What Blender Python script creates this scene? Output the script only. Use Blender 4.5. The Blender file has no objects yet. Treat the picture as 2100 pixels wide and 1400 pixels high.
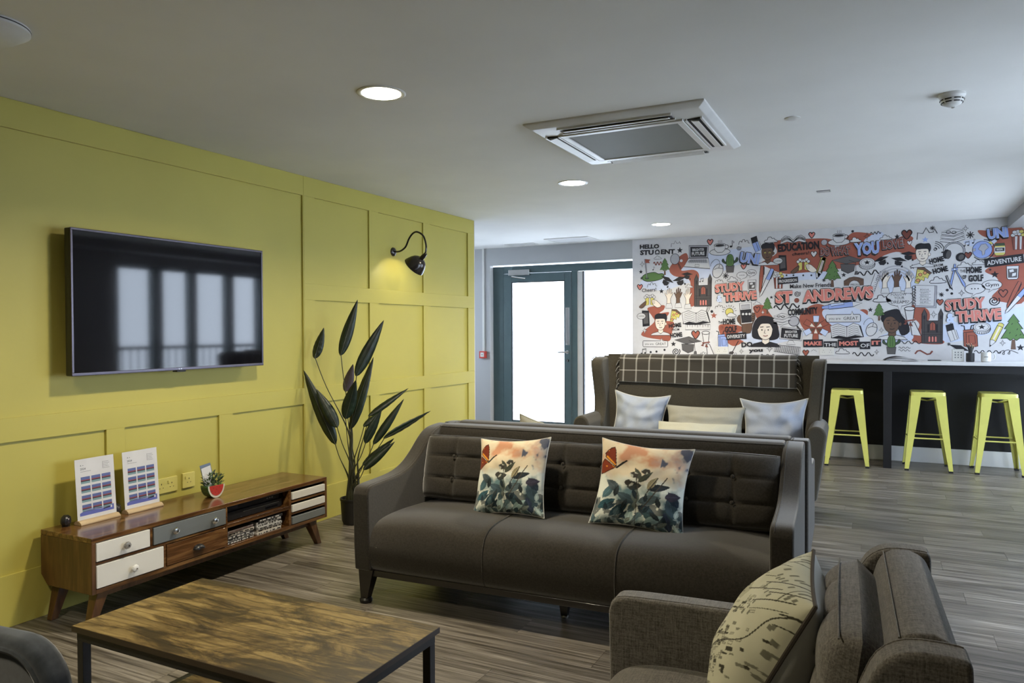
import bpy, math, random
from mathutils import Vector, Matrix, noise

random.seed(7)
SC = bpy.context.scene
COL = SC.collection
PI = math.pi

# ------------------------------------------------------------------ camera
cam_data = bpy.data.cameras.new('camera')
cam_data.sensor_width = 36.0
cam_data.lens = 1521.8 / 2100.0 * 36.0
cam_data.clip_start = 0.05
cam = bpy.data.objects.new('camera', cam_data)
COL.objects.link(cam)
YAW, PITCH, ROLL = 0.465574, -0.0148498, -0.0044071
_f = Vector((-math.sin(YAW) * math.cos(PITCH), math.cos(YAW) * math.cos(PITCH), math.sin(PITCH)))
_r = Vector((math.cos(YAW), math.sin(YAW), 0.0))
_u = _r.cross(_f)
_r2 = _r * math.cos(ROLL) + _u * math.sin(ROLL)
_u2 = -_r * math.sin(ROLL) + _u * math.cos(ROLL)
_m = Matrix((( _r2.x, _u2.x, -_f.x, 3.66), (_r2.y, _u2.y, -_f.y, 0.0), (_r2.z, _u2.z, -_f.z, 1.38), (0, 0, 0, 1)))
cam.matrix_world = _m
SC.camera = cam

# ------------------------------------------------------------------ world, exposure
SC.view_settings.view_transform = 'Standard'
SC.view_settings.look = 'None'
SC.view_settings.exposure = -0.24
SC.view_settings.gamma = 1.0
SC.view_settings.use_curve_mapping = False
SKY_STRENGTH = 14.0
LAMP_POWER = 42.0
world = bpy.data.worlds.new('overcast_sky')
SC.world = world
world.use_nodes = True
_bg = world.node_tree.nodes['Background']
_bg.inputs['Color'].default_value = (0.74, 0.84, 1.0, 1)
_bg.inputs['Strength'].default_value = SKY_STRENGTH

H = 2.475          # ceiling height
YB = 8.74          # back wall
XR = 5.25          # window wall
Y0 = -2.6          # wall behind the camera

def portal(loc, rot, sx, sy):
    l = bpy.data.lights.new('window_portal', 'AREA')
    l.shape = 'RECTANGLE'; l.size = sx; l.size_y = sy
    l.cycles.is_portal = True
    o = bpy.data.objects.new('window_portal', l); COL.objects.link(o)
    o.location = loc; o.rotation_euler = rot
# side wall bays, the nearer one unseen and added for light: (start, end) of each light
BAYS = [[(3.26, 3.83), (3.95, 4.52), (4.64, 5.21)], [(6.22, 6.72), (6.88, 7.31), (7.44, 7.97), (8.11, 8.62)]]
WIN_Z0, WIN_Z1 = 0.10, 2.26
for bay in BAYS:
    portal((XR + 0.02, (bay[0][0] + bay[-1][1]) / 2, (WIN_Z0 + WIN_Z1) / 2), (0, PI / 2, 0), WIN_Z1 - WIN_Z0, bay[-1][1] - bay[0][0])
portal((-2.52, 7.7, 1.5), (0, -PI / 2, 0), 1.4, 1.5)  # for the window added in the alcove
portal((-0.07, YB + 0.2, 1.12), (-PI / 2, 0, 0), 1.95, 2.2)

# ------------------------------------------------------------------ mesh helpers
class MB:
    """collects polygons of one mesh object"""
    def __init__(self):
        self.v = []; self.f = []; self.m = []; self.uv = None
    def add(self, verts, faces, mat=0):
        b = len(self.v)
        self.v += [tuple(p) for p in verts]
        self.f += [tuple(i + b for i in f) for f in faces]
        self.m += [mat] * len(faces)
        return self
    def box(self, x0, x1, y0, y1, z0, z1, mat=0):
        return self.add([(x0,y0,z0),(x1,y0,z0),(x1,y1,z0),(x0,y1,z0),(x0,y0,z1),(x1,y0,z1),(x1,y1,z1),(x0,y1,z1)],
            [(0,3,2,1),(4,5,6,7),(0,1,5,4),(1,2,6,5),(2,3,7,6),(3,0,4,7)], mat)
    def hexa(self, bot, top, mat=0):
        return self.add(list(bot) + list(top), [(3,2,1,0),(4,5,6,7),(0,1,5,4),(1,2,6,5),(2,3,7,6),(3,0,4,7)], mat)
    def prism(self, pts, axis, a, b, mat=0):
        """closed 2-D outline pushed along an axis; pts are the two other coordinates in xyz order"""
        n = len(pts)
        def P(p, t):
            return (t, p[0], p[1]) if axis == 'x' else (p[0], t, p[1]) if axis == 'y' else (p[0], p[1], t)
        vs = [P(p, a) for p in pts] + [P(p, b) for p in pts]
        fs = [tuple(range(n)), tuple(range(2*n - 1, n - 1, -1))]
        fs += [((i + 1) % n, i, n + i, n + (i + 1) % n) for i in range(n)]
        return self.add(vs, fs, mat)
    def lathe(self, prof, n=24, c=(0,0,0), mat=0, axis='z'):
        vs = []; fs = []
        for (r, z) in prof:
            for k in range(n):
                a = 2 * PI * k / n
                p = (r * math.cos(a), r * math.sin(a), z)
                if axis == 'x': p = (p[2], p[0], p[1])
                if axis == 'y': p = (p[0], p[2], p[1])
                vs.append((c[0] + p[0], c[1] + p[1], c[2] + p[2]))
        for i in range(len(prof) - 1):
            for k in range(n):
                fs.append((i*n + k, i*n + (k + 1) % n, (i + 1)*n + (k + 1) % n, (i + 1)*n + k))
        if prof[0][0] > 1e-6: fs.append(tuple(range(n - 1, -1, -1)))
        if prof[-1][0] > 1e-6: fs.append(tuple((len(prof) - 1)*n + k for k in range(n)))
        return self.add(vs, fs, mat)
    def tube(self, pts, r, n=8, mat=0, closed=False):
        pts = [Vector(p) for p in pts]
        N = len(pts)
        rs = r if isinstance(r, (list, tuple)) else [r] * N
        vs = []; fs = []
        up = None
        for i, p in enumerate(pts):
            if closed: t = pts[(i + 1) % N] - pts[i - 1]
            else: t = pts[min(i + 1, N - 1)] - pts[max(i - 1, 0)]
            t.normalize()
            if up is None:
                up = Vector((0, 0, 1)) if abs(t.z) < 0.9 else Vector((1, 0, 0))
            s = t.cross(up); s.normalize(); up = s.cross(t)
            for k in range(n):
                a = 2 * PI * k / n
                vs.append(p + (s * math.cos(a) + up * math.sin(a)) * rs[i])
        M = N if closed else N - 1
        for i in range(M):
            j = (i + 1) % N
            for k in range(n):
                fs.append((i*n + k, i*n + (k + 1) % n, j*n + (k + 1) % n, j*n + k))
        if not closed:
            fs.append(tuple(range(n - 1, -1, -1))); fs.append(tuple((N - 1)*n + k for k in range(n)))
        return self.add(vs, fs, mat)
    def ball(self, c, rx, ry, rz, n=12, m=8, mat=0):
        vs = []; fs = []
        for i in range(m + 1):
            t = PI * i / m
            for k in range(n):
                a = 2 * PI * k / n
                vs.append((c[0] + rx*math.sin(t)*math.cos(a), c[1] + ry*math.sin(t)*math.sin(a), c[2] - rz*math.cos(t)))
        for i in range(m):
            for k in range(n):
                fs.append((i*n + k, i*n + (k + 1) % n, (i + 1)*n + (k + 1) % n, (i + 1)*n + k))
        return self.add(vs, fs, mat)
    def grid(self, fn, nu, nv, mat=0, flip=False):
        vs = [fn(i / nu, j / nv) for j in range(nv + 1) for i in range(nu + 1)]
        w = nu + 1
        fs = []
        for j in range(nv):
            for i in range(nu):
                q = (j*w + i, j*w + i + 1, (j + 1)*w + i + 1, (j + 1)*w + i)
                fs.append(q[::-1] if flip else q)
        return self.add(vs, fs, mat)
    def mesh(self, name, smooth=True, angle=35):
        me = bpy.data.meshes.new(name)
        me.from_pydata(self.v, [], self.f)
        if any(self.m): me.polygons.foreach_set('material_index', self.m)
        if smooth:
            me.polygons.foreach_set('use_smooth', [True] * len(me.polygons))
            if angle: me.set_sharp_from_angle(angle=math.radians(angle))
        me.update()
        return me
    def build(self, name, mats, parent=None, smooth=True, angle=35, bevel=0, seg=2, subsurf=0, loc=None, rot=None, bangle=30):
        me = self.mesh(name, smooth, angle if not (bevel or subsurf) else 0)
        for m in (mats if isinstance(mats, (list, tuple)) else [mats]): me.materials.append(m)
        o = bpy.data.objects.new(name, me); COL.objects.link(o)
        if parent: o.parent = parent
        if loc: o.location = loc
        if rot: o.rotation_euler = rot
        if bevel:
            b = o.modifiers.new('edge', 'BEVEL'); b.width = bevel; b.segments = seg
            b.limit_method = 'ANGLE'; b.angle_limit = math.radians(bangle); b.harden_normals = False
            w = o.modifiers.new('normals', 'WEIGHTED_NORMAL'); w.keep_sharp = True
        if subsurf:
            s = o.modifiers.new('round', 'SUBSURF'); s.levels = subsurf; s.render_levels = subsurf
        return o

def empty(name, label, cat, loc=(0,0,0), rz=0, group=None):
    o = bpy.data.objects.new(name, None); COL.objects.link(o)
    o.location = loc; o.rotation_euler = (0, 0, rz); o.empty_display_size = 0.1
    return tag(o, label, cat, group)
def tag(o, label=None, cat=None, group=None, kind=None):
    if label: o['label'] = label
    if cat: o['category'] = cat
    if group: o['group'] = group
    if kind: o['kind'] = kind
    return o
def struct(o, label=None):
    o['kind'] = 'structure'
    if label: o['label'] = label
    return o
def dup(o, parent=None):
    c = o.copy(); COL.objects.link(c)
    if parent: c.parent = parent
    for ch in list(o.children): dup(ch, c)
    return c
def spline(pts, n=6, closed=False):
    """Catmull-Rom through points of any dimension"""
    out = []; N = len(pts)
    R = range(N if closed else N - 1)
    for i in R:
        p0 = pts[(i - 1) % N] if closed or i > 0 else pts[0]
        p1 = pts[i]; p2 = pts[(i + 1) % N]
        p3 = pts[(i + 2) % N] if closed or i + 2 < N else pts[N - 1]
        for k in range(n):
            t = k / n
            out.append(tuple(0.5*((2*b) + (-a + c)*t + (2*a - 5*b + 4*c - d)*t*t + (-a + 3*b - 3*c + d)*t**3)
                       for a, b, c, d in zip(p0, p1, p2, p3)))
    if not closed: out.append(tuple(pts[-1]))
    return out

# ------------------------------------------------------------------ materials
MAT = {}
def srgb(r, g, b):
    return tuple((c/255/12.92 if c/255 <= 0.04045 else ((c/255 + 0.055)/1.055)**2.4) for c in (r, g, b)) + (1,)
def base(name, color, rough=0.5, metal=0.0, spec=0.5, sheen=0.0, coat=0.0):
    m = bpy.data.materials.new(name); m.use_nodes = True
    b = m.node_tree.nodes['Principled BSDF']
    c = color if len(color) == 4 else tuple(color) + (1,)
    b.inputs['Base Color'].default_value = c
    b.inputs['Roughness'].default_value = rough
    b.inputs['Metallic'].default_value = metal
    b.inputs['Specular IOR Level'].default_value = spec
    b.inputs['Sheen Weight'].default_value = sheen
    b.inputs['Sheen Roughness'].default_value = 0.4
    b.inputs['Coat Weight'].default_value = coat
    m.diffuse_color = c
    MAT[name] = m
    return m, m.node_tree.nodes, m.node_tree.links, b
def N(nodes, kind, **kw):
    n = nodes.new(kind)
    for k, v in kw.items():
        if k in n.inputs.keys() if hasattr(n.inputs, 'keys') else False: n.inputs[k].default_value = v
        else: setattr(n, k, v)
    return n
def bump(nodes, links, b, height, strength=0.2, dist=0.002):
    n = nodes.new('ShaderNodeBump'); n.inputs['Strength'].default_value = strength; n.inputs['Distance'].default_value = dist
    links.new(height, n.inputs['Height']); links.new(n.outputs['Normal'], b.inputs['Normal'])
def coords(nodes, links, scale=(1,1,1), kind='Object', rand=0.0):
    t = nodes.new('ShaderNodeTexCoord'); mp = nodes.new('ShaderNodeMapping')
    mp.inputs['Scale'].default_value = scale
    src = t.outputs[kind]
    if rand:
        oi = nodes.new('ShaderNodeObjectInfo')
        mu = nodes.new('ShaderNodeMath'); mu.operation = 'MULTIPLY'; mu.inputs[1].default_value = rand
        links.new(oi.outputs['Random'], mu.inputs[0])
        ad = nodes.new('ShaderNodeVectorMath'); ad.operation = 'ADD'
        links.new(src, ad.inputs[0]); links.new(mu.outputs[0], ad.inputs[1]); src = ad.outputs[0]
    links.new(src, mp.inputs['Vector'])
    return mp.outputs[0]
def ramp(nodes, links, fac, stops):
    r = nodes.new('ShaderNodeValToRGB')
    e = r.color_ramp.elements
    while len(e) < len(stops): e.new(0.5)
    for el, (p, c) in zip(e, stops):
        el.position = p; el.color = c if len(c) == 4 else tuple(c) + (1,)
    links.new(fac, r.inputs['Fac'])
    return r.outputs['Color']
def noise_tex(nodes, links, vec, scale=5, detail=4, rough=0.55, dist=0.0):
    n = nodes.new('ShaderNodeTexNoise')
    n.inputs['Scale'].default_value = scale; n.inputs['Detail'].default_value = detail
    n.inputs['Roughness'].default_value = rough; n.inputs['Distortion'].default_value = dist
    links.new(vec, n.inputs['Vector'])
    return n.outputs['Fac']
def mix(nodes, links, fac, a, b, mode='MIX'):
    m = nodes.new('ShaderNodeMix'); m.data_type = 'RGBA'; m.blend_type = mode
    for sock, val in ((m.inputs['Factor'], fac), (m.inputs[6], a), (m.inputs[7], b)):
        if hasattr(val, 'is_output') or isinstance(val, bpy.types.NodeSocket): links.new(val, sock)
        else: sock.default_value = val if not isinstance(val, tuple) or len(val) == 4 else tuple(val) + (1,)
    return m.outputs[2]
def scaled(c, k): return tuple(min(1, x*k) for x in c[:3]) + (1,)

def paint(name, c, rough=0.55, bumpy=0.04, spec=0.4):
    m, n, l, b = base(name, c, rough, spec=spec)
    v = coords(n, l, kind='Object')
    f = noise_tex(n, l, v, 1.3, 3)
    l.new(ramp(n, l, f, [(0.3, scaled(c, 0.95)), (0.7, scaled(c, 1.04))]), b.inputs['Base Color'])
    bump(n, l, b, noise_tex(n, l, v, 220, 2), bumpy, 0.001)
    return m
def fabric(name, c, weave=900, var=0.12, bmp=0.35, sheen=0.25, rough=0.9, cross=False):
    m, n, l, b = base(name, c, 1.0, spec=0.04, sheen=sheen)
    b.inputs['Sheen Roughness'].default_value = 0.45
    v = coords(n, l)
    if cross:      # slubby threads running three ways
        fs = [noise_tex(n, l, coords(n, l, k), weave*0.42, 3, 0.65) for k in ((1, 0.10, 1), (0.10, 1, 1), (1, 1, 0.10))]
    else:
        fs = [noise_tex(n, l, v, weave, 3, 0.6), noise_tex(n, l, v, weave*0.3, 2)]
    acc = fs[0]
    for f in fs[1:]:
        s = n.new('ShaderNodeMath'); s.operation = 'ADD'; l.new(acc, s.inputs[0]); l.new(f, s.inputs[1]); acc = s.outputs[0]
    h = n.new('ShaderNodeMath'); h.operation = 'MULTIPLY'; l.new(acc, h.inputs[0]); h.inputs[1].default_value = 1.0/len(fs)
    big = noise_tex(n, l, v, 3.0, 3)
    c1 = ramp(n, l, h.outputs[0], [(0.38 if cross else 0.3, scaled(c, 1 - var*2.2)), (0.62 if cross else 0.7, scaled(c, 1 + var*2.2))])
    c2 = ramp(n, l, big, [(0.3, (0.9, 0.9, 0.9, 1)), (0.7, (1, 1, 1, 1))])
    l.new(mix(n, l, 1.0, c1, c2, 'MULTIPLY'), b.inputs['Base Color'])
    bump(n, l, b, h.outputs[0], bmp, 0.0015)
    return m
def wood(name, dark, mid, light, scale=(3, 40, 40), rough=0.4, coat=0.0, blot=2.2, rand=0.0, contrast=1.0, spec=0.4):
    """grain runs along the axis with the smallest scale"""
    m, n, l, b = base(name, mid, rough, coat=coat, spec=spec)
    b.inputs['Coat Roughness'].default_value = 0.15
    v = coords(n, l, scale, rand=rand)
    g = noise_tex(n, l, v, 1.0, 8, 0.62, 0.6)
    g2 = noise_tex(n, l, coords(n, l, tuple(s*0.22 for s in scale), rand=rand), blot, 5, 0.6, 1.2)
    col = ramp(n, l, g, [(0.5 - 0.22/contrast, dark), (0.5, mid), (0.5 + 0.2/contrast, light)])
    col2 = ramp(n, l, g2, [(0.32, (0.5, 0.46, 0.42, 1)), (0.55, (1, 1, 1, 1)), (0.75, (1.0, 0.97, 0.9, 1))])
    l.new(mix(n, l, 0.85, col, col2, 'MULTIPLY'), b.inputs['Base Color'])
    bump(n, l, b, g, 0.12, 0.001)
    return m
def plain(name, c, rough=0.5, metal=0.0, spec=0.5, coat=0.0, bumpy=0.02, bscale=150):
    m, n, l, b = base(name, c, rough, metal, spec, coat=coat)
    v = coords(n, l)
    f = noise_tex(n, l, v, 9, 3)
    l.new(ramp(n, l, f, [(0.3, scaled(c, 0.94)), (0.7, scaled(c, 1.03))]), b.inputs['Base Color'])
    if bumpy: bump(n, l, b, noise_tex(n, l, v, bscale, 2), bumpy, 0.001)
    return m
def emit(name, c, strength):
    m = bpy.data.materials.new(name); m.use_nodes = True
    n = m.node_tree.nodes; l = m.node_tree.links
    b = n['Principled BSDF']
    b.inputs['Base Color'].default_value = (0.8, 0.8, 0.8, 1)
    b.inputs['Emission Color'].default_value = tuple(c) + (1,)
    b.inputs['Emission Strength'].default_value = strength
    MAT[name] = m
    return m
def printed(name, rough=0.85, weave=700):
    m, n, l, b = base(name, (0.8, 0.8, 0.8, 1), rough, spec=0.15, sheen=0.1)
    a = n.new('ShaderNodeAttribute'); a.attribute_name = 'print'
    l.new(a.outputs['Color'], b.inputs['Base Color'])
    bump(n, l, b, noise_tex(n, l, coords(n, l), weave, 2), 0.2, 0.001)
    return m
def pane_mat(name, tint=(0.97, 0.985, 0.99, 1)):
    m = bpy.data.materials.new(name); m.use_nodes = True
    n = m.node_tree.nodes; l = m.node_tree.links
    n.remove(n['Principled BSDF'])
    t = n.new('ShaderNodeBsdfTransparent'); t.inputs['Color'].default_value = tint
    g = n.new('ShaderNodeBsdfGlossy'); g.inputs['Roughness'].default_value = 0.02
    lw = n.new('ShaderNodeLayerWeight'); lw.inputs['Blend'].default_value = 0.5
    pw = n.new('ShaderNodeMath'); pw.operation = 'POWER'; pw.inputs[1].default_value = 5.0; l.new(lw.outputs['Facing'], pw.inputs[0])
    fr = n.new('ShaderNodeMath'); fr.operation = 'MULTIPLY_ADD'; fr.inputs[1].default_value = 0.9; fr.inputs[2].default_value = 0.04; l.new(pw.outputs[0], fr.inputs[0])
    mx = n.new('ShaderNodeMixShader')
    l.new(fr.outputs[0], mx.inputs[0]); l.new(t.outputs[0], mx.inputs[1]); l.new(g.outputs[0], mx.inputs[2])
    l.new(mx.outputs[0], n['Material Output'].inputs['Surface'])
    MAT[name] = m
    return m

M_YELLOW = paint('yellow_wall_paint', (0.48, 0.425, 0.092), 0.5)
M_CEIL = paint('ceiling_paint', (0.72, 0.72, 0.70), 0.8)
M_GREYWALL = paint('grey_wall_paint', (0.40, 0.41, 0.42), 0.6)
M_WHITE = paint('white_wall_paint', (0.60, 0.60, 0.60), 0.5)
M_BLACKWALL = paint('charcoal_wall_paint', (0.012, 0.012, 0.014), 0.45)
M_SKIRT = paint('white_gloss_paint', (0.7, 0.7, 0.7), 0.3)
M_DOORGREY = plain('slate_green_door_metal', srgb(78, 98, 102), 0.4)
M_BLACKMETAL = plain('black_metal', (0.012, 0.012, 0.013), 0.4, 0.2)
M_STEEL = plain('brushed_steel', (0.55, 0.55, 0.55), 0.3, 1.0)
M_CHROME = plain('chrome', (0.8, 0.8, 0.8), 0.12, 1.0)
M_WPLASTIC = plain('white_plastic', (0.62, 0.62, 0.60), 0.35)
M_BPLASTIC = plain('black_plastic', (0.012, 0.012, 0.014), 0.35)
M_REDPLASTIC = plain('red_plastic', (0.5, 0.05, 0.035), 0.35)
M_PANE = pane_mat('window_glass')
M_SOFA = fabric('dark_taupe_upholstery', (0.034, 0.030, 0.0245), 380, 0.18, 0.3, 0.45)
M_SOFAWING = fabric('olive_taupe_upholstery', (0.058, 0.052, 0.040), 420, 0.12, 0.25, 0.22)
M_TWEED = fabric('grey_tweed_upholstery', (0.125, 0.116, 0.103), 620, 0.26, 0.5, 0.3, cross=True)
M_VELVET = fabric('slate_blue_velvet', (0.030, 0.035, 0.041), 60, 0.16, 0.2, 0.35)
M_DARKLEG = plain('black_stained_wood', (0.018, 0.015, 0.013), 0.3, coat=0.3)
M_CREAM = fabric('cream_cushion_linen', (0.50, 0.49, 0.40), 800, 0.05, 0.25, 0.1)
M_TAN = fabric('stone_cushion_linen', (0.36, 0.35, 0.30), 800, 0.05, 0.25, 0.1)
M_BLUE = fabric('pale_blue_cushion_linen', (0.36, 0.40, 0.48), 800, 0.05, 0.25, 0.1)
M_EDGEWHITE = fabric('off_white_trim', (0.6, 0.6, 0.57), 900, 0.05, 0.2, 0.1)
M_DARKTRIM = fabric('dark_trim', (0.07, 0.06, 0.05), 900, 0.05, 0.2, 0.1)
M_WOOD = wood('sheesham_wood', (0.040, 0.016, 0.005), (0.12, 0.052, 0.016), (0.24, 0.125, 0.042), (30, 2.6, 30), 0.25, 0.5, contrast=1.3)
M_WOODSIDE = wood('sheesham_end_wood', (0.045, 0.019, 0.007), (0.095, 0.042, 0.014), (0.15, 0.072, 0.025), (26, 26, 3), 0.35, 0.3)
def rustic():
    m, n, l, b = base('rustic_tabletop_wood', (0.17, 0.105, 0.038), 0.42)
    v = coords(n, l, (3.0, 30, 30)); g = noise_tex(n, l, v, 1.0, 8, 0.65, 0.8)
    c1 = ramp(n, l, g, [(0.32, (0.050, 0.030, 0.012)), (0.46, (0.145, 0.098, 0.034)), (0.60, (0.235, 0.168, 0.062)), (0.8, (0.29, 0.215, 0.09))])
    w = n.new('ShaderNodeTexWave'); w.bands_direction = 'Y'; w.inputs['Scale'].default_value = 5.5; w.inputs['Distortion'].default_value = 9.0
    w.inputs['Detail'].default_value = 3.0; w.inputs['Detail Scale'].default_value = 0.9
    l.new(coords(n, l, (0.45, 1.6, 1.6)), w.inputs['Vector'])
    c2 = ramp(n, l, w.outputs['Fac'], [(0.0, (0.35, 0.28, 0.2)), (0.14, (1, 1, 1))])
    c3 = mix(n, l, 0.75, c1, c2, 'MULTIPLY')
    s = noise_tex(n, l, coords(n, l, (2.6, 6.5, 6.5)), 1.3, 9, 0.72, 0.6)
    c4 = ramp(n, l, s, [(0.42, (0.16, 0.13, 0.10)), (0.49, (0.55, 0.50, 0.42)), (0.56, (1, 1, 1))])
    l.new(mix(n, l, 1.0, c3, c4, 'MULTIPLY'), b.inputs['Base Color'])
    bump(n, l, b, g, 0.15, 0.001)
    return m
M_RUSTIC = rustic()
M_PALEWOOD = wood('pale_beech_wood', (0.42, 0.30, 0.17), (0.52, 0.39, 0.23), (0.58, 0.45, 0.28), (40, 4, 40), 0.5)
M_WDRAWER = paint('white_drawer_paint', (0.66, 0.65, 0.61), 0.35)
M_GDRAWER = paint('grey_drawer_paint', (0.15, 0.165, 0.17), 0.35)
M_STOOL = plain('yellow_enamel', (0.64, 0.62, 0.15), 0.28, coat=0.3)
M_RUBBER = plain('black_rubber', (0.01, 0.01, 0.01), 0.7)
M_LEAF, _n, _l, _b = base('dark_green_leaf', (0.012, 0.030, 0.012), 0.42)
_l.new(ramp(_n, _l, noise_tex(_n, _l, coords(_n, _l), 14, 4), [(0.3, (0.004, 0.010, 0.005)), (0.7, (0.011, 0.025, 0.010))]), _b.inputs['Base Color'])
M_PURPLE = plain('purple_leaf', (0.06, 0.045, 0.055), 0.45)
M_STALK = plain('brown_green_stalk', (0.045, 0.048, 0.026), 0.5)
M_SOIL = plain('dark_soil', (0.02, 0.014, 0.01), 0.95, bumpy=0.6, bscale=60)
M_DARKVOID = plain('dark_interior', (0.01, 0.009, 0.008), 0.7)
M_LAMPON = emit('lit_diffuser', (1.0, 0.95, 0.82), 14.0)
# ------------------------------------------------------------------ the room
def plank_material():
    m, n, l, b = base('grey_oak_plank', (0.2, 0.18, 0.15), 0.38, spec=0.5)
    v = coords(n, l, (1.7, 62, 62), rand=37.0)
    g = noise_tex(n, l, v, 1.0, 7, 0.62, 0.9)
    v2 = coords(n, l, (0.5, 5.5, 5.5), rand=37.0)
    g2 = noise_tex(n, l, v2, 1.6, 4, 0.5, 1.5)
    c1 = ramp(n, l, g, [(0.33, (0.028, 0.023, 0.018)), (0.45, (0.108, 0.096, 0.080)), (0.57, (0.190, 0.172, 0.148)), (0.75, (0.37, 0.345, 0.31))])
    c2 = ramp(n, l, g2, [(0.32, (0.50, 0.48, 0.45)), (0.55, (1, 1, 1))])
    c3 = mix(n, l, 0.9, c1, c2, 'MULTIPLY')
    oi = n.new('ShaderNodeObjectInfo')
    t = ramp(n, l, oi.outputs['Random'], [(0.0, (0.80, 0.79, 0.77)), (0.5, (1, 0.99, 0.97)), (1.0, (1.14, 1.13, 1.12))])
    l.new(mix(n, l, 1.0, c3, t, 'MULTIPLY'), b.inputs['Base Color'])
    rr = n.new('ShaderNodeMapRange'); rr.inputs['To Min'].default_value = 0.45; rr.inputs['To Max'].default_value = 0.28
    l.new(g, rr.inputs['Value']); l.new(rr.outputs[0], b.inputs['Roughness'])
    bump(n, l, b, g, 0.25, 0.0012)
    return m
M_PLANK = plank_material()
floor = struct(MB().box(-2.62, XR + 0.2, Y0 - 0.1, YB + 0.12, -0.12, -0.004).build('floor', M_PLANK), 'grey-brown wood-effect plank floor')
PW, PL = 0.185, 1.22
plank_full = MB().box(0.0006, PL - 0.0006, 0.0006, PW - 0.0006, -0.004, 0.0).mesh('plank', False)
plank_full.materials.append(M_PLANK)
row = 0
y = 0.80
while y < YB - 0.02:
    off = (row * 0.43) % PL
    x = -off if y < 6.4 else -off - PL
    while x < XR:
        if x + PL > 0.03 or y > 6.4:
            o = bpy.data.objects.new('plank', plank_full); COL.objects.link(o)
            o.parent = floor; o.location = (x, y, 0)
        x += PL
    y += PW; row += 1
for o in floor.children:       # trim the planks that meet the walls
    x0 = o.location.x; w = PW if o.location.y + PW < YB else YB - o.location.y
    lo = max(x0, 0.0 if o.location.y < 6.4 else -2.4); hi = min(x0 + PL, XR)
    if lo > x0 or hi < x0 + PL or w < PW:
        me = MB().box(lo - x0 + 0.0006, hi - x0 - 0.0006, 0.0006, w - 0.0006, -0.004, 0.0).mesh('plank', False)
        me.materials.append(M_PLANK); o.data = me

struct(MB().box(-2.62, XR + 0.2, Y0 - 0.1, YB + 0.22, H, H + 0.12).build('ceiling', M_CEIL), 'flat white ceiling')

# panelled yellow wall: flat ground with boards fixed on it
wl = struct(MB().box(-0.13, -0.014, Y0, 6.453, 0, H).build('wall_left', M_YELLOW), 'yellow painted wall with raised panelling boards')
def board(name, y0, y1, z0, z1):
    return MB().box(-0.014, 0.0, y0, y1, z0, z1).build(name, M_YELLOW, wl, bevel=0.0012, seg=1)
for (a, b) in ((Y0, 4.0245), (4.0255, 6.453)):
    board('rail', a, b, 2.337, H - 0.001)
    board('rail', a, b, 0.0, 0.245)
    board('rail', a, b, 0.867, 0.980)
board('rail', 4.0255, 6.453, 1.604, 1.718)
for (a, b) in ((4.0255, 4.136), (4.769, 4.888), (5.542, 5.650), (6.330, 6.453)):
    for (c, d) in ((0.245, 0.867), (0.98, 1.604), (1.718, 2.337)):
        board('stile', a, b, c, d)
board('stile', 4.015, 4.0245, 0.98, 2.337)
board('stile', 4.015, 4.0245, 0.245, 0.867)
for ys in (2.525, 3.266, 1.78, 1.03, 0.28, -0.47, -1.22, -1.97):
    board('stile', ys, ys + 0.106, 0.245, 0.867)
struct(MB().box(-0.13, 0.0, 6.4532, 6.462, 0, H).build('trim_1', M_WHITE), 'thin white end edge of yellow wall')

# back wall: grey door wall with a deep opening, white mural wall, charcoal wall below the bar
struct(MB().box(-2.5, -1.057, YB, YB + 0.10, 0, H).box(-1.057, 0.914, YB, YB + 0.10, 2.245, H).build('wall_back', M_GREYWALL), 'grey wall around the glazed door')
struct(MB().box(0.914, XR, YB, YB + 0.10, 1.0, H).build('wall_mural', M_WHITE), 'white wall carrying the doodle mural')
struct(MB().box(0.914, XR, YB, YB + 0.10, 0.0, 1.0).build('wall_under_bar', M_BLACKWALL), 'charcoal wall below the bar counter')
struct(MB().box(0.914, XR, YB - 0.018, YB - 0.0005, 0.0, 0.155).build('baseboard_back', M_SKIRT, bevel=0.004), 'white skirting board below the bar')
struct(MB().box(-1.0575, -1.0565, YB, YB + 0.085, 0, 2.245).box(-1.057, 0.914, YB + 0.001, YB + 0.085, 2.2445, 2.2455).build('trim_2', M_SKIRT), 'white reveal lining of the door opening')
struct(MB().box(-2.62, -2.5, 5.0, 6.95, 0, H).box(-2.62, -2.5, 8.45, YB + 0.12, 0, H).box(-2.62, -2.5, 6.95, 8.45, 0, 0.8).box(-2.62, -2.5, 6.95, 8.45, 2.2, H).box(-2.5, -0.13, 5.0, 5.1, 0, H).build('wall_alcove', M_WHITE), 'white wall of the door alcove')
aw = MB()  # unseen window, added to brighten the ceiling by the door
for q in ((6.95, 7.0, 0.8, 2.2), (8.40, 8.45, 0.8, 2.2), (7.0, 8.40, 0.8, 0.85), (7.0, 8.40, 2.15, 2.2), (7.68, 7.72, 0.85, 2.15)): aw.box(-2.59, -2.53, *q)
aw = struct(aw.build('window_20', M_DOORGREY), 'unseen window added to light the door alcove')
MB().box(-2.563, -2.557, 7.0, 8.40, 0.85, 2.15).build('pane', M_PANE, aw)
struct(MB().box(-0.13, XR + 0.2, Y0 - 0.12, Y0, 0, H).build('wall_front', M_GREYWALL), 'grey wall behind the viewpoint')

# downstand beam near the window side, its shade put into the grey
struct(MB().box(4.735, 4.95, Y0, YB, 2.365, H).build('trim_3', paint('shaded_beam_paint', (0.28, 0.28, 0.28), 0.6)), 'downstand beam under the ceiling, shade painted into its grey')

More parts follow.
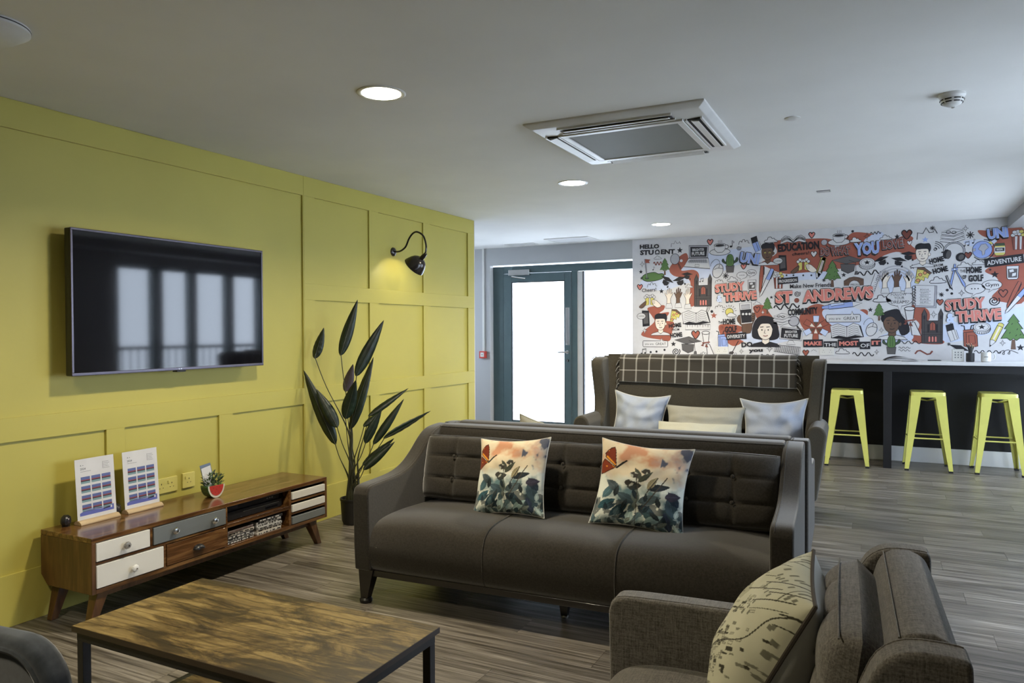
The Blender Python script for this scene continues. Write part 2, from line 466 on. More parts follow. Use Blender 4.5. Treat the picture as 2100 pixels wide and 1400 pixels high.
# window wall, with tall windows
mb = MB()
spans = [(bay[0][0] - 0.02, bay[-1][1] + 0.02) for bay in BAYS]
cuts = [Y0] + [e for sp in spans for e in sp] + [YB + 0.10]
for i in range(0, len(cuts), 2): mb.box(XR, XR + 0.2, cuts[i], cuts[i + 1], 0, H)
for (a0, a1) in spans: mb.box(XR, XR + 0.2, a0, a1, 0, WIN_Z0).box(XR, XR + 0.2, a0, a1, WIN_Z1, H)
struct(mb.build('wall_right', paint('grey_side_wall_paint', (0.42, 0.42, 0.43), 0.6)), 'grey wall with a tall window bay and an added nearer bay')
wn = 2
for bay in BAYS:  # includes the nearer bay added for side light
    for i, (a, b) in enumerate(bay):
        c, d = WIN_Z0, WIN_Z1
        a_ = a - (0.02 if i == 0 else (a - bay[i - 1][1])/2 - 0.001); b_ = b + (0.02 if i == len(bay) - 1 else (bay[i + 1][0] - b)/2 - 0.001)
        w = MB().box(XR + 0.04, XR + 0.14, a_, a, c, d).box(XR + 0.04, XR + 0.14, b, b_, c, d).box(XR + 0.04, XR + 0.14, a, b, c, c + 0.05).box(XR + 0.04, XR + 0.14, a, b, d - 0.05, d)
        win = struct(w.build('window_%d' % wn, M_DOORGREY), 'tall dark-framed light of a side window bay'); wn += 1
        MB().box(XR + 0.105, XR + 0.115, a, b, c + 0.05, d - 0.05).build('pane', M_PANE, win)

# outside
M_PAVE = paint('pale_paving', (0.8, 0.8, 0.8), 0.8)
M_RENDER = paint('white_render', (0.8, 0.8, 0.8), 0.8)
struct(MB().box(-14, 22, -12, 24, -0.35, -0.13).build('ground_outside', M_PAVE), 'pale paving outside')
ext = struct(MB().box(-9, 3.2, 14.0, 14.3, -0.13, 3.0).box(3.2, 6.0, 14.0, 14.3, -0.13, 2.7).build('wall_outside', M_RENDER), 'white rendered wall across the yard')
MB().box(-3.1, -1.9, 13.9, 14.0, 2.15, 2.34).build('lintel', M_WPLASTIC, ext)
MB().box(0.35, 1.35, 13.9, 14.0, 2.05, 2.22).build('lintel', M_WPLASTIC, ext)
MB().box(1.28, 1.34, 13.9, 14.0, -0.13, 2.05).build('downpipe', M_WPLASTIC, ext)
MB().box(-3.75, -3.2, 13.97, 14.0, 1.2, 1.55).build('sign_plate', M_WPLASTIC, ext)
rail = empty('balcony_railing', 'dark metal balcony railing outside the side windows', 'railing', (6.4, 7.5, -0.13))
MB().box(-0.025, 0.025, -4, 7.0, 1.25, 1.3).build('top_rail', M_BLACKMETAL, rail)
MB().box(-0.02, 0.02, -4, 7.0, 0.12, 0.16).build('bottom_rail', M_BLACKMETAL, rail)
bar_me = MB().box(-0.008, 0.008, -0.008, 0.008, 0.0, 1.25).mesh('baluster', False); bar_me.materials.append(M_BLACKMETAL)
for k in range(84):
    o = bpy.data.objects.new('baluster', bar_me); COL.objects.link(o); o.parent = rail; o.location = (0, -3.95 + 0.13*k, 0)

# glazed door and side light
FY0, FY1 = YB + 0.09, YB + 0.15
fr = MB()
fr.box(-1.0555, -0.90, FY0, FY1, 0, 2.232)
fr.box(-0.90, 1.30, FY0, FY1, 2.135, 2.232)
fr.box(0.075, 0.155, FY0, FY1, 0, 2.135)
fr.box(1.22, 1.30, FY0, FY1, 0, 2.135)
fr.box(0.155, 1.22, FY0, FY1, 0, 0.10)
frame = struct(fr.build('window_1', M_DOORGREY, bevel=0.004), 'slate green frame with tall side light')
MB().box(0.155, 0.23, FY0 + 0.01, FY1 - 0.01, 0.10, 2.13).build('inner_bead', M_WPLASTIC, frame)
MB().box(0.23, 0.245, FY0 + 0.005, FY1 - 0.01, 0.10, 2.13).build('gasket', M_BLACKMETAL, frame)
MB().box(0.245, 1.22, FY0 + 0.028, FY0 + 0.034, 0.10, 2.135).build('pane', M_PANE, frame)
LX0, LX1, LZ1 = -0.895, 0.07, 2.13
d = MB()
d.box(LX0, -0.778, FY0 - 0.012, FY1 - 0.02, 0.01, LZ1)
d.box(-0.012, LX1, FY0 - 0.012, FY1 - 0.02, 0.01, LZ1)
d.box(-0.778, -0.012, FY0 - 0.012, FY1 - 0.02, 2.02, LZ1)
d.box(-0.778, -0.012, FY0 - 0.012, FY1 - 0.02, 0.01, 0.18)
door = struct(d.build('door_1', M_DOORGREY, bevel=0.004), 'slate green metal door with one tall clear pane')
MB().box(-0.778, -0.012, FY0 + 0.01, FY0 + 0.016, 0.18, 2.02).build('pane', M_PANE, door)
g = MB()
for q in ((-0.778, -0.768, 0.18, 2.02), (-0.022, -0.012, 0.18, 2.02), (-0.768, -0.022, 2.01, 2.02), (-0.768, -0.022, 0.18, 0.19)):
    g.box(q[0], q[1], FY0 - 0.008, FY0 + 0.012, q[2], q[3])
g.build('glazing_gasket', M_BLACKMETAL, door)
MB().box(-0.80, -0.495, FY0 - 0.06, FY0 - 0.012, 2.105, 2.178).build('door_closer', M_STEEL, door, bevel=0.005)
MB().tube([(-0.74, FY0 - 0.05, 2.095), (-0.72, FY0 - 0.12, 2.085), (-0.56, FY0 - 0.04, 2.06)], 0.010, 8).build('closer_arm', M_CHROME, door)
pl = MB().box(0.0, 0.055, FY0 - 0.016, FY0 - 0.012, 1.19, 1.67).build('push_plate', M_STEEL, door, bevel=0.001, seg=1)
for zz in (1.21, 1.65):
    MB().lathe([(0.0, -0.004), (0.006, -0.003), (0.007, 0.0)], 10, (0.028, FY0 - 0.016, zz), axis='y').build('screw', M_CHROME, pl)
hd = MB().lathe([(0.024, 0), (0.024, -0.012), (0.0, -0.012)], 16, (0.026, FY0 - 0.012, 1.10), axis='y').build('handle_rose', M_CHROME, door)
MB().tube([(0.026, FY0 - 0.02, 1.10), (0.026, FY0 - 0.055, 1.10), (0.01, FY0 - 0.065, 1.10), (-0.09, FY0 - 0.065, 1.10)], 0.010, 10).build('lever', M_CHROME, hd)
lk = MB().lathe([(0.018, 0), (0.018, -0.008), (0.0, -0.008)], 14, (0.026, FY0 - 0.012, 0.99), axis='y').build('lock_cylinder', M_BLACKMETAL, door)
MB().box(0.022, 0.030, FY0 - 0.026, FY0 - 0.019, 0.97, 1.005).build('keyhole_cover', M_CHROME, lk)
# ------------------------------------------------------------------ ceiling fittings
def downlight(y, label, x=1.585):
    r = empty('downlight', label, 'downlight', (x, y, H), group='recessed ceiling downlights')
    MB().lathe([(0.088, -0.001), (0.092, -0.004), (0.106, -0.006), (0.112, -0.003), (0.112, 0.0)], 40).build('trim_ring', M_WPLASTIC, r)
    MB().lathe([(0.0, -0.0035), (0.089, -0.0035)], 40).build('diffuser', M_LAMPON, r)
    l = bpy.data.lights.new('downlight_lamp', 'AREA'); l.shape = 'DISK'; l.size = 0.17
    l.energy = LAMP_POWER; l.color = (1.0, 0.88, 0.66); l.spread = math.radians(150)
    o = bpy.data.objects.new('downlight_lamp', l); COL.objects.link(o); o.parent = r; o.location = (0, 0, -0.008)
    return r
downlight(2.80, 'largest lit round downlight, nearest to the television wall panel')
downlight(5.15, 'middle lit round downlight, just beyond the ceiling air conditioner')
downlight(7.59, 'smallest lit round downlight, in front of the glazed door')
downlight(0.42, 'lit round downlight before the television, out of the picture')

# ceiling cassette air conditioner
ac = empty('air_conditioner', 'white square ceiling cassette air conditioner with grey intake', 'air conditioner', (2.415, 4.064, H))
S, T = 0.478, 0.498
def ring(r, sx, sy, sx2, sy2, z0, z1):
    pass
p = MB()
outer = [(-S, -T), (S, -T), (S, T), (-S, T)]
k1, k2 = 0.93, 0.62
def q4(k, z): return [(x*k, y*k, z) for x, y in outer]
lv = [q4(1.0, 0.0), q4(1.0, -0.008), q4(k1, -0.030), q4(k2, -0.038)]
vs = [v for L_ in lv for v in L_]
fs = []
for i in range(3):
    for k in range(4):
        fs.append((i*4 + k, i*4 + (k + 1) % 4, (i + 1)*4 + (k + 1) % 4, (i + 1)*4 + k))
p.add(vs, fs)
p.build('panel', M_WPLASTIC, ac, bevel=0.004)
fr = MB()
gi, go = 0.300, 0.335
for q in ((-go, go, -go, -gi), (-go, go, gi, go), (-go, -gi, -gi, gi), (gi, go, -gi, gi)):
    fr.box(q[0], q[1], q[2], q[3], -0.048, -0.034)
fr.build('grille_frame', M_WPLASTIC, ac, bevel=0.003)
M_GRILLE, _n, _l, _b = base('intake_mesh', (0.13, 0.13, 0.11), 0.6)
_w = _n.new('ShaderNodeTexChecker'); _w.inputs['Scale'].default_value = 220
_w.inputs['Color1'].default_value = (0.19, 0.19, 0.17, 1); _w.inputs['Color2'].default_value = (0.12, 0.12, 0.10, 1)
_l.new(coords(_n, _l), _w.inputs['Vector']); _l.new(_w.outputs['Color'], _b.inputs['Base Color'])
MB().box(-gi, gi, -gi, gi, -0.043, -0.036).build('intake_grille', M_GRILLE, ac)
for k in range(4):
    a = k * PI / 2
    W = (T if k % 2 else S) * 0.62
    D = (S if k % 2 else T)
    R = Matrix.Rotation(a, 4, 'Z')
    def tr(mb):
        mb.v = [tuple(R @ Vector(v)) for v in mb.v]; return mb
    s = tr(MB().box(-W, W, -D*0.875, -D*0.735, -0.0405, -0.030)).build('air_outlet', M_DARKVOID, ac)
    tr(MB().hexa([(-W + 0.012, -D*0.85, -0.050), (W - 0.012, -D*0.85, -0.050), (W - 0.012, -D*0.77, -0.043), (-W + 0.012, -D*0.77, -0.043)],
                 [(-W + 0.012, -D*0.85, -0.046), (W - 0.012, -D*0.85, -0.046), (W - 0.012, -D*0.77, -0.039), (-W + 0.012, -D*0.77, -0.039)])).build('louvre', M_WPLASTIC, s)
    e = MB()
    e.box(-W - 0.008, W + 0.008, -D*0.735, -D*0.715, -0.045, -0.034)
    e.box(-W - 0.008, W + 0.008, -D*0.895, -D*0.875, -0.042, -0.028)
    tr(e).build('outlet_lip', M_WPLASTIC, ac)

# smoke detector
sd = empty('smoke_detector', 'white domed smoke detector with dark slots on the ceiling', 'smoke detector', (3.938, 4.04, H))
MB().lathe([(0.056, 0.0), (0.056, -0.012), (0.050, -0.020)], 32).build('base', M_WPLASTIC, sd)
MB().lathe([(0.050, -0.020), (0.048, -0.034), (0.038, -0.048), (0.022, -0.056), (0.0, -0.058)], 32).build('dome', M_WPLASTIC, sd)
for ring_z, rr in ((-0.029, 0.0494), (-0.041, 0.0438)):
    for k in range(8):
        a0 = 2*PI*k/8 + 0.1; a1 = 2*PI*(k + 1)/8 - 0.1
        pts = [(rr*math.cos(a0 + (a1 - a0)*t/5), rr*math.sin(a0 + (a1 - a0)*t/5), ring_z) for t in range(6)]
        MB().tube(pts, 0.0032, 6).build('vent_slot', M_BPLASTIC, sd)
MB().lathe([(0.008, -0.056), (0.008, -0.064), (0.0, -0.066)], 14, (0.004, 0.0, 0.0)).build('sensor_tip', M_CHROME, sd)
cv = MB().lathe([(0.040, 0.0), (0.040, -0.003), (0.034, -0.006), (0.0, -0.007)], 32).build('blanking_cover', M_WPLASTIC, loc=(3.229, 4.112, H))
tag(cv, 'flat round white cover plate on the ceiling beside the smoke detector', 'cover plate')
vt = empty('ceiling_vent', 'tiny slotted rectangular vent on the far ceiling', 'vent', (3.223, 6.387, H))
MB().box(-0.05, 0.05, -0.035, 0.035, -0.006, 0.0).build('plate', plain('grey_vent', (0.3, 0.3, 0.31), 0.5), vt)
for k in range(4): MB().box(-0.042, 0.042, -0.027 + 0.016*k, -0.019 + 0.016*k, -0.008, -0.006).build('slat', M_WPLASTIC, vt)
M_HATCH = paint('hatch_paint', (0.5, 0.5, 0.5), 0.7)
for (x0, x1, y0, y1, lab) in ((-0.67, -0.26, 8.41, 8.56, 'narrow grey ceiling grille directly above the glazed door'), (0.0, 0.565, 8.14, 8.56, 'square pale grey ceiling hatch beside the mural corner')):
    h = empty('ceiling_hatch', lab, 'ceiling hatch', ((x0 + x1)/2, (y0 + y1)/2, H))
    a, b = (x1 - x0)/2, (y1 - y0)/2
    f = MB()
    for q in ((-a, a, -b, -b + 0.02), (-a, a, b - 0.02, b), (-a, -a + 0.02, -b + 0.02, b - 0.02), (a - 0.02, a, -b + 0.02, b - 0.02)): f.box(*q, -0.008, 0.0)
    f.build('frame', M_WPLASTIC, h)
    MB().box(-a + 0.02, a - 0.02, -b + 0.02, b - 0.02, -0.005, -0.001).build('panel', M_HATCH, h)
dv = empty('ceiling_sensor', 'white round ceiling device cut by the top-left picture edge', 'sensor', (0.80, 1.53, H))
MB().lathe([(0.14, 0.0), (0.14, -0.018), (0.10, -0.045), (0.0, -0.052)], 32).build('body', M_WPLASTIC, dv)
MB().lathe([(0.141, -0.006), (0.142, -0.008), (0.141, -0.010)], 32).build('seam', M_BPLASTIC, dv)

# ------------------------------------------------------------------ on the yellow wall
tv = empty('television', 'large flat black television mounted on the yellow wall', 'television', (0.0, 2.905, 1.53))
tw, th = 0.627, 0.366
MB().box(0.052, 0.098, -tw, tw, -th, th).build('back_shell', M_BPLASTIC, tv, bevel=0.006)
M_SCREEN, _n, _l, _b = base('glossy_screen', (0.004, 0.004, 0.006), 0.05, spec=0.55)
_l.new(ramp(_n, _l, noise_tex(_n, _l, coords(_n, _l), 2), [(0, (0.003, 0.003, 0.005)), (1, (0.005, 0.005, 0.007))]), _b.inputs['Base Color'])
MB().box(0.098, 0.1005, -tw + 0.011, tw - 0.011, -th + 0.016, th - 0.011).build('screen', M_SCREEN, tv)
bz = MB()
M_BEZEL = plain('gunmetal_bezel', (0.10, 0.09, 0.11), 0.28, 0.8)
for q in ((-tw, tw, th - 0.012, th), (-tw, tw, -th, -th + 0.016), (-tw, -tw + 0.012, -th + 0.016, th - 0.012), (tw - 0.012, tw, -th + 0.016, th - 0.012)):
    bz.box(0.096, 0.104, *q)
bz.build('bezel', M_BEZEL, tv, bevel=0.002)
MB().box(0.06, 0.1, -0.02, 0.04, -th - 0.010, -th).build('sensor_bump', M_BPLASTIC, tv, bevel=0.003)
lg = MB()
lg.box(0.104, 0.1045, -0.012, -0.009, -th + 0.005, -th + 0.011); lg.box(0.104, 0.1045, -0.009, -0.003, -th + 0.005, -th + 0.0065)
lg.box(0.104, 0.1045, 0.001, 0.004, -th + 0.005, -th + 0.011); lg.box(0.104, 0.1045, 0.004, 0.009, -th + 0.005, -th + 0.0065); lg.box(0.104, 0.1045, 0.004, 0.009, -th + 0.0095, -th + 0.011)
lg.build('maker_mark', M_STEEL, tv)
MB().box(0.001, 0.052, -0.2, 0.2, -0.2, 0.2).build('wall_bracket', M_BLACKMETAL, tv)

# gooseneck wall lamp
gl = empty('wall_lamp', 'black gooseneck wall lamp with a domed metal shade', 'wall lamp', (-0.014, 5.107, 2.041))
M_LAMPBLACK = plain('bronze_black_enamel', (0.018, 0.014, 0.013), 0.25, 0.3, coat=0.4)
MB().lathe([(0.0, 0.018), (0.02, 0.018), (0.034, 0.010), (0.038, 0.0)], 28, axis='x').build('rosette', M_LAMPBLACK, gl)
neck = spline([(0.01, 0, 0), (0.07, 0, 0.002), (0.125, 0, 0.035), (0.16, 0, 0.10), (0.20, 0, 0.142), (0.245, 0, 0.150), (0.30, 0, 0.115), (0.325, 0, 0.05), (0.327, 0, 0.0), (0.312, 0, -0.045)], 6)
MB().tube(neck, 0.0075, 10).build('gooseneck', M_LAMPBLACK, gl)
sh = bpy.data.objects.new('shade', None)
tilt = math.radians(48)
prof = [(0.016, 0.035), (0.022, 0.0), (0.024, -0.035), (0.045, -0.040), (0.070, -0.058), (0.088, -0.085), (0.105, -0.125), (0.112, -0.145), (0.113, -0.152), (0.109, -0.152), (0.102, -0.126), (0.084, -0.088), (0.066, -0.062), (0.040, -0.046), (0.0, -0.044)]
shade = MB().lathe([(a_*0.84, b_*0.84) for a_, b_ in prof], 36).build('lamp_shade', M_LAMPBLACK, gl, loc=(0.303, 0, -0.050), rot=(0, tilt, 0))
MB().ball((0, 0, -0.072), 0.022, 0.022, 0.028).build('bulb', emit('lit_bulb', (1.0, 0.9, 0.65), 9.0), shade)
l = bpy.data.lights.new('wall_lamp_light', 'SPOT'); l.energy = 3.2; l.color = (1.0, 0.9, 0.62); l.shadow_soft_size = 0.02
l.spot_size = math.radians(125); l.spot_blend = 0.25
o = bpy.data.objects.new('wall_lamp_light', l); COL.objects.link(o); o.parent = shade; o.location = (0, 0, -0.106)

# sockets by the console
def socket_plate(name, label, y0, y1, z0, z1, gangs, parent_x=-0.014):
    r = empty(name, label, 'socket', (parent_x, (y0 + y1)/2, (z0 + z1)/2), group='wall sockets painted into the yellow panelling')
    w, h = (y1 - y0)/2, (z1 - z0)/2
    MB().box(0.0, 0.012, -w, w, -h, h).build('plate', paint('yellowed_plate', (0.60, 0.54, 0.16), 0.35), r, bevel=0.003)
    for g in range(gangs):
        cy = (g - (gangs - 1)/2) * 0.068
        for (dy, dz, a, b) in ((0.0, 0.010, 0.004, 0.008), (-0.011, -0.012, 0.0065, 0.003), (0.011, -0.012, 0.0065, 0.003)):
            MB().box(0.0118, 0.0126, cy + dy - a/2, cy + dy + a/2, dz - b/2, dz + b/2).build('pin_hole', M_BPLASTIC, r)
        MB().box(0.012, 0.017, cy - 0.028 if g == 0 else cy - 0.028, cy - 0.018, 0.010, 0.026).build('switch', MAT['yellowed_plate'], r, bevel=0.001, seg=1)
    return r
socket_plate('wall_socket', 'double socket on the yellow wall beside the second calendar', 2.815, 2.962, 0.462, 0.548, 2)
socket_plate('wall_socket', 'single socket on the yellow wall behind the watermelon planter', 2.998, 3.084, 0.464, 0.552, 1)

# call point and its trunking
cp = empty('fire_call_point', 'small red fire alarm call point beside the glazed door', 'call point', (-1.157, YB, 1.057))
MB().box(-0.048, 0.048, -0.045, 0.0, -0.048, 0.048).build('housing', M_REDPLASTIC, cp, bevel=0.005)
MB().box(-0.026, 0.026, -0.0475, -0.045, -0.028, 0.03).build('glass_plate', M_WPLASTIC, cp)
MB().box(-0.006, 0.006, -0.0485, -0.0475, -0.006, 0.006).build('press_dot', M_BPLASTIC, cp)
ck = MB().box(-0.014, 0.014, -0.018, 0.0, 0.0, 1.37).build('cable_trunking', M_WPLASTIC, loc=(-1.152, YB, 1.104))
tag(ck, 'thin white vertical cable trunking running up to the ceiling', 'trunking')
# ------------------------------------------------------------------ lettering helper
_txt = {}
def text_geo(s, bold=0.0):
    """flat letter outlines: (verts, faces) with cap height 1, starting at x=0"""
    key = (s, bold)
    if key in _txt: return _txt[key]
    c = bpy.data.curves.new('lettering', 'FONT')
    c.body = s; c.size = 1.0; c.offset = bold; c.resolution_u = 2
    o = bpy.data.objects.new('lettering', c); COL.objects.link(o)
    me = bpy.data.meshes.new_from_object(o)
    vs = [(v.co.x, v.co.y) for v in me.vertices]; fs = [tuple(p.vertices) for p in me.polygons]
    bpy.data.objects.remove(o); bpy.data.curves.remove(c); bpy.data.meshes.remove(me)
    x0 = min(v[0] for v in vs) if vs else 0
    cap = 0.729
    vs = [((x - x0)/cap, y/cap) for x, y in vs]
    w = max(v[0] for v in vs) if vs else 1
    _txt[key] = (vs, fs, w)
    return _txt[key]

# ------------------------------------------------------------------ media console
con = empty('media_console', 'long low wooden media console with painted drawers below the television', 'console', (0.21, 2.97, 0.0))
X0, X1, YA, YC = -0.19, 0.195, -0.805, 0.805
MB().box(X0, X1, YA, YC, 0.406, 0.43).build('top', M_WOOD, con, bevel=0.003)
MB().box(X0 + 0.03, X1, YA + 0.02, YC - 0.02, 0.168, 0.19).build('bottom_board', M_WOOD, con, bevel=0.002)
MB().box(X0 + 0.06, X1 - 0.035, YA + 0.06, YC - 0.06, 0.135, 0.168).build('under_frame', M_WOODSIDE, con, bevel=0.002)
side = [(X0, 0.215), (X0 + 0.05, 0.168), (X1, 0.168), (X1, 0.406), (X0, 0.406)]
MB().prism(side, 'y', YA, YA + 0.02).build('side_panel', M_WOODSIDE, con, bevel=0.002)
MB().prism(side, 'y', YC - 0.02, YC).build('side_panel', M_WOODSIDE, con, bevel=0.002)
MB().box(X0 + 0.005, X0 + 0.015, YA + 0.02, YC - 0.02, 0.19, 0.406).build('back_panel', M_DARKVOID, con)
yo = lambda y: y - 2.97
for (a, b, c, d) in ((2.469, 2.485, 0.315, 0.406), (2.546, 2.560, 0.19, 0.302), (2.942, 2.956, 0.19, 0.406), (3.430, 3.450, 0.19, 0.406)):
    MB().box(X0 + 0.015, X1 - 0.001, yo(a), yo(b), c, d).build('divider', M_WOOD, con, bevel=0.0015, seg=1)
MB().box(X0 + 0.015, X1 - 0.001, YA + 0.02, yo(2.942), 0.302, 0.315).build('middle_rail', M_WOOD, con, bevel=0.0015, seg=1)
MB().box(X0 + 0.015, X1 - 0.002, yo(2.956), yo(3.430), 0.290, 0.312).build('shelf', M_WOOD, con, bevel=0.002)
for z in (0.252, 0.325):
    MB().box(X0 + 0.015, X1 - 0.001, yo(3.450), YC - 0.02, z, z + 0.014).build('drawer_rail', M_WOOD, con, bevel=0.001, seg=1)
M_GLASSKNOB = plain('clear_faceted_glass', (0.75, 0.75, 0.74), 0.06, coat=1.0)
def knob(parent, y, z, m):
    prof = [(0.0, 0.0), (0.006, 0.0), (0.006, 0.010), (0.015, 0.014), (0.019, 0.021), (0.015, 0.028), (0.008, 0.031), (0.0, 0.031)]
    k = MB().lathe(prof, 10, (X1 + 0.004, y, z), axis='x').build('knob', m, parent, smooth=False)
    MB().lathe([(0.0, 0.034), (0.004, 0.034), (0.004, 0.030)], 8, (X1 + 0.004, y, z), axis='x').build('stud', M_CHROME, k)
def drawer(y0, y1, z0, z1, m, knobs=(), km=None, depth=0.3):
    dr = MB().box(X1 - 0.016, X1 + 0.004, yo(y0), yo(y1), z0, z1).build('drawer', m, con, bevel=0.002)
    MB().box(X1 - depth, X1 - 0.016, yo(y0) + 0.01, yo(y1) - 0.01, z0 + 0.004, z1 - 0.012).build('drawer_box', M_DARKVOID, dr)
    for (ky, kz) in knobs: knob(dr, yo(ky), kz, km or M_GLASSKNOB)
    return dr
drawer(2.187, 2.466, 0.318, 0.403, M_WDRAWER, [(2.329, 0.362)], plain('dark_ringed_knob', (0.45, 0.44, 0.42), 0.15, 0.6))
drawer(2.187, 2.543, 0.193, 0.299, M_WDRAWER, [(2.369, 0.240)])
drawer(2.488, 2.940, 0.318, 0.403, M_GDRAWER, [(2.602, 0.365), (2.849, 0.360)], M_CHROME)
dw = drawer(2.563, 2.940, 0.193, 0.299, M_WOOD)
cup = [(0.0, 0.0), (0.004, 0.0)]
cg = MB()
def cupf(u, v):
    a = PI * u; b = PI/2 * v
    return (X1 + 0.004 + 0.026*math.sin(b), yo(2.754) + 0.034*math.cos(a)*math.cos(b*0.75), 0.232 + 0.024*math.sin(a)*math.cos(b*0.9))
cg.grid(cupf, 14, 6); cg.build('cup_handle', M_BPLASTIC, dw)
for (z0, z1, m) in ((0.345, 0.389, M_WDRAWER), (0.268, 0.311, M_WDRAWER), (0.193, 0.237, M_GDRAWER)):
    drawer(3.455, 3.752, z0, z1, m, depth=0.32)
for (y, s) in ((2.232, -1), (3.655, 1)):
    for xx in (0.15, -0.13):
        tx, bx_ = 0.030, 0.017
        dy = -0.052 if s < 0 else 0.080
        MB().hexa([(xx - bx_ , yo(y) + dy - bx_, 0.0), (xx + bx_, yo(y) + dy - bx_, 0.0), (xx + bx_, yo(y) + dy + bx_, 0.0), (xx - bx_, yo(y) + dy + bx_, 0.0)],
                  [(xx - tx, yo(y) - tx, 0.168), (xx + tx, yo(y) - tx, 0.168), (xx + tx, yo(y) + tx, 0.168), (xx - tx, yo(y) + tx, 0.168)]).build('leg', M_WOODSIDE, con, bevel=0.003)

# media player and film cases in the open compartment
mp = empty('media_player', 'black slim media player on the upper open console shelf', 'media player', (0.24, 3.19, 0.312))
MB().box(-0.14, 0.13, -0.215, 0.215, 0.004, 0.052).build('case', M_BPLASTIC, mp, bevel=0.002)
MB().box(0.130, 0.1315, -0.09, 0.19, 0.034, 0.037).build('trim_line', M_STEEL, mp)
MB().box(0.130, 0.1312, 0.08, 0.18, 0.012, 0.024).build('display', M_SCREEN, mp)
rc = empty('receiver_box', 'second black box stacked on the slim media player', 'receiver', (0.24, 3.19, 0.364))
MB().box(-0.12, 0.12, -0.20, 0.20, 0.002, 0.036).build('case', M_BPLASTIC, rc, bevel=0.002)
MB().box(0.120, 0.121, -0.19, -0.12, 0.012, 0.026).build('badge', M_BEZEL, rc)
for k in range(3): MB().box(0.120, 0.1215, 0.10 + 0.02*k, 0.11 + 0.02*k, 0.016, 0.022).build('button', M_STEEL, rc)
cases = [((0.55, 0.53, 0.5), 'white'), ((0.1, 0.07, 0.06), 'brown'), ((0.5, 0.46, 0.42), 'cream'), ((0.03, 0.03, 0.035), 'black'), ((0.42, 0.42, 0.43), 'grey'), ((0.16, 0.13, 0.13), 'plum'), ((0.6, 0.6, 0.6), 'pale')]
case_m = [plain('case_print_%s' % n, c, 0.3, coat=0.2) for c, n in cases]
M_INK = plain('black_ink', (0.012, 0.012, 0.016), 0.6)
stacks = [(3.058, [(3, 'bottom'), (4, 'second from bottom'), (3, 'third from bottom'), (2, 'fourth from bottom'), (5, 'topmost')], 'first', 'beside the wooden drawer'),
          (3.285, [(0, 'bottom'), (2, 'second from bottom'), (4, 'third from bottom'), (6, 'fourth from bottom'), (4, 'fifth from bottom'), (3, 'topmost')], 'second', 'beside the narrow drawers')]
for (cy, lst, nm, where) in stacks:
    z = 0.190
    for k, (ci, pos) in enumerate(lst):
        r = empty('film_case', '%s %s film case in the stack %s' % (pos, cases[ci][1], where), 'film case', (0.325 + random.uniform(-0.004, 0.006), cy + random.uniform(-0.008, 0.008), z), random.uniform(-0.04, 0.04), 'film cases in the open console compartment')
        MB().box(-0.067, 0.067, -0.095, 0.095, 0.0005, 0.0145).build('case', case_m[ci], r, bevel=0.001, seg=1)
        p = MB(); yy = -0.085
        while yy < 0.08:
            w_ = random.uniform(0.006, 0.03); p.box(0.067, 0.0674, yy, yy + w_, 0.004, 0.0105); yy += w_ + random.uniform(0.004, 0.02)
        p.build('spine_print', case_m[(ci + 3) % 7] if ci in (1, 3, 5) else M_INK, r)
        z += 0.0150

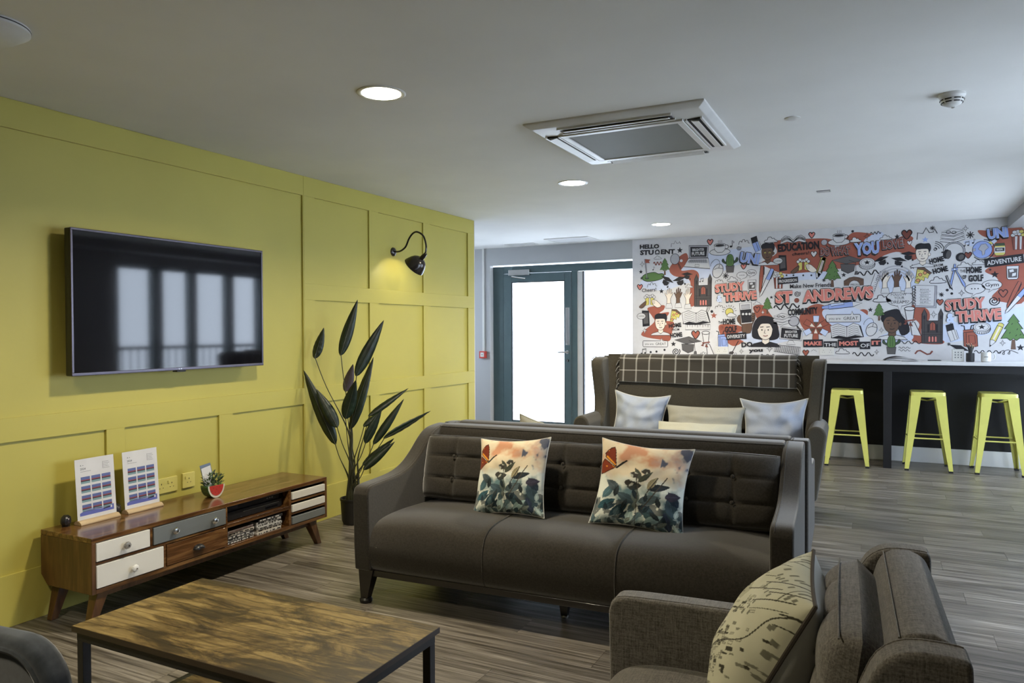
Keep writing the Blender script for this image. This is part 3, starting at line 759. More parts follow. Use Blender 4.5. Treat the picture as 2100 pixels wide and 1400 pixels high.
# two desk calendars in beech holders
M_PAPER = plain('white_card', (0.62, 0.62, 0.63), 0.6)
M_CALBLUE = plain('calendar_blue', srgb(88, 96, 168), 0.5)
M_CALLILAC = plain('calendar_lilac', srgb(150, 160, 205), 0.5)
M_PH1 = plain('photo_dusk_blue', srgb(86, 98, 150), 0.5); M_PH2 = plain('photo_red', srgb(140, 62, 62), 0.5)
M_PH3 = plain('photo_dark', srgb(45, 45, 58), 0.5); M_PH4 = plain('photo_teal', srgb(120, 150, 155), 0.5)
M_GREYINK = plain('grey_ink', (0.12, 0.13, 0.14), 0.6)
def calendar(y0, label):
    r = empty('desk_calendar', label, 'calendar', (0.115, y0 + 0.105, 0.43), math.radians(1.5), 'desk calendars on the console')
    MB().prism([(-0.028, 0.0), (0.026, 0.0), (0.026, 0.008), (0.012, 0.020), (-0.012, 0.022), (-0.028, 0.012)], 'y', -0.108, 0.108).build('beech_holder', M_PALEWOOD, r, bevel=0.002)
    s = MB().box(-0.001, 0.001, -0.105, 0.105, 0.0, 0.302).build('sheet', M_PAPER, r, loc=(-0.004, 0, 0.018), rot=(0, math.radians(-4), 0))
    def flat(name, mat, vs2, fs, d=0.0012):
        return MB().add([(d, a, b) for a, b in vs2], fs).build(name, mat, s, smooth=False)
    for i in range(4):
        for j in range(3):
            a = -0.078 + 0.056*j; b = 0.208 - 0.046*i - 0.012
            q = MB()
            for (t0, t1, mi) in ((0.0, 0.30, 3), (0.30, 0.44, 2), (0.44, 0.58, 1), (0.58, 1.0, 0)):
                q.add([(0.0012, a, b + 0.034*(t0 - 0.5)), (0.0012, a + 0.049, b + 0.034*(t0 - 0.5)), (0.0012, a + 0.049, b + 0.034*(t1 - 0.5)), (0.0012, a, b + 0.034*(t1 - 0.5))], [(0, 1, 2, 3)], mi)
            q.build('month_photo', [M_PH1, M_PH2, M_PH3, M_PH4], s, smooth=False)
    def txt(st, a, b, h, m, bold=0.0):
        v, f, w = text_geo(st, bold)
        flat('lettering', m, [(a + x*h, b + y*h) for x, y in v], f)
    txt('2024', -0.078, 0.248, 0.0105, M_GREYINK, 0.02)
    flat('subtitle_line', M_GREYINK, [(-0.078, 0.2385), (-0.022, 0.2385), (-0.022, 0.240), (-0.078, 0.240)], [(0, 1, 2, 3)])
    flat('logo_mark', M_GREYINK, [(-0.078, 0.268), (-0.071, 0.268), (-0.0745, 0.275), (-0.066, 0.268), (-0.060, 0.268), (-0.063, 0.273)], [(0, 1, 2), (3, 4, 5)])
    for k in range(5):
        flat('contact_line', M_GREYINK, [(0.046, 0.240 + 0.008*k), (0.080 - 0.004*(k % 3), 0.240 + 0.008*k), (0.080 - 0.004*(k % 3), 0.2415 + 0.008*k), (0.046, 0.2415 + 0.008*k)], [(0, 1, 2, 3)])
    flat('contact_bar', M_INK, [(0.042, 0.239), (0.0435, 0.239), (0.0435, 0.276), (0.042, 0.276)], [(0, 1, 2, 3)])
    n = 14
    top = [(-0.092 + 0.184*k/n, 0.036 + 0.006*math.sin(2.2*k/n*PI) + 0.012*k/n) for k in range(n + 1)]
    flat('blue_band', M_CALBLUE, [(x, 0.022) for x, _ in top] + top, [(k, k + 1, n + 2 + k, n + 1 + k) for k in range(n)], 0.0012)
    flat('lilac_wave', M_CALLILAC, [(x, z) for x, z in top] + [(x, z + 0.010*math.sin(PI*k/n)) for k, (x, z) in enumerate(top)], [(k, k + 1, n + 2 + k, n + 1 + k) for k in range(n)], 0.0012)
    flat('maker_mark', M_INK, [(0.034, 0.034), (0.070, 0.037), (0.070, 0.042), (0.034, 0.039)], [(0, 1, 2, 3)], 0.0014)
    flat('maker_badge', M_PAPER, [(0.074, 0.034), (0.082, 0.0345), (0.082, 0.045), (0.074, 0.0445)], [(0, 1, 2, 3)], 0.0014)
    return r
calendar(2.290, 'desk calendar sheet in beech holder, the one nearer the console end')
calendar(2.545, 'desk calendar sheet in beech holder, the one nearer the watermelon planter')
for (yy, lab) in ((2.255, 'small black round gadget at the console end behind the first calendar'), (2.522, 'small black round gadget between the two calendars')):
    r = empty('speaker_puck', lab, 'gadget', (0.075, yy, 0.43), 0.6)
    MB().lathe([(0.0, -0.016), (0.022, -0.016), (0.028, -0.008), (0.028, 0.008), (0.022, 0.016), (0.0, 0.018)], 24, (0, 0, 0.028), axis='x').build('body', M_BPLASTIC, r)
    MB().lathe([(0.0, 0.021), (0.014, 0.020), (0.017, 0.016)], 20, (0, 0, 0.028), axis='x').build('lens_ring', M_BEZEL, r)
    MB().box(-0.014, 0.014, -0.012, 0.012, 0.0, 0.004).build('foot', M_BPLASTIC, r)

# watermelon planter with succulents and leaflets
wm = empty('watermelon_planter', 'watermelon slice planter holding small green succulents on the console', 'planter', (0.205, 3.03, 0.43), math.radians(-8))
M_RIND = plain('green_rind_glaze', (0.02, 0.10, 0.03), 0.2, coat=0.6)
M_RINDW = plain('cream_rind_glaze', (0.6, 0.58, 0.48), 0.25, coat=0.6)
M_MELON = plain('red_melon_glaze', (0.45, 0.045, 0.035), 0.25, coat=0.6)
def half(r, n=20, zc=0.072, flat=0.0): return [(r*math.cos(PI + PI*k/n), zc + 1.0*r*1.35*math.sin(PI + PI*k/n)) for k in range(n + 1)]
def clampz(P): return [(a, max(b, 0.001)) for a, b in P]
MB().prism(clampz(half(0.056)), 'x', -0.036, 0.036).build('rind', M_RIND, wm, bevel=0.004)
MB().prism(clampz([(a, b) for a, b in half(0.053)]), 'x', 0.036, 0.0375).build('white_rim', M_RINDW, wm)
MB().prism([(a, max(b, 0.010)) for a, b in half(0.044)], 'x', 0.0375, 0.039).build('red_face', M_MELON, wm)
for (a, b) in ((-0.02, 0.058), (0.0, 0.050), (0.02, 0.060), (-0.008, 0.032), (0.012, 0.030), (0.028, 0.046), (-0.028, 0.042), (0.002, 0.064)):
    MB().ball((0.039, a, b), 0.001, 0.0017, 0.0028, 6, 4).build('seed', M_BPLASTIC, wm)
M_SUCC = plain('succulent_green', (0.10, 0.17, 0.06), 0.5); M_SUCC2 = plain('succulent_olive', (0.05, 0.07, 0.04), 0.5)
for mi, (mm, cnt) in enumerate(((M_SUCC, 70), (M_SUCC2, 60))):
    f = MB()
    for k in range(cnt):
        a = random.uniform(0, 2*PI); rr = random.uniform(0, 1)**0.5
        c = Vector((0.036*rr*math.cos(a), 0.060*rr*math.sin(a), 0.070 + random.uniform(0.0, 0.075)*(1 - 0.4*rr)))
        dd = Vector((math.cos(a)*rr + random.uniform(-.5, .5), math.sin(a)*rr + random.uniform(-.5, .5), random.uniform(0.2, 1.0))).normalized()
        s_ = dd.cross(Vector((0, 0, 1))).normalized() if abs(dd.z) < 0.99 else Vector((1, 0, 0))
        L_, W_ = random.uniform(0.018, 0.030), random.uniform(0.0045, 0.008)
        u_ = s_.cross(dd) * 0.002
        f.add([c - dd*0.006, c + dd*L_*0.5 + s_*W_, c + dd*L_, c + dd*L_*0.5 - s_*W_, c + dd*L_*0.5 + u_, c + dd*L_*0.5 - u_], [(0,1,4),(1,2,4),(2,3,4),(3,0,4),(0,5,1),(1,5,2),(2,5,3),(3,5,0)])
    o = f.build('succulent_leaves', mm, wm, smooth=False); o['kind'] = 'stuff'
M_CARDBLUE = plain('leaflet_blue', (0.12, 0.16, 0.24), 0.45)
for k, (dx, dy, hh, m, rz, ry) in enumerate(((-0.010, -0.004, 0.176, M_PAPER, 0.10, -0.12), (-0.018, 0.006, 0.190, M_CARDBLUE, -0.06, -0.16))):
    lf = MB().box(-0.0008, 0.0008, -0.036, 0.036, 0.02, hh - 0.02).build('leaflet', m, loc=(0.205 + dx, 3.03 + dy, 0.45), rot=(0.12, ry, rz))
    tag(lf, ('white folded leaflet' if k == 0 else 'blue printed leaflet') + ' tucked behind the succulents in the planter', 'leaflet')
# ------------------------------------------------------------------ upholstery
def tufted(w, h, t, cols, rows, groove=0.016, nx=48, ny=36, taper=0.0):
    """upright cushion in the x-z plane, front towards -y, base at z=0"""
    mb = MB()
    sx = [(-1 + 2*k/cols) for k in range(1, cols)]; sz = [(-1 + 2*k/rows) for k in range(1, rows)]
    def prof(u, v):
        return (max(0, 1 - abs(u)**7))**0.4 * (max(0, 1 - abs(v)**7))**0.4
    def front(a, b):
        u, v = 2*a - 1, 2*b - 1
        d = t/2 * prof(u, v)
        pu = 1.0
        gx = max([math.exp(-(((u - s)*w/2)/0.009)**2) for s in sx] or [0])
        gz = max([math.exp(-(((v - s)*h/2)/0.009)**2) for s in sz] or [0])
        gb = max([math.exp(-((((u - s)*w/2)**2 + ((v - r)*h/2)**2)**0.5/0.020)**2) for s in sx for r in sz] or [0])
        # soft bellies between the seams
        cu = abs(math.sin(PI*(u + 1)/2*cols)); cv = abs(math.sin(PI*(v + 1)/2*rows))
        d += prof(u, v)**3 * (0.009*(cu*cv)**0.4 - groove*0.55*max(gx*0.8, gz) - groove*0.9*gb)
        wob = 0.004*noise.noise((u*3, v*3, w*10))
        k = 1 - 0.035*(abs(v)**4)*1.0
        return (u*w/2*(1 - 0.02*v*v), -d - wob*prof(u, v), h/2 + v*h/2*(1 - 0.03*u*u) )
    def back(a, b):
        u, v = 2*a - 1, 2*b - 1
        return (u*w/2*(1 - 0.02*v*v), t/2*prof(u, v), h/2 + v*h/2*(1 - 0.03*u*u))
    mb.grid(front, nx, ny); mb.grid(back, 16, 12, flip=True)
    return mb, [(s*w/2, r*h/2 + h/2) for s in sx for r in sz]

ARM = [(0.0, 0.30), (0.0, 0.555), (0.012, 0.585), (0.05, 0.600), (0.15, 0.604), (0.31, 0.612), (0.43, 0.640), (0.53, 0.695), (0.62, 0.762), (0.69, 0.800), (0.76, 0.815), (0.86, 0.820), (0.886, 0.815), (0.89, 0.79)]
ARM2 = [(0.0, 0.30), (0.0, 0.555), (0.012, 0.585), (0.05, 0.600), (0.20, 0.604), (0.42, 0.606), (0.61, 0.614), (0.675, 0.655), (0.705, 0.73), (0.735, 0.79), (0.785, 0.820), (0.86, 0.822), (0.886, 0.815), (0.89, 0.79)]
def make_sofa(name, label, cat, width, ncush, fab, group=None, cols=3, rows=3, aw=0.092, depth=0.89, cushion_h=0.362, cy=0.535, lean=14, ct=0.15, prof_arm=None, bt=0.155):
    r = empty(name, label, cat, group=group)
    k = depth / 0.89
    hw = width/2
    top = spline([(a*k, b) for a, b in (prof_arm or ARM)[1:]], 3)
    outline = [(0.012, 0.172), (0.004, 0.30)] + top + [(depth, 0.172)]
    for s in (-1, 1):
        x0, x1 = (-hw, -hw + aw) if s < 0 else (hw - aw, hw)
        arm = MB().prism(outline, 'x', x0, x1).build('arm', fab, r, bevel=0.022, seg=4, bangle=40)
        xs = x0 + 0.018 if s > 0 else x1 - 0.018
        pip = [(xs, a, b) for a, b in top[2:-4]]
        MB().tube(pip, 0.0022, 6).build('piping', fab, arm)
    iw = hw - aw + 0.004
    # seat
    prof = spline([(0.045, 0.168), (0.018, 0.20), (0.006, 0.27), (0.010, 0.34), (0.034, 0.40), (0.085, 0.432), (0.17, 0.445), (0.32, 0.446), (0.50, 0.436), (0.62, 0.430)], 5)
    nx = 40
    seat = MB()
    n = len(prof) - 1
    def sf(a, b):
        u = 2*a - 1
        p = prof[min(int(round(b*n)), n)]
        e = (1 - abs(u)**10)
        return (u*iw, p[0] + 0.006*(1 - e), p[1]*1.0 - 0.022*(1 - e)*(p[1] > 0.3) + 0.004*math.cos(u*PI*ncush)*(p[1] > 0.35))
    seat.grid(sf, nx, n)
    seat.box(-iw, iw, 0.05, 0.62, 0.168, 0.172)
    so = seat.build('seat', fab, r, angle=60)
    for c in range(1, ncush):
        x = -iw + 2*iw*c/ncush
        MB().tube([(x, p[0] - 0.0008, p[1] + 0.0015) for p in prof[2:-2]], 0.0026, 6).build('seam', fab, so)
    MB().box(-hw + 0.03, hw - 0.03, 0.035, depth - 0.03, 0.140, 0.172).build('base_rail', M_DARKLEG, r, bevel=0.004)
    # back
    D = depth
    bp = [(D - bt - 0.135, 0.30), (D - bt - 0.01, 0.78), (D - bt, 0.808), (D - bt + 0.025, 0.826), (D - 0.05, 0.828), (D - 0.018, 0.814), (D - 0.004, 0.78), (D - 0.004, 0.172), (D - bt - 0.135, 0.172)]
    bk = MB().prism(bp, 'x', -iw - 0.004, iw + 0.004).build('backrest', fab, r, bevel=0.02, seg=3)
    MB().tube([(-iw, D - bt + 0.007, 0.816), (iw, D - bt + 0.007, 0.816)], 0.002, 6).build('piping', fab, bk)
    cw = 2*iw/ncush
    first = None
    for c in range(ncush):
        mb, btn = tufted(cw*0.992, cushion_h, ct, cols, rows)
        cu = mb.build('back_cushion', fab, r, angle=0, loc=(-iw + cw*(c + 0.5), cy, 0.436), rot=(math.radians(-lean), 0, 0))
        for (bx, bz) in btn:
            MB().ball((bx, -ct/2 - 0.003, bz), 0.009, 0.006, 0.009, 10, 6).build('button', fab, cu)
        MB().tube([(-cw*0.47, -ct*0.30, cushion_h*0.965), (0, -ct*0.33, cushion_h*0.985), (cw*0.47, -ct*0.30, cushion_h*0.965)], 0.0018, 6).build('piping', fab, cu)
    # legs
    for sx in (-1, 1):
        for (yy, fr) in ((0.055, 1), (depth - 0.06, -1)):
            xx = sx*(hw - 0.050)
            a, b = 0.034, 0.020
            dx = sx*0.008; dy = -fr*0.004
            lg = MB().hexa([(xx + dx - b, yy + dy - b, 0.022), (xx + dx + b, yy + dy - b, 0.022), (xx + dx + b, yy + dy + b, 0.022), (xx + dx - b, yy + dy + b, 0.022)],
                           [(xx - a - (0.02 if sx > 0 else 0), yy - a, 0.175), (xx + a + (0.02 if sx < 0 else 0), yy - a, 0.175), (xx + a + (0.02 if sx < 0 else 0), yy + a, 0.175), (xx - a - (0.02 if sx > 0 else 0), yy + a, 0.175)]).build('leg', M_DARKLEG, r, bevel=0.003)
            MB().lathe([(0.022, 0.0), (0.032, 0.004), (0.033, 0.016), (0.026, 0.026), (0.0, 0.028)], 16, (xx + dx, yy + dy, 0.0)).build('foot_cap', M_BLACKMETAL, lg)
    if width > 1.5:
        lg = MB().hexa([(-0.015, 0.24, 0.012), (0.015, 0.24, 0.012), (0.015, 0.27, 0.012), (-0.015, 0.27, 0.012)], [(-0.03, 0.225, 0.142), (0.03, 0.225, 0.142), (0.03, 0.285, 0.142), (-0.03, 0.285, 0.142)]).build('leg', M_DARKLEG, r)
        MB().lathe([(0.016, 0.0), (0.018, 0.006), (0.016, 0.014), (0.0, 0.014)], 12, (0, 0.255, 0.0)).build('foot_cap', M_STEEL, lg)
    return r
sofa = make_sofa('sofa', 'dark taupe three-seat sofa with tufted back, holding two floral cushions', 'sofa', 2.09, 3, M_SOFA)
sofa.location = (2.302, 3.025, 0); sofa.rotation_euler = (0, 0, math.radians(2.6))
sofa2 = dup(sofa)
sofa2.location = (2.236, 4.825, 0); sofa2.rotation_euler = (0, 0, math.radians(182.6))
tag(sofa2, 'dark taupe sofa turned away, back to back with the front sofa')
arm = make_sofa('armchair', 'grey-brown tweed armchair in the lower right corner', 'armchair', 0.74, 1, M_TWEED, cols=3, rows=3, aw=0.085, depth=0.83, cushion_h=0.365, cy=0.612, lean=8, ct=0.135, prof_arm=ARM2, bt=0.115)
arm.location = (2.950, 1.775, 0); arm.rotation_euler = (0, 0, math.radians(-87.3))

# wing-back sofa
wg = empty('wingback_sofa', 'high wing-back taupe sofa in front of the mural', 'sofa', (2.365, 5.55, 0), math.radians(2))
W2 = 0.875
bp = [(0.46, 0.30), (0.585, 1.09), (0.60, 1.125), (0.63, 1.142), (0.67, 1.145), (0.71, 1.13), (0.725, 1.09), (0.70, 0.17), (0.46, 0.17)]
wb = MB()
prof = spline(bp[:8], 5)
def bf(a, b):
    u = 2*a - 1; n_ = len(prof) - 1
    p = prof[min(int(round(b*n_)), n_)]
    d = 0
    if p[0] < 0.6 and p[1] < 1.08:
        for bx in (-0.60, -0.20, 0.20, 0.60):
            for bz in (0.90, 0.62):
                d += 0.016*math.exp(-(((u*W2*0.99 - bx)**2 + (p[1] - bz)**2)**0.5/0.045)**2)
    return (u*W2*0.985, p[0] + d, p[1])
wb.grid(bf, 60, len(prof) - 1)
wbo = wb.build('backrest', M_SOFAWING, wg, angle=60)
MB().box(-W2*0.985, W2*0.985, 0.62, 0.69, 0.17, 0.95).build('back_core', M_SOFAWING, wg, bevel=0.02)
for bx in (-0.60, -0.20, 0.20, 0.60):
    for bz in (0.90, 0.62):
        yb = 0.46 + (bz - 0.30)/0.79*0.125
        MB().ball((bx, yb + 0.010, bz), 0.012, 0.007, 0.012, 10, 6).build('button', M_SOFAWING, wbo)
for s in (-1, 1):
    # wing: a flared curved panel that runs down into the arm
    out = [(0.70, 0.55), (0.725, 1.09), (0.70, 1.135), (0.64, 1.148), (0.52, 1.150), (0.44, 1.140), (0.405, 1.11), (0.40, 1.05), (0.412, 0.92), (0.415, 0.80), (0.38, 0.70), (0.30, 0.62), (0.30, 0.52), (0.70, 0.52)]
    oc = out[:1] + spline(out[1:12], 4) + out[12:]
    w = MB().prism(oc, 'x', -0.048, 0.048)
    # flare outwards towards the top
    w.v = [(s*(W2 - 0.048) + v[0] + s*(max(0, v[2] - 0.62)*0.085), v[1], v[2]) for v in w.v]
    wo = w.build('wing', M_SOFAWING, wg, bevel=0.028, seg=4, bangle=45)
    edge = [(s*(W2 - 0.005) + s*max(0, b - 0.62)*0.085, a - 0.003, b) for a, b in oc[12:42]]
    MB().tube(edge, 0.0035, 6).build('piping', M_SOFAWING, wo)
    # arm: upright pad with a fully rounded top
    n = 14
    sec = [(-0.062, 0.17)] + [(-0.066*math.cos(PI*k/n), 0.628 + 0.070*math.sin(PI*k/n)) for k in range(n + 1)] + [(0.062, 0.17)]
    a = MB().prism([(s*(W2 - 0.055) + x*(1 if z > 0.4 else 0.85) + s*(0.050 if z > 0.4 else 0.0), z) for x, z in sec], 'y', 0.0, 0.56)
    a.build('arm', M_SOFAWING, wg, bevel=0.02, seg=3, bangle=50)
MB().box(-W2 + 0.10, W2 - 0.10, 0.02, 0.50, 0.17, 0.44).build('seat', M_SOFAWING, wg, bevel=0.05, seg=5)
for sx in (-1, 1):
    for yy in (0.06, 0.64):
        MB().hexa([(sx*0.80 - 0.016, yy - 0.016, 0), (sx*0.80 + 0.016, yy - 0.016, 0), (sx*0.80 + 0.016, yy + 0.016, 0), (sx*0.80 - 0.016, yy + 0.016, 0)],
                  [(sx*0.79 - 0.03, yy - 0.03, 0.172), (sx*0.79 + 0.03, yy - 0.03, 0.172), (sx*0.79 + 0.03, yy + 0.03, 0.172), (sx*0.79 - 0.03, yy + 0.03, 0.172)]).build('leg', M_DARKLEG, wg)

# plaid throw over its back
M_PLAID, _n, _l, _b = base('plaid_wool', (0.07, 0.065, 0.055), 0.95, spec=0.1, sheen=0.3)
_uv = _n.new('ShaderNodeUVMap'); _uv.uv_map = 'weave'
_sx = _n.new('ShaderNodeSeparateXYZ'); _l.new(_uv.outputs[0], _sx.inputs[0])
def stripe(sock, period, offset, width):
    a = _n.new('ShaderNodeMath'); a.operation = 'ADD'; a.inputs[1].default_value = offset; _l.new(sock, a.inputs[0])
    m_ = _n.new('ShaderNodeMath'); m_.operation = 'PINGPONG'; m_.inputs[1].default_value = period/2; _l.new(a.outputs[0], m_.inputs[0])
    c_ = _n.new('ShaderNodeMath'); c_.operation = 'LESS_THAN'; c_.inputs[1].default_value = width/2; _l.new(m_.outputs[0], c_.inputs[0])
    return c_.outputs[0]
_a = stripe(_sx.outputs['X'], 0.1105, 0.015, 0.013); _c = stripe(_sx.outputs['Y'], 0.105, 0.0, 0.010)
_s = _n.new('ShaderNodeMath'); _s.operation = 'ADD'; _l.new(_a, _s.inputs[0]); _l.new(_c, _s.inputs[1])
_col = ramp(_n, _l, _s.outputs[0], [(0.0, (0.058, 0.052, 0.043)), (0.5, (0.26, 0.25, 0.23)), (1.0, (0.26, 0.25, 0.23))])
_h = _n.new('ShaderNodeMath'); _h.operation = 'MULTIPLY'; _h.inputs[1].default_value = 0.5; _l.new(_s.outputs[0], _h.inputs[0])
_col = ramp(_n, _l, _h.outputs[0], [(0.0, (0.055, 0.050, 0.042)), (0.5, (0.25, 0.24, 0.22)), (1.0, (0.42, 0.41, 0.38))])
_l.new(_col, _b.inputs['Base Color'])
bump(_n, _l, _b, noise_tex(_n, _l, coords(_n, _l), 500, 2), 0.4, 0.002)
th_ = empty('throw_blanket', 'grey plaid throw with fringed ends over the wing-back sofa', 'throw', (2.365, 5.55, 0), math.radians(2))
path = spline([(0.555, 0.925), (0.566, 1.00), (0.578, 1.07), (0.592, 1.135), (0.630, 1.160), (0.672, 1.164), (0.715, 1.150), (0.738, 1.10), (0.738, 0.98)], 5)
plen = [0]
for a, b in zip(path, path[1:]): plen.append(plen[-1] + math.dist(a, b))
tb = MB(); uvs = []
NX = 70
for j, (yy, zz) in enumerate(path):
    for i in range(NX + 1):
        u = i/NX; x = -0.715 + 1.42*u
        sag = (0.010*(1 - u) - 0.014*u) * (1 if j < 12 else 0)*(1 - j/12 if j < 12 else 0)
        wv = 0.004*math.sin(x*9 + j*0.2) + 0.003*noise.noise((x*5, j*0.15, 0))
        tb.v.append((x, yy - 0.012 + (wv if j < 14 else -wv), zz + 0.006 + sag + 0.003*noise.noise((x*6, 5, j*0.2))))
        uvs.append((x, plen[j]))
for j in range(len(path) - 1):
    for i in range(NX):
        w_ = NX + 1
        tb.f.append((j*w_ + i, j*w_ + i + 1, (j + 1)*w_ + i + 1, (j + 1)*w_ + i)); tb.m.append(0)
tbo = tb.build('cloth', M_PLAID, th_, angle=0)
uvl = tbo.data.uv_layers.new(name='weave')
for lp in tbo.data.loops: uvl.data[lp.index].uv = uvs[lp.vertex_index]
_so = tbo.modifiers.new('thick', 'SOLIDIFY'); _so.thickness = 0.010; _so.offset = 0
for s in (-1, 1):
    f = MB()
    for k in range(16):
        j = int(k/16*(len(path) - 22)); yy, zz = path[j]
        x = -0.715 if s < 0 else 0.705
        L_ = random.uniform(0.05, 0.085)
        p = [Vector((x, yy - 0.012, zz))]
        for q in range(1, 5):
            p.append(p[-1] + Vector((s*L_/4*(1.0 if q < 2 else random.uniform(0.0, 0.5)), random.uniform(-0.004, 0.002), -L_/4*random.uniform(0.4, 1.1))))
        f.tube(p, [0.0035, 0.003, 0.003, 0.0028, 0.002], 5)
    o = f.build('fringe', M_PLAID, th_); o['kind'] = 'stuff'
    uu = o.data.uv_layers.new(name='weave')
    for lp in o.data.loops: uu.data[lp.index].uv = ((0.04, 0.05) if (lp.vertex_index // 25) % 3 else (-0.015, 0.05))

# ------------------------------------------------------------------ cushions
def pillow(w, h, t, n=36, pinch=0.10, wr=0.006, seed=0, ear=0.5, crush=0.0):
    mb = MB()
    def pt(a, b, side):
        u, v = 2*a - 1, 2*b - 1
        x = w/2*u*(1 - pinch*(1 - v*v)*abs(u)); z = h/2*v*(1 - pinch*(1 - u*u)*abs(v))
        e = max(0, (1 - u*u))**ear * max(0, (1 - v*v))**ear
        cu = (abs(u)*abs(v))
        d = t/2*e
        fold = wr*noise.noise((u*2.2 + seed, v*2.2, side*3.0)) * e**0.5 * 2
        ray = wr*1.5*noise.noise((math.cos(math.atan2(v, u))*2.5 + seed, math.sin(math.atan2(v, u))*2.5, seed))*min(1, (u*u + v*v))*e**0.7
        cr = -crush*math.exp(-((u*1.4)**2 + ((v + 0.05)*1.6)**2)) if side < 0 else 0
        return (x, side*(d + cr) + (fold + ray), z)
    mb.grid(lambda a, b: pt(a, b, -1), n, n)
    mb.grid(lambda a, b: pt(a, b, 1), n, n, flip=True)
    rim = []
    for k in range(n): rim.append(pt(k/n, 0, -1))
    for k in range(n): rim.append(pt(1, k/n, -1))
    for k in range(n): rim.append(pt(1 - k/n, 1, -1))
    for k in range(n): rim.append(pt(0, 1 - k/n, -1))
    return mb, rim
def place_pillow(name, label, mats, w, h, t, loc, rx, ry, rz, trim=None, trim_r=0.003, group=None, **kw):
    r = empty(name, label, 'cushion', loc, group=group)
    r.rotation_euler = (rx, ry, rz)
    mb, rim = pillow(w, h, t, **kw)
    b = mb.build('cover', mats, r, angle=0)
    if trim:
        MB().tube(rim, trim_r, 6, closed=True).build('edge_trim', trim, r)
    return r, b
# printed floral cushions: the print is woven colour, worked out cell by cell
def mixc(a, b, t): return tuple(x + (y - x)*t for x, y in zip(a, b))
def in_leaf(x, y, bx, by, ang, L, W):
    dx, dy = x - bx, y - by
    u = dx*math.cos(ang) + dy*math.sin(ang); v = -dx*math.sin(ang) + dy*math.cos(ang)
    if u < 0 or u > L: return 0
    hw = W*math.sin(PI*(u/L)**0.8)
    return 1 if abs(v) < hw else 0
def in_poly(x, y, P):
    c = False; j = len(P) - 1
    for i in range(len(P)):
        if (P[i][1] > y) != (P[j][1] > y) and x < (P[j][0] - P[i][0])*(y - P[i][1])/(P[j][1] - P[i][1]) + P[i][0]: c = not c
        j = i
    return c
def seg_d(x, y, a, b):
    ax, ay = a; bx, by = b
    t = max(0, min(1, ((x - ax)*(bx - ax) + (y - ay)*(by - ay))/((bx - ax)**2 + (by - ay)**2 + 1e-9)))
    return math.hypot(x - ax - t*(bx - ax), y - ay - t*(by - ay))
_lin = lambda r, g, b: srgb(r, g, b)[:3]
random.seed(21)
LEAVES = [(0.52, 0.30, 0.35, 0.26, 0.055, (78, 92, 96)), (0.50, 0.28, 2.75, 0.26, 0.05, (58, 74, 82)), (0.50, 0.28, 1.75, 0.20, 0.045, (96, 108, 104)), (0.52, 0.25, -0.45, 0.24, 0.06, (48, 60, 70)),
          (0.60, 0.46, 0.25, 0.26, 0.04, (40, 46, 52)), (0.60, 0.46, 1.0, 0.18, 0.035, (150, 140, 110)), (0.52, 0.55, 2.1, 0.16, 0.035, (64, 68, 62)), (0.50, 0.52, 0.8, 0.2, 0.03, (60, 64, 56)),
          (0.92, 0.18, 1.9, 0.26, 0.07, (58, 76, 86)), (0.96, 0.32, 2.3, 0.2, 0.05, (40, 52, 66)), (0.10, 0.30, 0.9, 0.22, 0.05, (70, 96, 104)), (0.06, 0.18, 0.5, 0.24, 0.05, (52, 84, 94)),
          (0.30, 0.40, 2.6, 0.22, 0.05, (80, 92, 98)), (0.38, 0.46, 0.2, 0.16, 0.05, (50, 54, 52)), (0.22, 0.10, 0.7, 0.26, 0.05, (44, 66, 76)), (0.70, 0.08, 2.2, 0.22, 0.055, (56, 78, 84)),
          (0.40, 0.02, 1.3, 0.2, 0.05, (150, 170, 168)), (0.80, 0.40, 0.2, 0.18, 0.05, (54, 52, 66)), (0.86, 0.02, 1.8, 0.22, 0.05, (46, 56, 74)), (0.60, 0.05, 0.6, 0.24, 0.045, (130, 152, 150))]
for k in range(44):
    c = random.choice([(52, 70, 78), (78, 98, 104), (150, 166, 164), (34, 46, 54), (104, 112, 106), (42, 50, 54)])
    LEAVES.append((random.random(), random.uniform(-0.08, 0.22) + (0.12 if k % 4 == 0 else 0), random.uniform(0.2, 2.9), random.uniform(0.08, 0.17), random.uniform(0.016, 0.036), c))
WING = [(0.225, 0.66), (0.06, 0.77), (0.05, 0.82), (0.12, 0.90), (0.165, 0.925), (0.19, 0.88)]
WING2 = [(0.225, 0.66), (0.05, 0.755), (0.0, 0.68), (0.0, 0.57), (0.06, 0.575), (0.15, 0.62)]
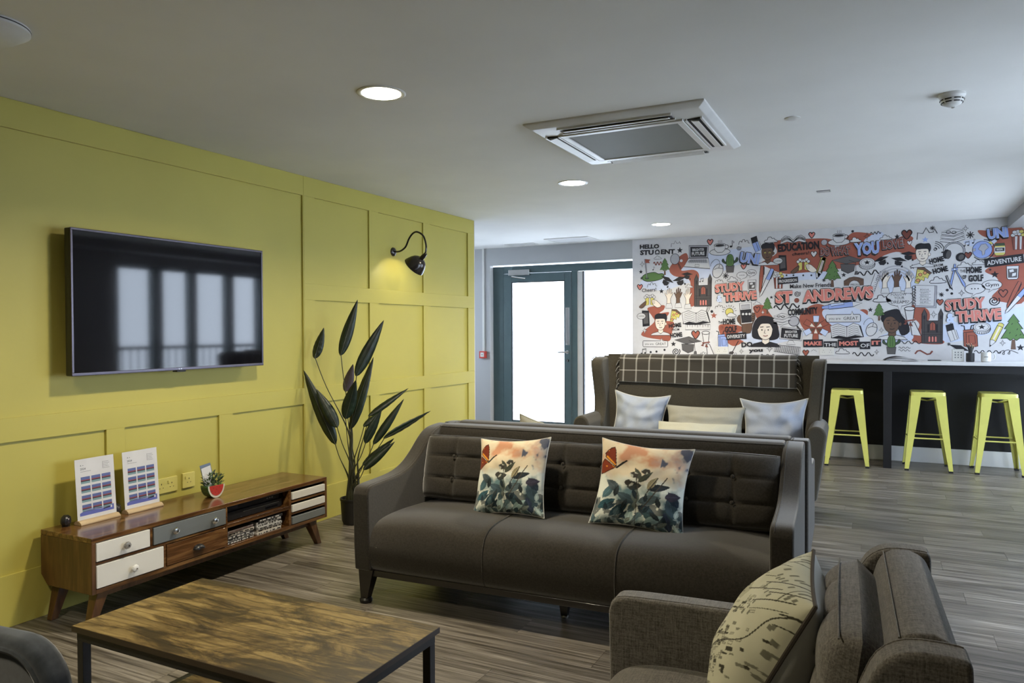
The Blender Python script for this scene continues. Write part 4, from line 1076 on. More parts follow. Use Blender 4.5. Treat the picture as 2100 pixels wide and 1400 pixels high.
def floral(x, y):
    f1 = noise.fractal((x*4, y*4, 1.0), 1.0, 2.0, 4); f2 = noise.fractal((x*7, y*7, 5.0), 1.0, 2.0, 3)
    sky = mixc(_lin(204, 190, 164), _lin(186, 136, 106), max(0, min(1, 0.40 + f1*1.6 + f2*0.5)))
    sky = mixc(sky, _lin(150, 168, 170), max(0, min(1, (x - 0.72)*2.2 + f2*0.5)) * max(0, min(1, (y - 0.5)*3)))
    if x > 0.70 and y > 0.50 and f2 > 0.16: sky = mixc(sky, _lin(80, 84, 98), min(1, (f2 - 0.16)*6))
    low = mixc(_lin(212, 216, 206), _lin(92, 118, 124), max(0, min(1, 0.22 + f1*1.9 + (0.22 - y)*2.0)))
    t = max(0, min(1, (0.62 - y + 0.06*f2)*9))
    col = mixc(sky, low, t)
    if y < 0.30 and f2 > 0.02: col = mixc(col, _lin(30, 42, 50), 0.75)
    for (bx, by, an, L, W, c) in LEAVES:
        if in_leaf(x, y, bx, by, an, L, W):
            sh = 0.75 + 0.5*(0.5 + f2)
            vx = abs(-(x - bx)*math.sin(an) + (y - by)*math.cos(an))
            col = tuple(min(1, q*sh*(1.5 if vx < 0.003 else 1)) for q in _lin(*c))
    for s in (((0.50, 0.0), (0.50, 0.62)), ((0.56, 0.22), (0.80, 0.62)), ((0.46, 0.62), (0.50, 0.45)), ((0.60, 0.42), (0.70, 0.60))):
        if seg_d(x, y, *s) < 0.006: col = _lin(70, 66, 60)
    for (cx, cy, r_) in ((0.44, 0.60, 0.05), (0.56, 0.66, 0.05), (0.40, 0.50, 0.05)):
        if math.hypot(x - cx, (y - cy)*1.4) < r_ and f2 > -0.1: col = _lin(60, 58, 54) if f2 > 0.12 else _lin(168, 168, 156)
    for P, cc in ((WING, (112, 48, 30)), (WING2, (120, 52, 30))):
        if in_poly(x, y, P):
            col = _lin(*cc)
            dd = min(seg_d(x, y, P[i], P[(i + 1) % len(P)]) for i in range(len(P)))
            if dd < 0.010: col = _lin(52, 30, 26)
            elif seg_d(x, y, (0.225, 0.66), (0.08, 0.77)) < 0.022 or f2 > 0.28: col = _lin(214, 140, 44)
    if seg_d(x, y, (0.225, 0.66), (0.33, 0.76)) < 0.011: col = _lin(38, 36, 34)
    return col
M_FLORAL = printed('floral_print')
_prints = {}
def paint_print(ob, fn, n):
    ca = ob.data.color_attributes.new(name='print', type='FLOAT_COLOR', domain='POINT')
    w = n + 1
    if fn not in _prints:
        b_ = []
        for j in range(w):
            for i in range(w): b_ += list(fn(i/n, j/n)) + [1.0]
        _prints[fn] = b_
    buf = list(_prints[fn])
    buf += [0.5, 0.5, 0.47, 1.0] * (len(ob.data.vertices) - w*w)
    ca.data.foreach_set('color', buf)
NPR = 150
fa, fac = place_pillow('floral_cushion', 'butterfly and leaf print cushion, the one nearer the plant', M_FLORAL, 0.425, 0.405, 0.14, (1.945, 3.40, 0.628), math.radians(-20), math.radians(-5), math.radians(-4), M_EDGEWHITE, 0.002, 'printed cushions on the front sofa', n=NPR, pinch=0.10, wr=0.009, seed=1)
paint_print(fac, floral, NPR)
fb, fbc = place_pillow('floral_cushion', 'butterfly and leaf print cushion, the one nearer the right arm', M_FLORAL, 0.455, 0.420, 0.14, (2.622, 3.435, 0.632), math.radians(-20), math.radians(4), math.radians(3), M_EDGEWHITE, 0.002, 'printed cushions on the front sofa', n=NPR, pinch=0.11, wr=0.010, seed=4)
paint_print(fbc, floral, NPR)

# map print cushion on the armchair
random.seed(5)
STREETS = []
for k in range(46):
    x, y = random.random(), random.random()*0.9; a = random.choice([0.5, 0.55, 0.62, 2.1, 2.16]); L = random.uniform(0.08, 0.4)
    STREETS.append(((x, y), (x + L*math.cos(a), y + L*math.sin(a)), random.choice([0.003, 0.004, 0.006])))
BLOCKS = []
for k in range(260):
    t = random.random()
    x, y = 0.15 + 0.7*t + random.gauss(0, 0.10), 0.15 + 0.35*t + random.gauss(0, 0.16); a = random.choice([0.5, 0.55, 0.6])
    BLOCKS.append((x, y, a, random.uniform(0.006, 0.032), random.uniform(0.004, 0.012), random.random()))
COAST = spline([(0.62, -0.05), (0.55, 0.12), (0.66, 0.22), (0.60, 0.36), (0.72, 0.48), (0.86, 0.60), (0.92, 0.80), (1.05, 0.95)], 5)
TREE_DOTS = [(random.uniform(0.0, 1.0), random.uniform(0.55, 1.0)) for k in range(60)]
NM = 210
def map_raster():
    pale, ink_ = _lin(184, 182, 158), _lin(58, 56, 44)
    w = NM + 1
    g = [[None]*w for _ in range(w)]
    for j in range(w):
        for i in range(w):
            f = noise.fractal((i/NM*5, j/NM*5, 2.0), 1.0, 2.0, 3)
            c = tuple(q*(1 + 0.10*f) for q in pale)
            if i/NM < 0.62 and f > 0.36: c = mixc(c, _lin(120, 118, 90), 0.5)
            g[j][i] = c
    def cells(x0, x1, y0, y1):
        for j in range(max(0, int(y0*NM)), min(NM, int(y1*NM) + 1) + 1):
            for i in range(max(0, int(x0*NM)), min(NM, int(x1*NM) + 1) + 1): yield i, j, i/NM, j/NM
    for (a, b, wd) in STREETS:
        for i, j, x, y in cells(min(a[0], b[0]) - .01, max(a[0], b[0]) + .01, min(a[1], b[1]) - .01, max(a[1], b[1]) + .01):
            if (x < 0.62 + 0.25*max(0, y - 0.4) or y > 0.72) and seg_d(x, y, a, b) < wd*0.7: g[j][i] = ink_
    for (bx, by, a, L, W, q) in BLOCKS:
        for i, j, x, y in cells(bx - L, bx + L, by - L, by + L):
            u = (x - bx)*math.cos(a) + (y - by)*math.sin(a); v = -(x - bx)*math.sin(a) + (y - by)*math.cos(a)
            if abs(u) < L and abs(v) < W and (q < 0.55 or abs(u) > L - 0.005 or abs(v) > W - 0.0045): g[j][i] = mixc(ink_, pale, 0.3*(q > 0.3))
    for a, b in zip(COAST, COAST[1:]):
        for i, j, x, y in cells(min(a[0], b[0]) - .01, max(a[0], b[0]) + .01, min(a[1], b[1]) - .01, max(a[1], b[1]) + .01):
            if seg_d(x, y, a, b) < 0.004: g[j][i] = ink_
    for (tx, ty) in TREE_DOTS:
        for i, j, x, y in cells(tx - .007, tx + .007, ty - .009, ty + .009): g[j][i] = mixc(ink_, pale, 0.25)
    return g
_MAPG = map_raster()
def map_print(x, y): return _MAPG[int(round(y*NM))][int(round(x*NM))]
M_MAP = printed('map_print')
ma, mac = place_pillow('map_cushion', 'plump cream cushion printed with an old town map on the armchair', M_MAP, 0.43, 0.43, 0.24, (3.412, 1.880, 0.605), math.radians(-28), math.radians(0), math.radians(-85), M_DARKTRIM, 0.005, n=NM, pinch=0.05, wr=0.004, seed=9)
paint_print(mac, map_print, NM)

# cushions on the wing-back sofa
place_pillow('linen_cushion', 'pale blue cushion at the door end of the wing-back sofa', M_BLUE, 0.47, 0.46, 0.16, (1.845, 5.945, 0.635), math.radians(-15), math.radians(4), math.radians(2), M_EDGEWHITE, 0.005, 'cushions on the wing-back sofa', n=48, pinch=0.17, wr=0.020, seed=3)
place_pillow('linen_cushion', 'wide stone coloured lumbar cushion in the middle of the wing-back sofa', M_TAN, 0.61, 0.30, 0.17, (2.385, 5.925, 0.625), math.radians(-17), 0, math.radians(2), M_TAN, 0.004, 'cushions on the wing-back sofa', n=48, pinch=0.08, wr=0.014, seed=6)
place_pillow('linen_cushion', 'pale blue cushion at the bar stool end of the wing-back sofa', M_BLUE, 0.50, 0.46, 0.16, (2.905, 5.955, 0.625), math.radians(-15), math.radians(-2), math.radians(2), M_EDGEWHITE, 0.005, 'cushions on the wing-back sofa', n=48, pinch=0.18, wr=0.022, seed=8)
place_pillow('linen_cushion', 'cream cushion lying in front of the stone lumbar cushion', M_CREAM, 0.60, 0.34, 0.13, (2.36, 5.70, 0.525), math.radians(-42), 0, math.radians(3), M_CREAM, 0.004, 'cushions on the wing-back sofa', n=40, pinch=0.05, wr=0.008, seed=2)
# one cushion peeping over the rear sofa
place_pillow('linen_cushion', 'cream cushion corner peeping over the rear sofa below the door', M_CREAM, 0.44, 0.44, 0.15, (1.74, 4.33, 0.594), math.radians(18), math.radians(13), math.radians(2), M_CREAM, 0.004, n=36, pinch=0.10, wr=0.008, seed=11)
# ------------------------------------------------------------------ coffee table
ct = empty('coffee_table', 'rustic brown coffee table on a square black metal frame', 'coffee table', (1.885, 1.715, 0))
TX, TY = 0.528, 0.253
MB().box(-TX + 0.0015, TX - 0.0015, -TY + 0.0015, TY - 0.0015, 0.433, 0.450).build('top', M_RUSTIC, ct)
eb = MB()
for q in ((-TX, TX, -TY, -TY + 0.0014), (-TX, TX, TY - 0.0014, TY), (-TX, -TX + 0.0014, -TY + 0.0014, TY - 0.0014), (TX - 0.0014, TX, -TY + 0.0014, TY - 0.0014)): eb.box(*q, 0.432, 0.4495)
eb.build('edge_band', plain('dark_edge_band', (0.03, 0.02, 0.012), 0.45), ct)
ap = MB()
for q in ((-TX + 0.012, TX - 0.012, -TY + 0.010, -TY + 0.038), (-TX + 0.012, TX - 0.012, TY - 0.038, TY - 0.010), (-TX + 0.012, -TX + 0.040, -TY + 0.038, TY - 0.038), (TX - 0.040, TX - 0.012, -TY + 0.038, TY - 0.038)):
    ap.box(*q, 0.402, 0.432)
ap.build('top_frame', M_BLACKMETAL, ct)
for sx in (-1, 1):
    for sy in (-1, 1):
        x, y = sx*(TX - 0.026), sy*(TY - 0.024)
        lg = MB().box(x - 0.014, x + 0.014, y - 0.014, y + 0.014, 0.006, 0.402).build('leg', M_BLACKMETAL, ct, bevel=0.001, seg=1)
        MB().lathe([(0.011, 0.0), (0.013, 0.006), (0.0, 0.006)], 10, (x, y, 0.0)).build('foot', M_RUBBER, lg)
MB().box(-TX + 0.04, TX - 0.04, -TY + 0.036, TY - 0.036, 0.112, 0.124).build('shelf', M_RUSTIC, ct)
sf = MB()
for q in ((-TX + 0.04, TX - 0.04, -TY + 0.012, -TY + 0.036), (-TX + 0.04, TX - 0.04, TY - 0.036, TY - 0.012), (-TX + 0.014, -TX + 0.040, -TY + 0.038, TY - 0.038), (TX - 0.040, TX - 0.014, -TY + 0.038, TY - 0.038)):
    sf.box(*q, 0.098, 0.124)
sf.build('shelf_frame', M_BLACKMETAL, ct)

# ------------------------------------------------------------------ velvet chair in the lower left corner
vc = empty('velvet_chair', 'slate blue velvet chair back cut by the lower left corner', 'chair', (1.80, 0.66, 0), math.radians(6))
def rrect(x0, x1, z0, z1, r, n=8):
    P = [(x0, z0), (x1, z0)]
    P += [(x1 - r + r*math.cos(PI/2*k/n), z1 - r + r*math.sin(PI/2*k/n)) for k in range(n + 1)]
    P += [(x0 + r - r*math.sin(PI/2*k/n), z1 - r + r*math.cos(PI/2*k/n)) for k in range(n + 1)]
    return P
bk = MB().prism(rrect(-0.36, 0.335, 0.36, 0.722, 0.125), 'y', 0.245, 0.31).build('backrest', M_VELVET, vc, bevel=0.022, seg=4, bangle=50)
MB().tube([(a, 0.248, b) for a, b in rrect(-0.335, 0.312, 0.40, 0.698, 0.11)[2:]], 0.008, 8).build('piping', M_VELVET, bk)
MB().box(-0.30, 0.30, -0.30, 0.24, 0.28, 0.42).build('seat', M_VELVET, vc, bevel=0.04, seg=4)
for sx in (-1, 1):
    MB().prism(rrect(-0.28, 0.20, 0.28, 0.56, 0.06), 'x', sx*0.33 - 0.03, sx*0.33 + 0.03).build('arm', M_VELVET, vc, bevel=0.02, seg=3, bangle=50)
    for yy in (-0.24, 0.22):
        MB().hexa([(sx*0.29 - 0.012, yy - 0.012, 0), (sx*0.29 + 0.012, yy - 0.012, 0), (sx*0.29 + 0.012, yy + 0.012, 0), (sx*0.29 - 0.012, yy + 0.012, 0)],
                  [(sx*0.27 - 0.02, yy - 0.02, 0.30), (sx*0.27 + 0.02, yy - 0.02, 0.30), (sx*0.27 + 0.02, yy + 0.02, 0.30), (sx*0.27 - 0.02, yy + 0.02, 0.30)]).build('leg', M_DARKLEG, vc)

# ------------------------------------------------------------------ tall artificial plant
PX, PY = 0.245, 4.235
pt = empty('artificial_plant', 'tall plant with long dark pointed leaves in a black pot', 'plant', (PX, PY, 0))
pot = MB().lathe([(0.066, 0.0), (0.078, 0.03), (0.086, 0.165), (0.090, 0.17), (0.090, 0.185), (0.080, 0.185), (0.078, 0.16), (0.0, 0.155)], 28).build('pot', plain('black_pot', (0.014, 0.013, 0.012), 0.5), pt)
MB().lathe([(0.079, 0.158), (0.04, 0.166), (0.0, 0.168)], 20).build('soil', M_SOIL, pt)
DX, DZ = Vector((0.780, 0.626, 0.0)), Vector((0, 0, 1))      # across the plant, facing the room
DN = Vector((0.626, -0.780, 0.0))                            # towards the room
# each leaf: across, up of its base and tip (metres from the pot), width, offset towards the room
LEAF = [
    (-0.255, 1.189, -0.193, 1.408, 0.075, 0.05, 0.3, -0.05, M_LEAF),
    (-0.077, 1.208, 0.044, 1.608, 0.084, 0.06, 0.1, -0.05, M_LEAF),
    (0.029, 1.063, 0.232, 1.458, 0.093, 0.10, -0.2, -0.05, M_LEAF),
    (-0.046, 0.767, 0.029, 1.042, 0.099, 0.14, 0.0, 0.05, M_LEAF),
    (-0.014, 0.684, 0.136, 1.202, 0.094, 0.06, 0.5, -0.08, M_LEAF),
    (-0.046, 0.945, 0.010, 1.144, 0.076, -0.02, 0.2, 0.00, M_PURPLE),
    (-0.113, 0.595, -0.344, 1.110, 0.102, 0.16, 0.2, -0.12, M_LEAF),
    (-0.098, 0.718, -0.236, 0.987, 0.092, 0.20, -0.2, -0.10, M_LEAF),
    (0.113, 0.773, 0.398, 0.973, 0.053, 0.05, 0.5, -0.06, M_LEAF),
    (0.077, 0.707, 0.204, 0.811, 0.047, 0.10, 0.4, -0.06, M_LEAF),
    (0.089, 0.595, 0.209, 0.824, 0.074, 0.16, -0.3, -0.05, M_LEAF),
    (0.144, 0.580, 0.361, 0.899, 0.065, 0.12, 0.3, -0.06, M_LEAF),
    (0.215, 0.622, 0.560, 0.795, 0.056, 0.14, -0.5, -0.06, M_LEAF),
    (0.069, 0.431, 0.292, 0.617, 0.060, 0.10, 0.4, -0.05, M_LEAF),
    (0.074, 0.414, 0.294, 0.604, 0.059, 0.18, 0.3, -0.05, M_LEAF),
]
def leaf_mesh(L, W, fold, bend, n=12):
    mb = MB()
    def fn(a, b):
        t = a; u = 2*b - 1
        wd = W/2 * (math.sin(PI*min(1, t**0.72*0.985 + 0.015)))**0.8 * (1 - 0.15*t)
        x = L*t
        z = -abs(u)*wd*fold + 0.0
        d = bend*L*(t*t) + 0.0015*math.sin(t*40)*abs(u)
        return (x, u*wd, -z*-1 + d)
    mb.grid(fn, n*2, 4)
    return mb
for k, (bx, bz, tx, tz, W, off, twist, bend, mt) in enumerate(LEAF):
    B = DX*bx + DZ*bz + DN*off
    T = DX*tx + DZ*tz + DN*(off + bend*0.3)
    d = T - B; L = d.length; d.normalize()
    nrm = DN - d*DN.dot(d); nrm.normalize()
    sd_ = nrm.cross(d)
    nr2 = nrm*math.cos(twist) + sd_*math.sin(twist); sd2 = nr2.cross(d)
    mb = leaf_mesh(L, W, 0.35, bend)
    mb.v = [tuple(B + d*v[0] + sd2*v[1] + nr2*v[2]) for v in mb.v]
    lf = mb.build('leaf', mt, pt, angle=0)
    s_ = lf.modifiers.new('thick', 'SOLIDIFY'); s_.thickness = 0.0012
    rib = [B + d*L*t + nr2*(bend*L*t*t + 0.0012) for t in (0, 0.25, 0.5, 0.75, 0.97)]
    MB().tube(rib, [0.0022, 0.0018, 0.0014, 0.001, 0.0004], 5).build('midrib', M_STALK, lf)
    # stalk from the pot to the blade
    root = Vector((0.045*math.cos(k*2.4), 0.045*math.sin(k*2.4), 0.165))
    join = DX*(bx*0.18) + DZ*(0.165 + (bz - 0.165)*0.50) + DN*off*0.4 + Vector((0.02*math.cos(k*1.7), 0.02*math.sin(k*1.7), 0))
    pth = spline([tuple(root), tuple(root*0.4 + join*0.6 + Vector((0, 0, 0.0))), tuple(join), tuple(join*0.35 + B*0.65 - Vector((0, 0, 0.02))), tuple(B + d*0.01)], 5)
    m = len(pth)
    MB().tube(pth, [0.0115 - 0.0085*min(1, (i/m)*1.5) for i in range(m)], 7).build('stalk', M_STALK, pt)

# ------------------------------------------------------------------ bar counter, stools and what stands on the bar
M_WORKTOP = plain('white_laminate', (0.62, 0.62, 0.63), 0.3)
bc = empty('bar_counter', 'long white bar counter on charcoal supports below the mural', 'bar counter', (3.25, 8.46, 0))
MB().box(-2.25, 1.995, -0.262, 0.279, 1.028, 1.055).build('worktop', M_WORKTOP, bc, bevel=0.002)
M_CHAR = plain('charcoal_laminate', (0.012, 0.012, 0.014), 0.4)
MB().box(-2.20, 1.99, -0.235, -0.215, 0.955, 1.028).build('apron', M_CHAR, bc)
for x in (0.435, -1.55):
    MB().box(x - 0.037, x + 0.037, -0.235, -0.150, 0.0, 0.955).build('post', M_CHAR, bc, bevel=0.002)
    MB().box(x - 0.020, x + 0.020, -0.150, 0.258, 0.0, 0.955).build('side_panel', M_CHAR, bc)

def make_stool():
    r = empty('bar_stool', 'stool', 'bar stool', group='yellow metal bar stools')
    hs, zt = 0.148, 0.765
    seat = MB()
    P = []
    n = 5; rr = 0.03
    for (cx, cy, a0) in ((hs - rr, hs - rr, 0), (-hs + rr, hs - rr, PI/2), (-hs + rr, -hs + rr, PI), (hs - rr, -hs + rr, 3*PI/2)):
        for k in range(n + 1): P.append((cx + rr*math.cos(a0 + PI/2*k/n), cy + rr*math.sin(a0 + PI/2*k/n)))
    m = len(P)
    lv = [(1.0, zt - 0.052), (1.0, zt - 0.012), (0.985, zt - 0.003), (0.94, zt), (0.90, zt - 0.002), (0.5, zt - 0.008), (0.12, zt - 0.009)]
    vs = [(x*s, y*s, z) for s, z in lv for x, y in P]
    fs = [(i*m + k, i*m + (k + 1) % m, (i + 1)*m + (k + 1) % m, (i + 1)*m + k) for i in range(len(lv) - 1) for k in range(m)]
    seat.add(vs, fs)
    so = seat.build('seat', M_STOOL, r, angle=50)
    MB().tube([(x*0.115, y*0.115, zt - 0.008) for x, y in P], 0.002, 6, closed=True).build('hand_hole_rim', M_STOOL, so)
    fx, fz = 0.205, 0.0
    for sx in (-1, 1):
        for sy in (-1, 1):
            # sheet-metal leg: two tapered faces meeting in the outer corner
            lg = MB()
            def sec(t, w):
                px = hs + (fx - hs)*(1 - t)**1.08; z = 0.018 + (zt - 0.035 - 0.018)*t
                return [(sx*px, sy*px, z), (sx*(px - w), sy*px, z), (sx*(px - w*0.94), sy*(px - 0.010), z), (sx*(px - 0.010), sy*(px - 0.010), z), (sx*(px - 0.010), sy*(px - w*0.94), z), (sx*px, sy*(px - w), z)]
            S_ = [sec(t, 0.036 + 0.052*t) for t in (0, 0.12, 0.35, 0.6, 0.85, 1.0)]
            q = len(S_[0])
            vs = [v for s_ in S_ for v in s_]
            fs = [(i*q + k, i*q + (k + 1) % q, (i + 1)*q + (k + 1) % q, (i + 1)*q + k) for i in range(len(S_) - 1) for k in range(q)]
            fs += [tuple(range(q)), tuple((len(S_) - 1)*q + k for k in range(q))]
            if sx*sy < 0: fs = [f[::-1] for f in fs]
            lo = lg.add(vs, fs).build('leg', M_STOOL, r, angle=40)
            MB().box(sx*fx - (0.036 if sx > 0 else 0), sx*fx + (0.036 if sx < 0 else 0), sy*fx - (0.036 if sy > 0 else 0), sy*fx + (0.036 if sy < 0 else 0), 0.0, 0.018).build('rubber_foot', M_RUBBER, lo)
    zb = 0.315; px = hs + (fx - hs)*(1 - zb/zt)**1.08 - 0.012
    for (a, b) in (((-px, -px), (px, -px)), ((-px, px), (px, px)), ((-px, -px), (-px, px)), ((px, -px), (px, px))):
        va, vb = Vector((*a, zb)), Vector((*b, zb))
        d = (vb - va).normalized(); s_ = Vector((-d.y, d.x, 0))
        MB().tube([va + d*0.02, va + d*0.06, vb - d*0.06, vb - d*0.02], [0.013, 0.007, 0.007, 0.013], 8).build('foot_rail', M_STOOL, r)
    for s_ in (-1, 1):
        MB().tube([(-0.14, -0.14*s_, 0.70), (0, 0, 0.672), (0.14, 0.14*s_, 0.70)], 0.0065, 8).build('cross_brace', M_STOOL, r)
    return r
st = make_stool()
for k, (x, y, rz, lab) in enumerate(((3.318, 8.325, 0.02, 'yellow metal bar stool between the wing-back sofa and the counter post'), (4.035, 8.375, 0.03, 'yellow metal bar stool just right of the counter post'), (4.625, 8.42, 0.03, 'yellow metal bar stool cut by the right picture edge'))):
    s = st if k == 0 else dup(st)
    s.location = (x, y, 0); s.rotation_euler = (0, 0, rz); s['label'] = lab

ZT = 1.0555
bk = empty('open_magazine', 'open magazine with curling dark pages on the bar counter', 'magazine', (3.80, 8.46, ZT), 0.1)
MB().box(-0.16, 0.0, -0.10, 0.10, 0.0, 0.006).build('left_pages', M_PAPER, bk)
for k, hh in enumerate((0.040, 0.030, 0.018)):
    g_ = MB(); g_.grid(lambda a, b: (-0.15 + 0.30*a, -0.10 + 0.2*b, 0.007 + hh*math.sin(PI*a**0.8)*(1.0) ), 14, 2)
    o = g_.build('curled_page', (M_INK, M_PAPER, M_GREYINK)[k], bk); o.modifiers.new('t', 'SOLIDIFY').thickness = 0.001
pp = tag(MB().box(-0.13, 0.13, -0.10, 0.10, 0, 0.004).build('paper_sheets', M_PAPER, loc=(4.12, 8.42, ZT), rot=(0, 0, -0.1)), 'thin pile of white paper sheets beside the open magazine', 'paper')
pn = tag(MB().tube([(-0.06, 0, 0.006), (0.05, 0, 0.006), (0.065, 0, 0.006)], [0.005, 0.005, 0.001], 8).build('biro', M_INK, loc=(4.10, 8.44, ZT + 0.0045), rot=(0, 0, 0.15)), 'small dark pen lying on the white paper sheets', 'pen')
bx_ = empty('card_holder', 'white perforated square holder on the bar beside the pencils', 'holder', (4.305, 8.52, ZT))
MB().box(-0.05, 0.05, -0.04, 0.04, 0.0, 0.12).build('body', M_WPLASTIC, bx_, bevel=0.004)
for i in range(3):
    for j in range(3): MB().lathe([(0.0, -0.0008), (0.006, -0.0006), (0.006, 0)], 10, (-0.025 + 0.025*i, -0.0405, 0.04 + 0.025*j), axis='y').build('perforation', M_GREYINK, bx_)
pc = empty('pencil_pot', 'white mug used as pencil pot on the bar counter', 'pencil pot', (4.405, 8.47, ZT))
MB().lathe([(0.032, 0.0), (0.036, 0.005), (0.036, 0.085), (0.033, 0.085), (0.032, 0.010), (0.0, 0.008)], 24).build('cup', M_INK, pc)
random.seed(3)
for k in range(14):
    a = 2*PI*k/14; t = random.uniform(0.3, 0.8)
    b0 = Vector((0.02*math.cos(a + 2), 0.02*math.sin(a + 2), 0.014)); b1 = Vector((0.05*t*math.cos(a) + random.uniform(-.01, .01), 0.04*t*math.sin(a), random.uniform(0.135, 0.175)))
    d = (b1 - b0).normalized()
    p = empty('pencil', 'dark pencil standing among others in the pot on the bar', 'pencil', (4.405, 8.47, ZT), group='pencils in the bar pot')
    MB().tube([b0, b1], 0.0042, 6).build('shaft', M_INK if k % 3 else M_GREYINK, p)
    MB().tube([b1, b1 + d*0.012], [0.0042, 0.0008], 6).build('tip', M_PALEWOOD, p)
mg = empty('mug', 'white mug with dark print beside the pencil pot on the bar', 'mug', (4.535, 8.47, ZT))
MB().lathe([(0.034, 0.0), (0.042, 0.006), (0.042, 0.095), (0.039, 0.095), (0.038, 0.012), (0.0, 0.010)], 28).build('body', M_WPLASTIC, mg)
MB().tube(spline([(0.041, 0, 0.078), (0.065, 0, 0.078), (0.075, 0, 0.05), (0.062, 0, 0.024), (0.041, 0, 0.020)], 5), 0.006, 8).build('handle', M_WPLASTIC, mg)
MB().box(-0.018, 0.014, -0.0435, -0.0405, 0.048, 0.052).build('printed_line', M_INK, mg)

# white sockets along the bar
for (x, lab) in ((1.98, 'white double socket on the mural wall above the plaid throw'), (3.10, 'white double socket on the mural wall by the wing tip')):
    r = empty('mains_socket', lab, 'socket', (x, YB, 1.14), group='white sockets at the foot of the mural')
    MB().box(-0.073, 0.073, -0.010, 0.0, -0.043, 0.043).build('plate', M_WPLASTIC, r, bevel=0.003)
    for g in (-0.036, 0.036):
        for (dx, dz, a, b) in ((0.0, 0.010, 0.004, 0.008), (-0.011, -0.012, 0.0065, 0.003), (0.011, -0.012, 0.0065, 0.003)):
            MB().box(g + dx - a/2, g + dx + a/2, -0.0106, -0.0098, dz - b/2, dz + b/2).build('pin_hole', M_BPLASTIC, r)
        MB().box(g - 0.005, g + 0.005, -0.015, -0.010, 0.022, 0.036).build('switch', M_WPLASTIC, r)
# ------------------------------------------------------------------ the doodle mural, printed flat on the end wall
def ink(name, r, g, b): return plain('mural_' + name, srgb(r, g, b), 0.6, bumpy=0)
INK = {'K': ink('black', 24, 24, 34), 'R': ink('terracotta', 152, 84, 68), 'B': ink('periwinkle', 140, 160, 214), 'G': ink('green', 84, 118, 66), 'D': ink('dark_green', 62, 82, 62),
       'Y': ink('mustard', 200, 190, 104), 'W': ink('white', 202, 202, 205), 'E': ink('grey', 84, 82, 84), 'N': ink('brown', 98, 74, 60), 'S': ink('pale_skin', 222, 212, 200),
       'P': ink('rose', 202, 122, 112), 'L': ink('pale_blue', 190, 204, 232), 'O': ink('tan', 200, 140, 96), 'A': ink('ash', 168, 168, 176), 'C': ink('castle_grey', 66, 62, 64), 'V': ink('wash_blue', 192, 201, 222), 'T': ink('rust', 122, 66, 56)}
INK_KEYS = list(INK)
mural = tag(MB().box(0.916, XR - 0.002, -0.0012, 0.0, 1.056, H - 0.002).build('mural', INK['W'], loc=(0, YB - 0.0002, 0)), 'white wall mural crowded with student-life doodles and lettering', 'mural')
class Doodle:
    """flat shapes around a centre; local unit = half the motif's height, z up"""
    def __init__(self, name, x, z, s, rot=0.0, sx=1.0):
        self.n, self.x, self.z, self.s, self.sx = name, x, z, s, sx
        self.c, self.q = math.cos(rot), math.sin(rot)
        self.items = []
    def P(self, p):
        a, b = p[0]*self.s*self.sx, p[1]*self.s
        return (self.x + a*self.c - b*self.q, self.z + a*self.q + b*self.c)
    def raw(self, vs, fs, col): self.items.append((vs, fs, col)); return self
    def fill(self, pts, col): return self.raw([self.P(p) for p in pts], [tuple(range(len(pts)))], col)
    def line(self, pts, w=0.06, col='K', closed=False, smooth=0):
        if smooth: pts = spline(pts, smooth, closed)
        P = [self.P(p) for p in pts]; n = len(P); w = w*self.s/2
        vs = []; fs = []
        for i in range(n):
            a = P[i - 1] if (i or closed) else P[i]; b = P[(i + 1) % n] if (i < n - 1 or closed) else P[i]
            dx, dz = b[0] - a[0], b[1] - a[1]; L = math.hypot(dx, dz) or 1
            vs += [(P[i][0] - dz/L*w, P[i][1] + dx/L*w), (P[i][0] + dz/L*w, P[i][1] - dx/L*w)]
        for i in range(n if closed else n - 1):
            j = (i + 1) % n; fs.append((2*i, 2*j, 2*j + 1, 2*i + 1))
        return self.raw(vs, fs, col)
    def shape(self, pts, col, w=0.06, smooth=0, edge='K'):
        if smooth: pts = spline(pts, smooth, True)
        if col: self.fill(pts, col)
        if w: self.line(pts, w, edge, True)
        return self
    def ell(self, cx, cy, rx, ry, col=None, w=0.06, a=0.0, edge='K', n=20):
        pts = [(cx + rx*math.cos(t)*math.cos(a) - ry*math.sin(t)*math.sin(a), cy + rx*math.cos(t)*math.sin(a) + ry*math.sin(t)*math.cos(a)) for t in (2*PI*k/n for k in range(n))]
        return self.shape(pts, col, w, edge=edge)
    def text(self, st, x0, x1, y, h, col='K', bold=0.0, out=0.0, dx=0.0, dy=0.0):
        v, f, w = text_geo(st, bold)
        k = (x1 - x0)/w
        return self.raw([self.P((x0 + a*k + dx, y + b*h + dy)) for a, b in v], f, col)
    def done(self, base=0.0026):
        mb = MB(); mi = []; used = []
        for k, (vs, fs, col) in enumerate(self.items):
            if col not in used: used.append(col)
            mb.add([(x, -base - 0.00012*k, z) for x, z in vs], fs, used.index(col))
        o = mb.build(self.n, [INK[c] for c in used], mural, smooth=False)
        for p in o.data.polygons:
            if p.normal.y > 0: p.flip()
        return o
def wave(n, amp, w): return [(-w + 2*w*k/(n*6), amp*math.sin(2*PI*k/6)) for k in range(n*6 + 1)]
def arc(cx, cy, r, a0, a1, n=12): return [(cx + r*math.cos(a0 + (a1 - a0)*k/n), cy + r*math.sin(a0 + (a1 - a0)*k/n)) for k in range(n + 1)]
HEART = [(0, -1), (-0.75, -0.1), (-0.95, 0.45), (-0.6, 0.9), (-0.2, 0.75), (0, 0.4), (0.2, 0.75), (0.6, 0.9), (0.95, 0.45), (0.75, -0.1)]
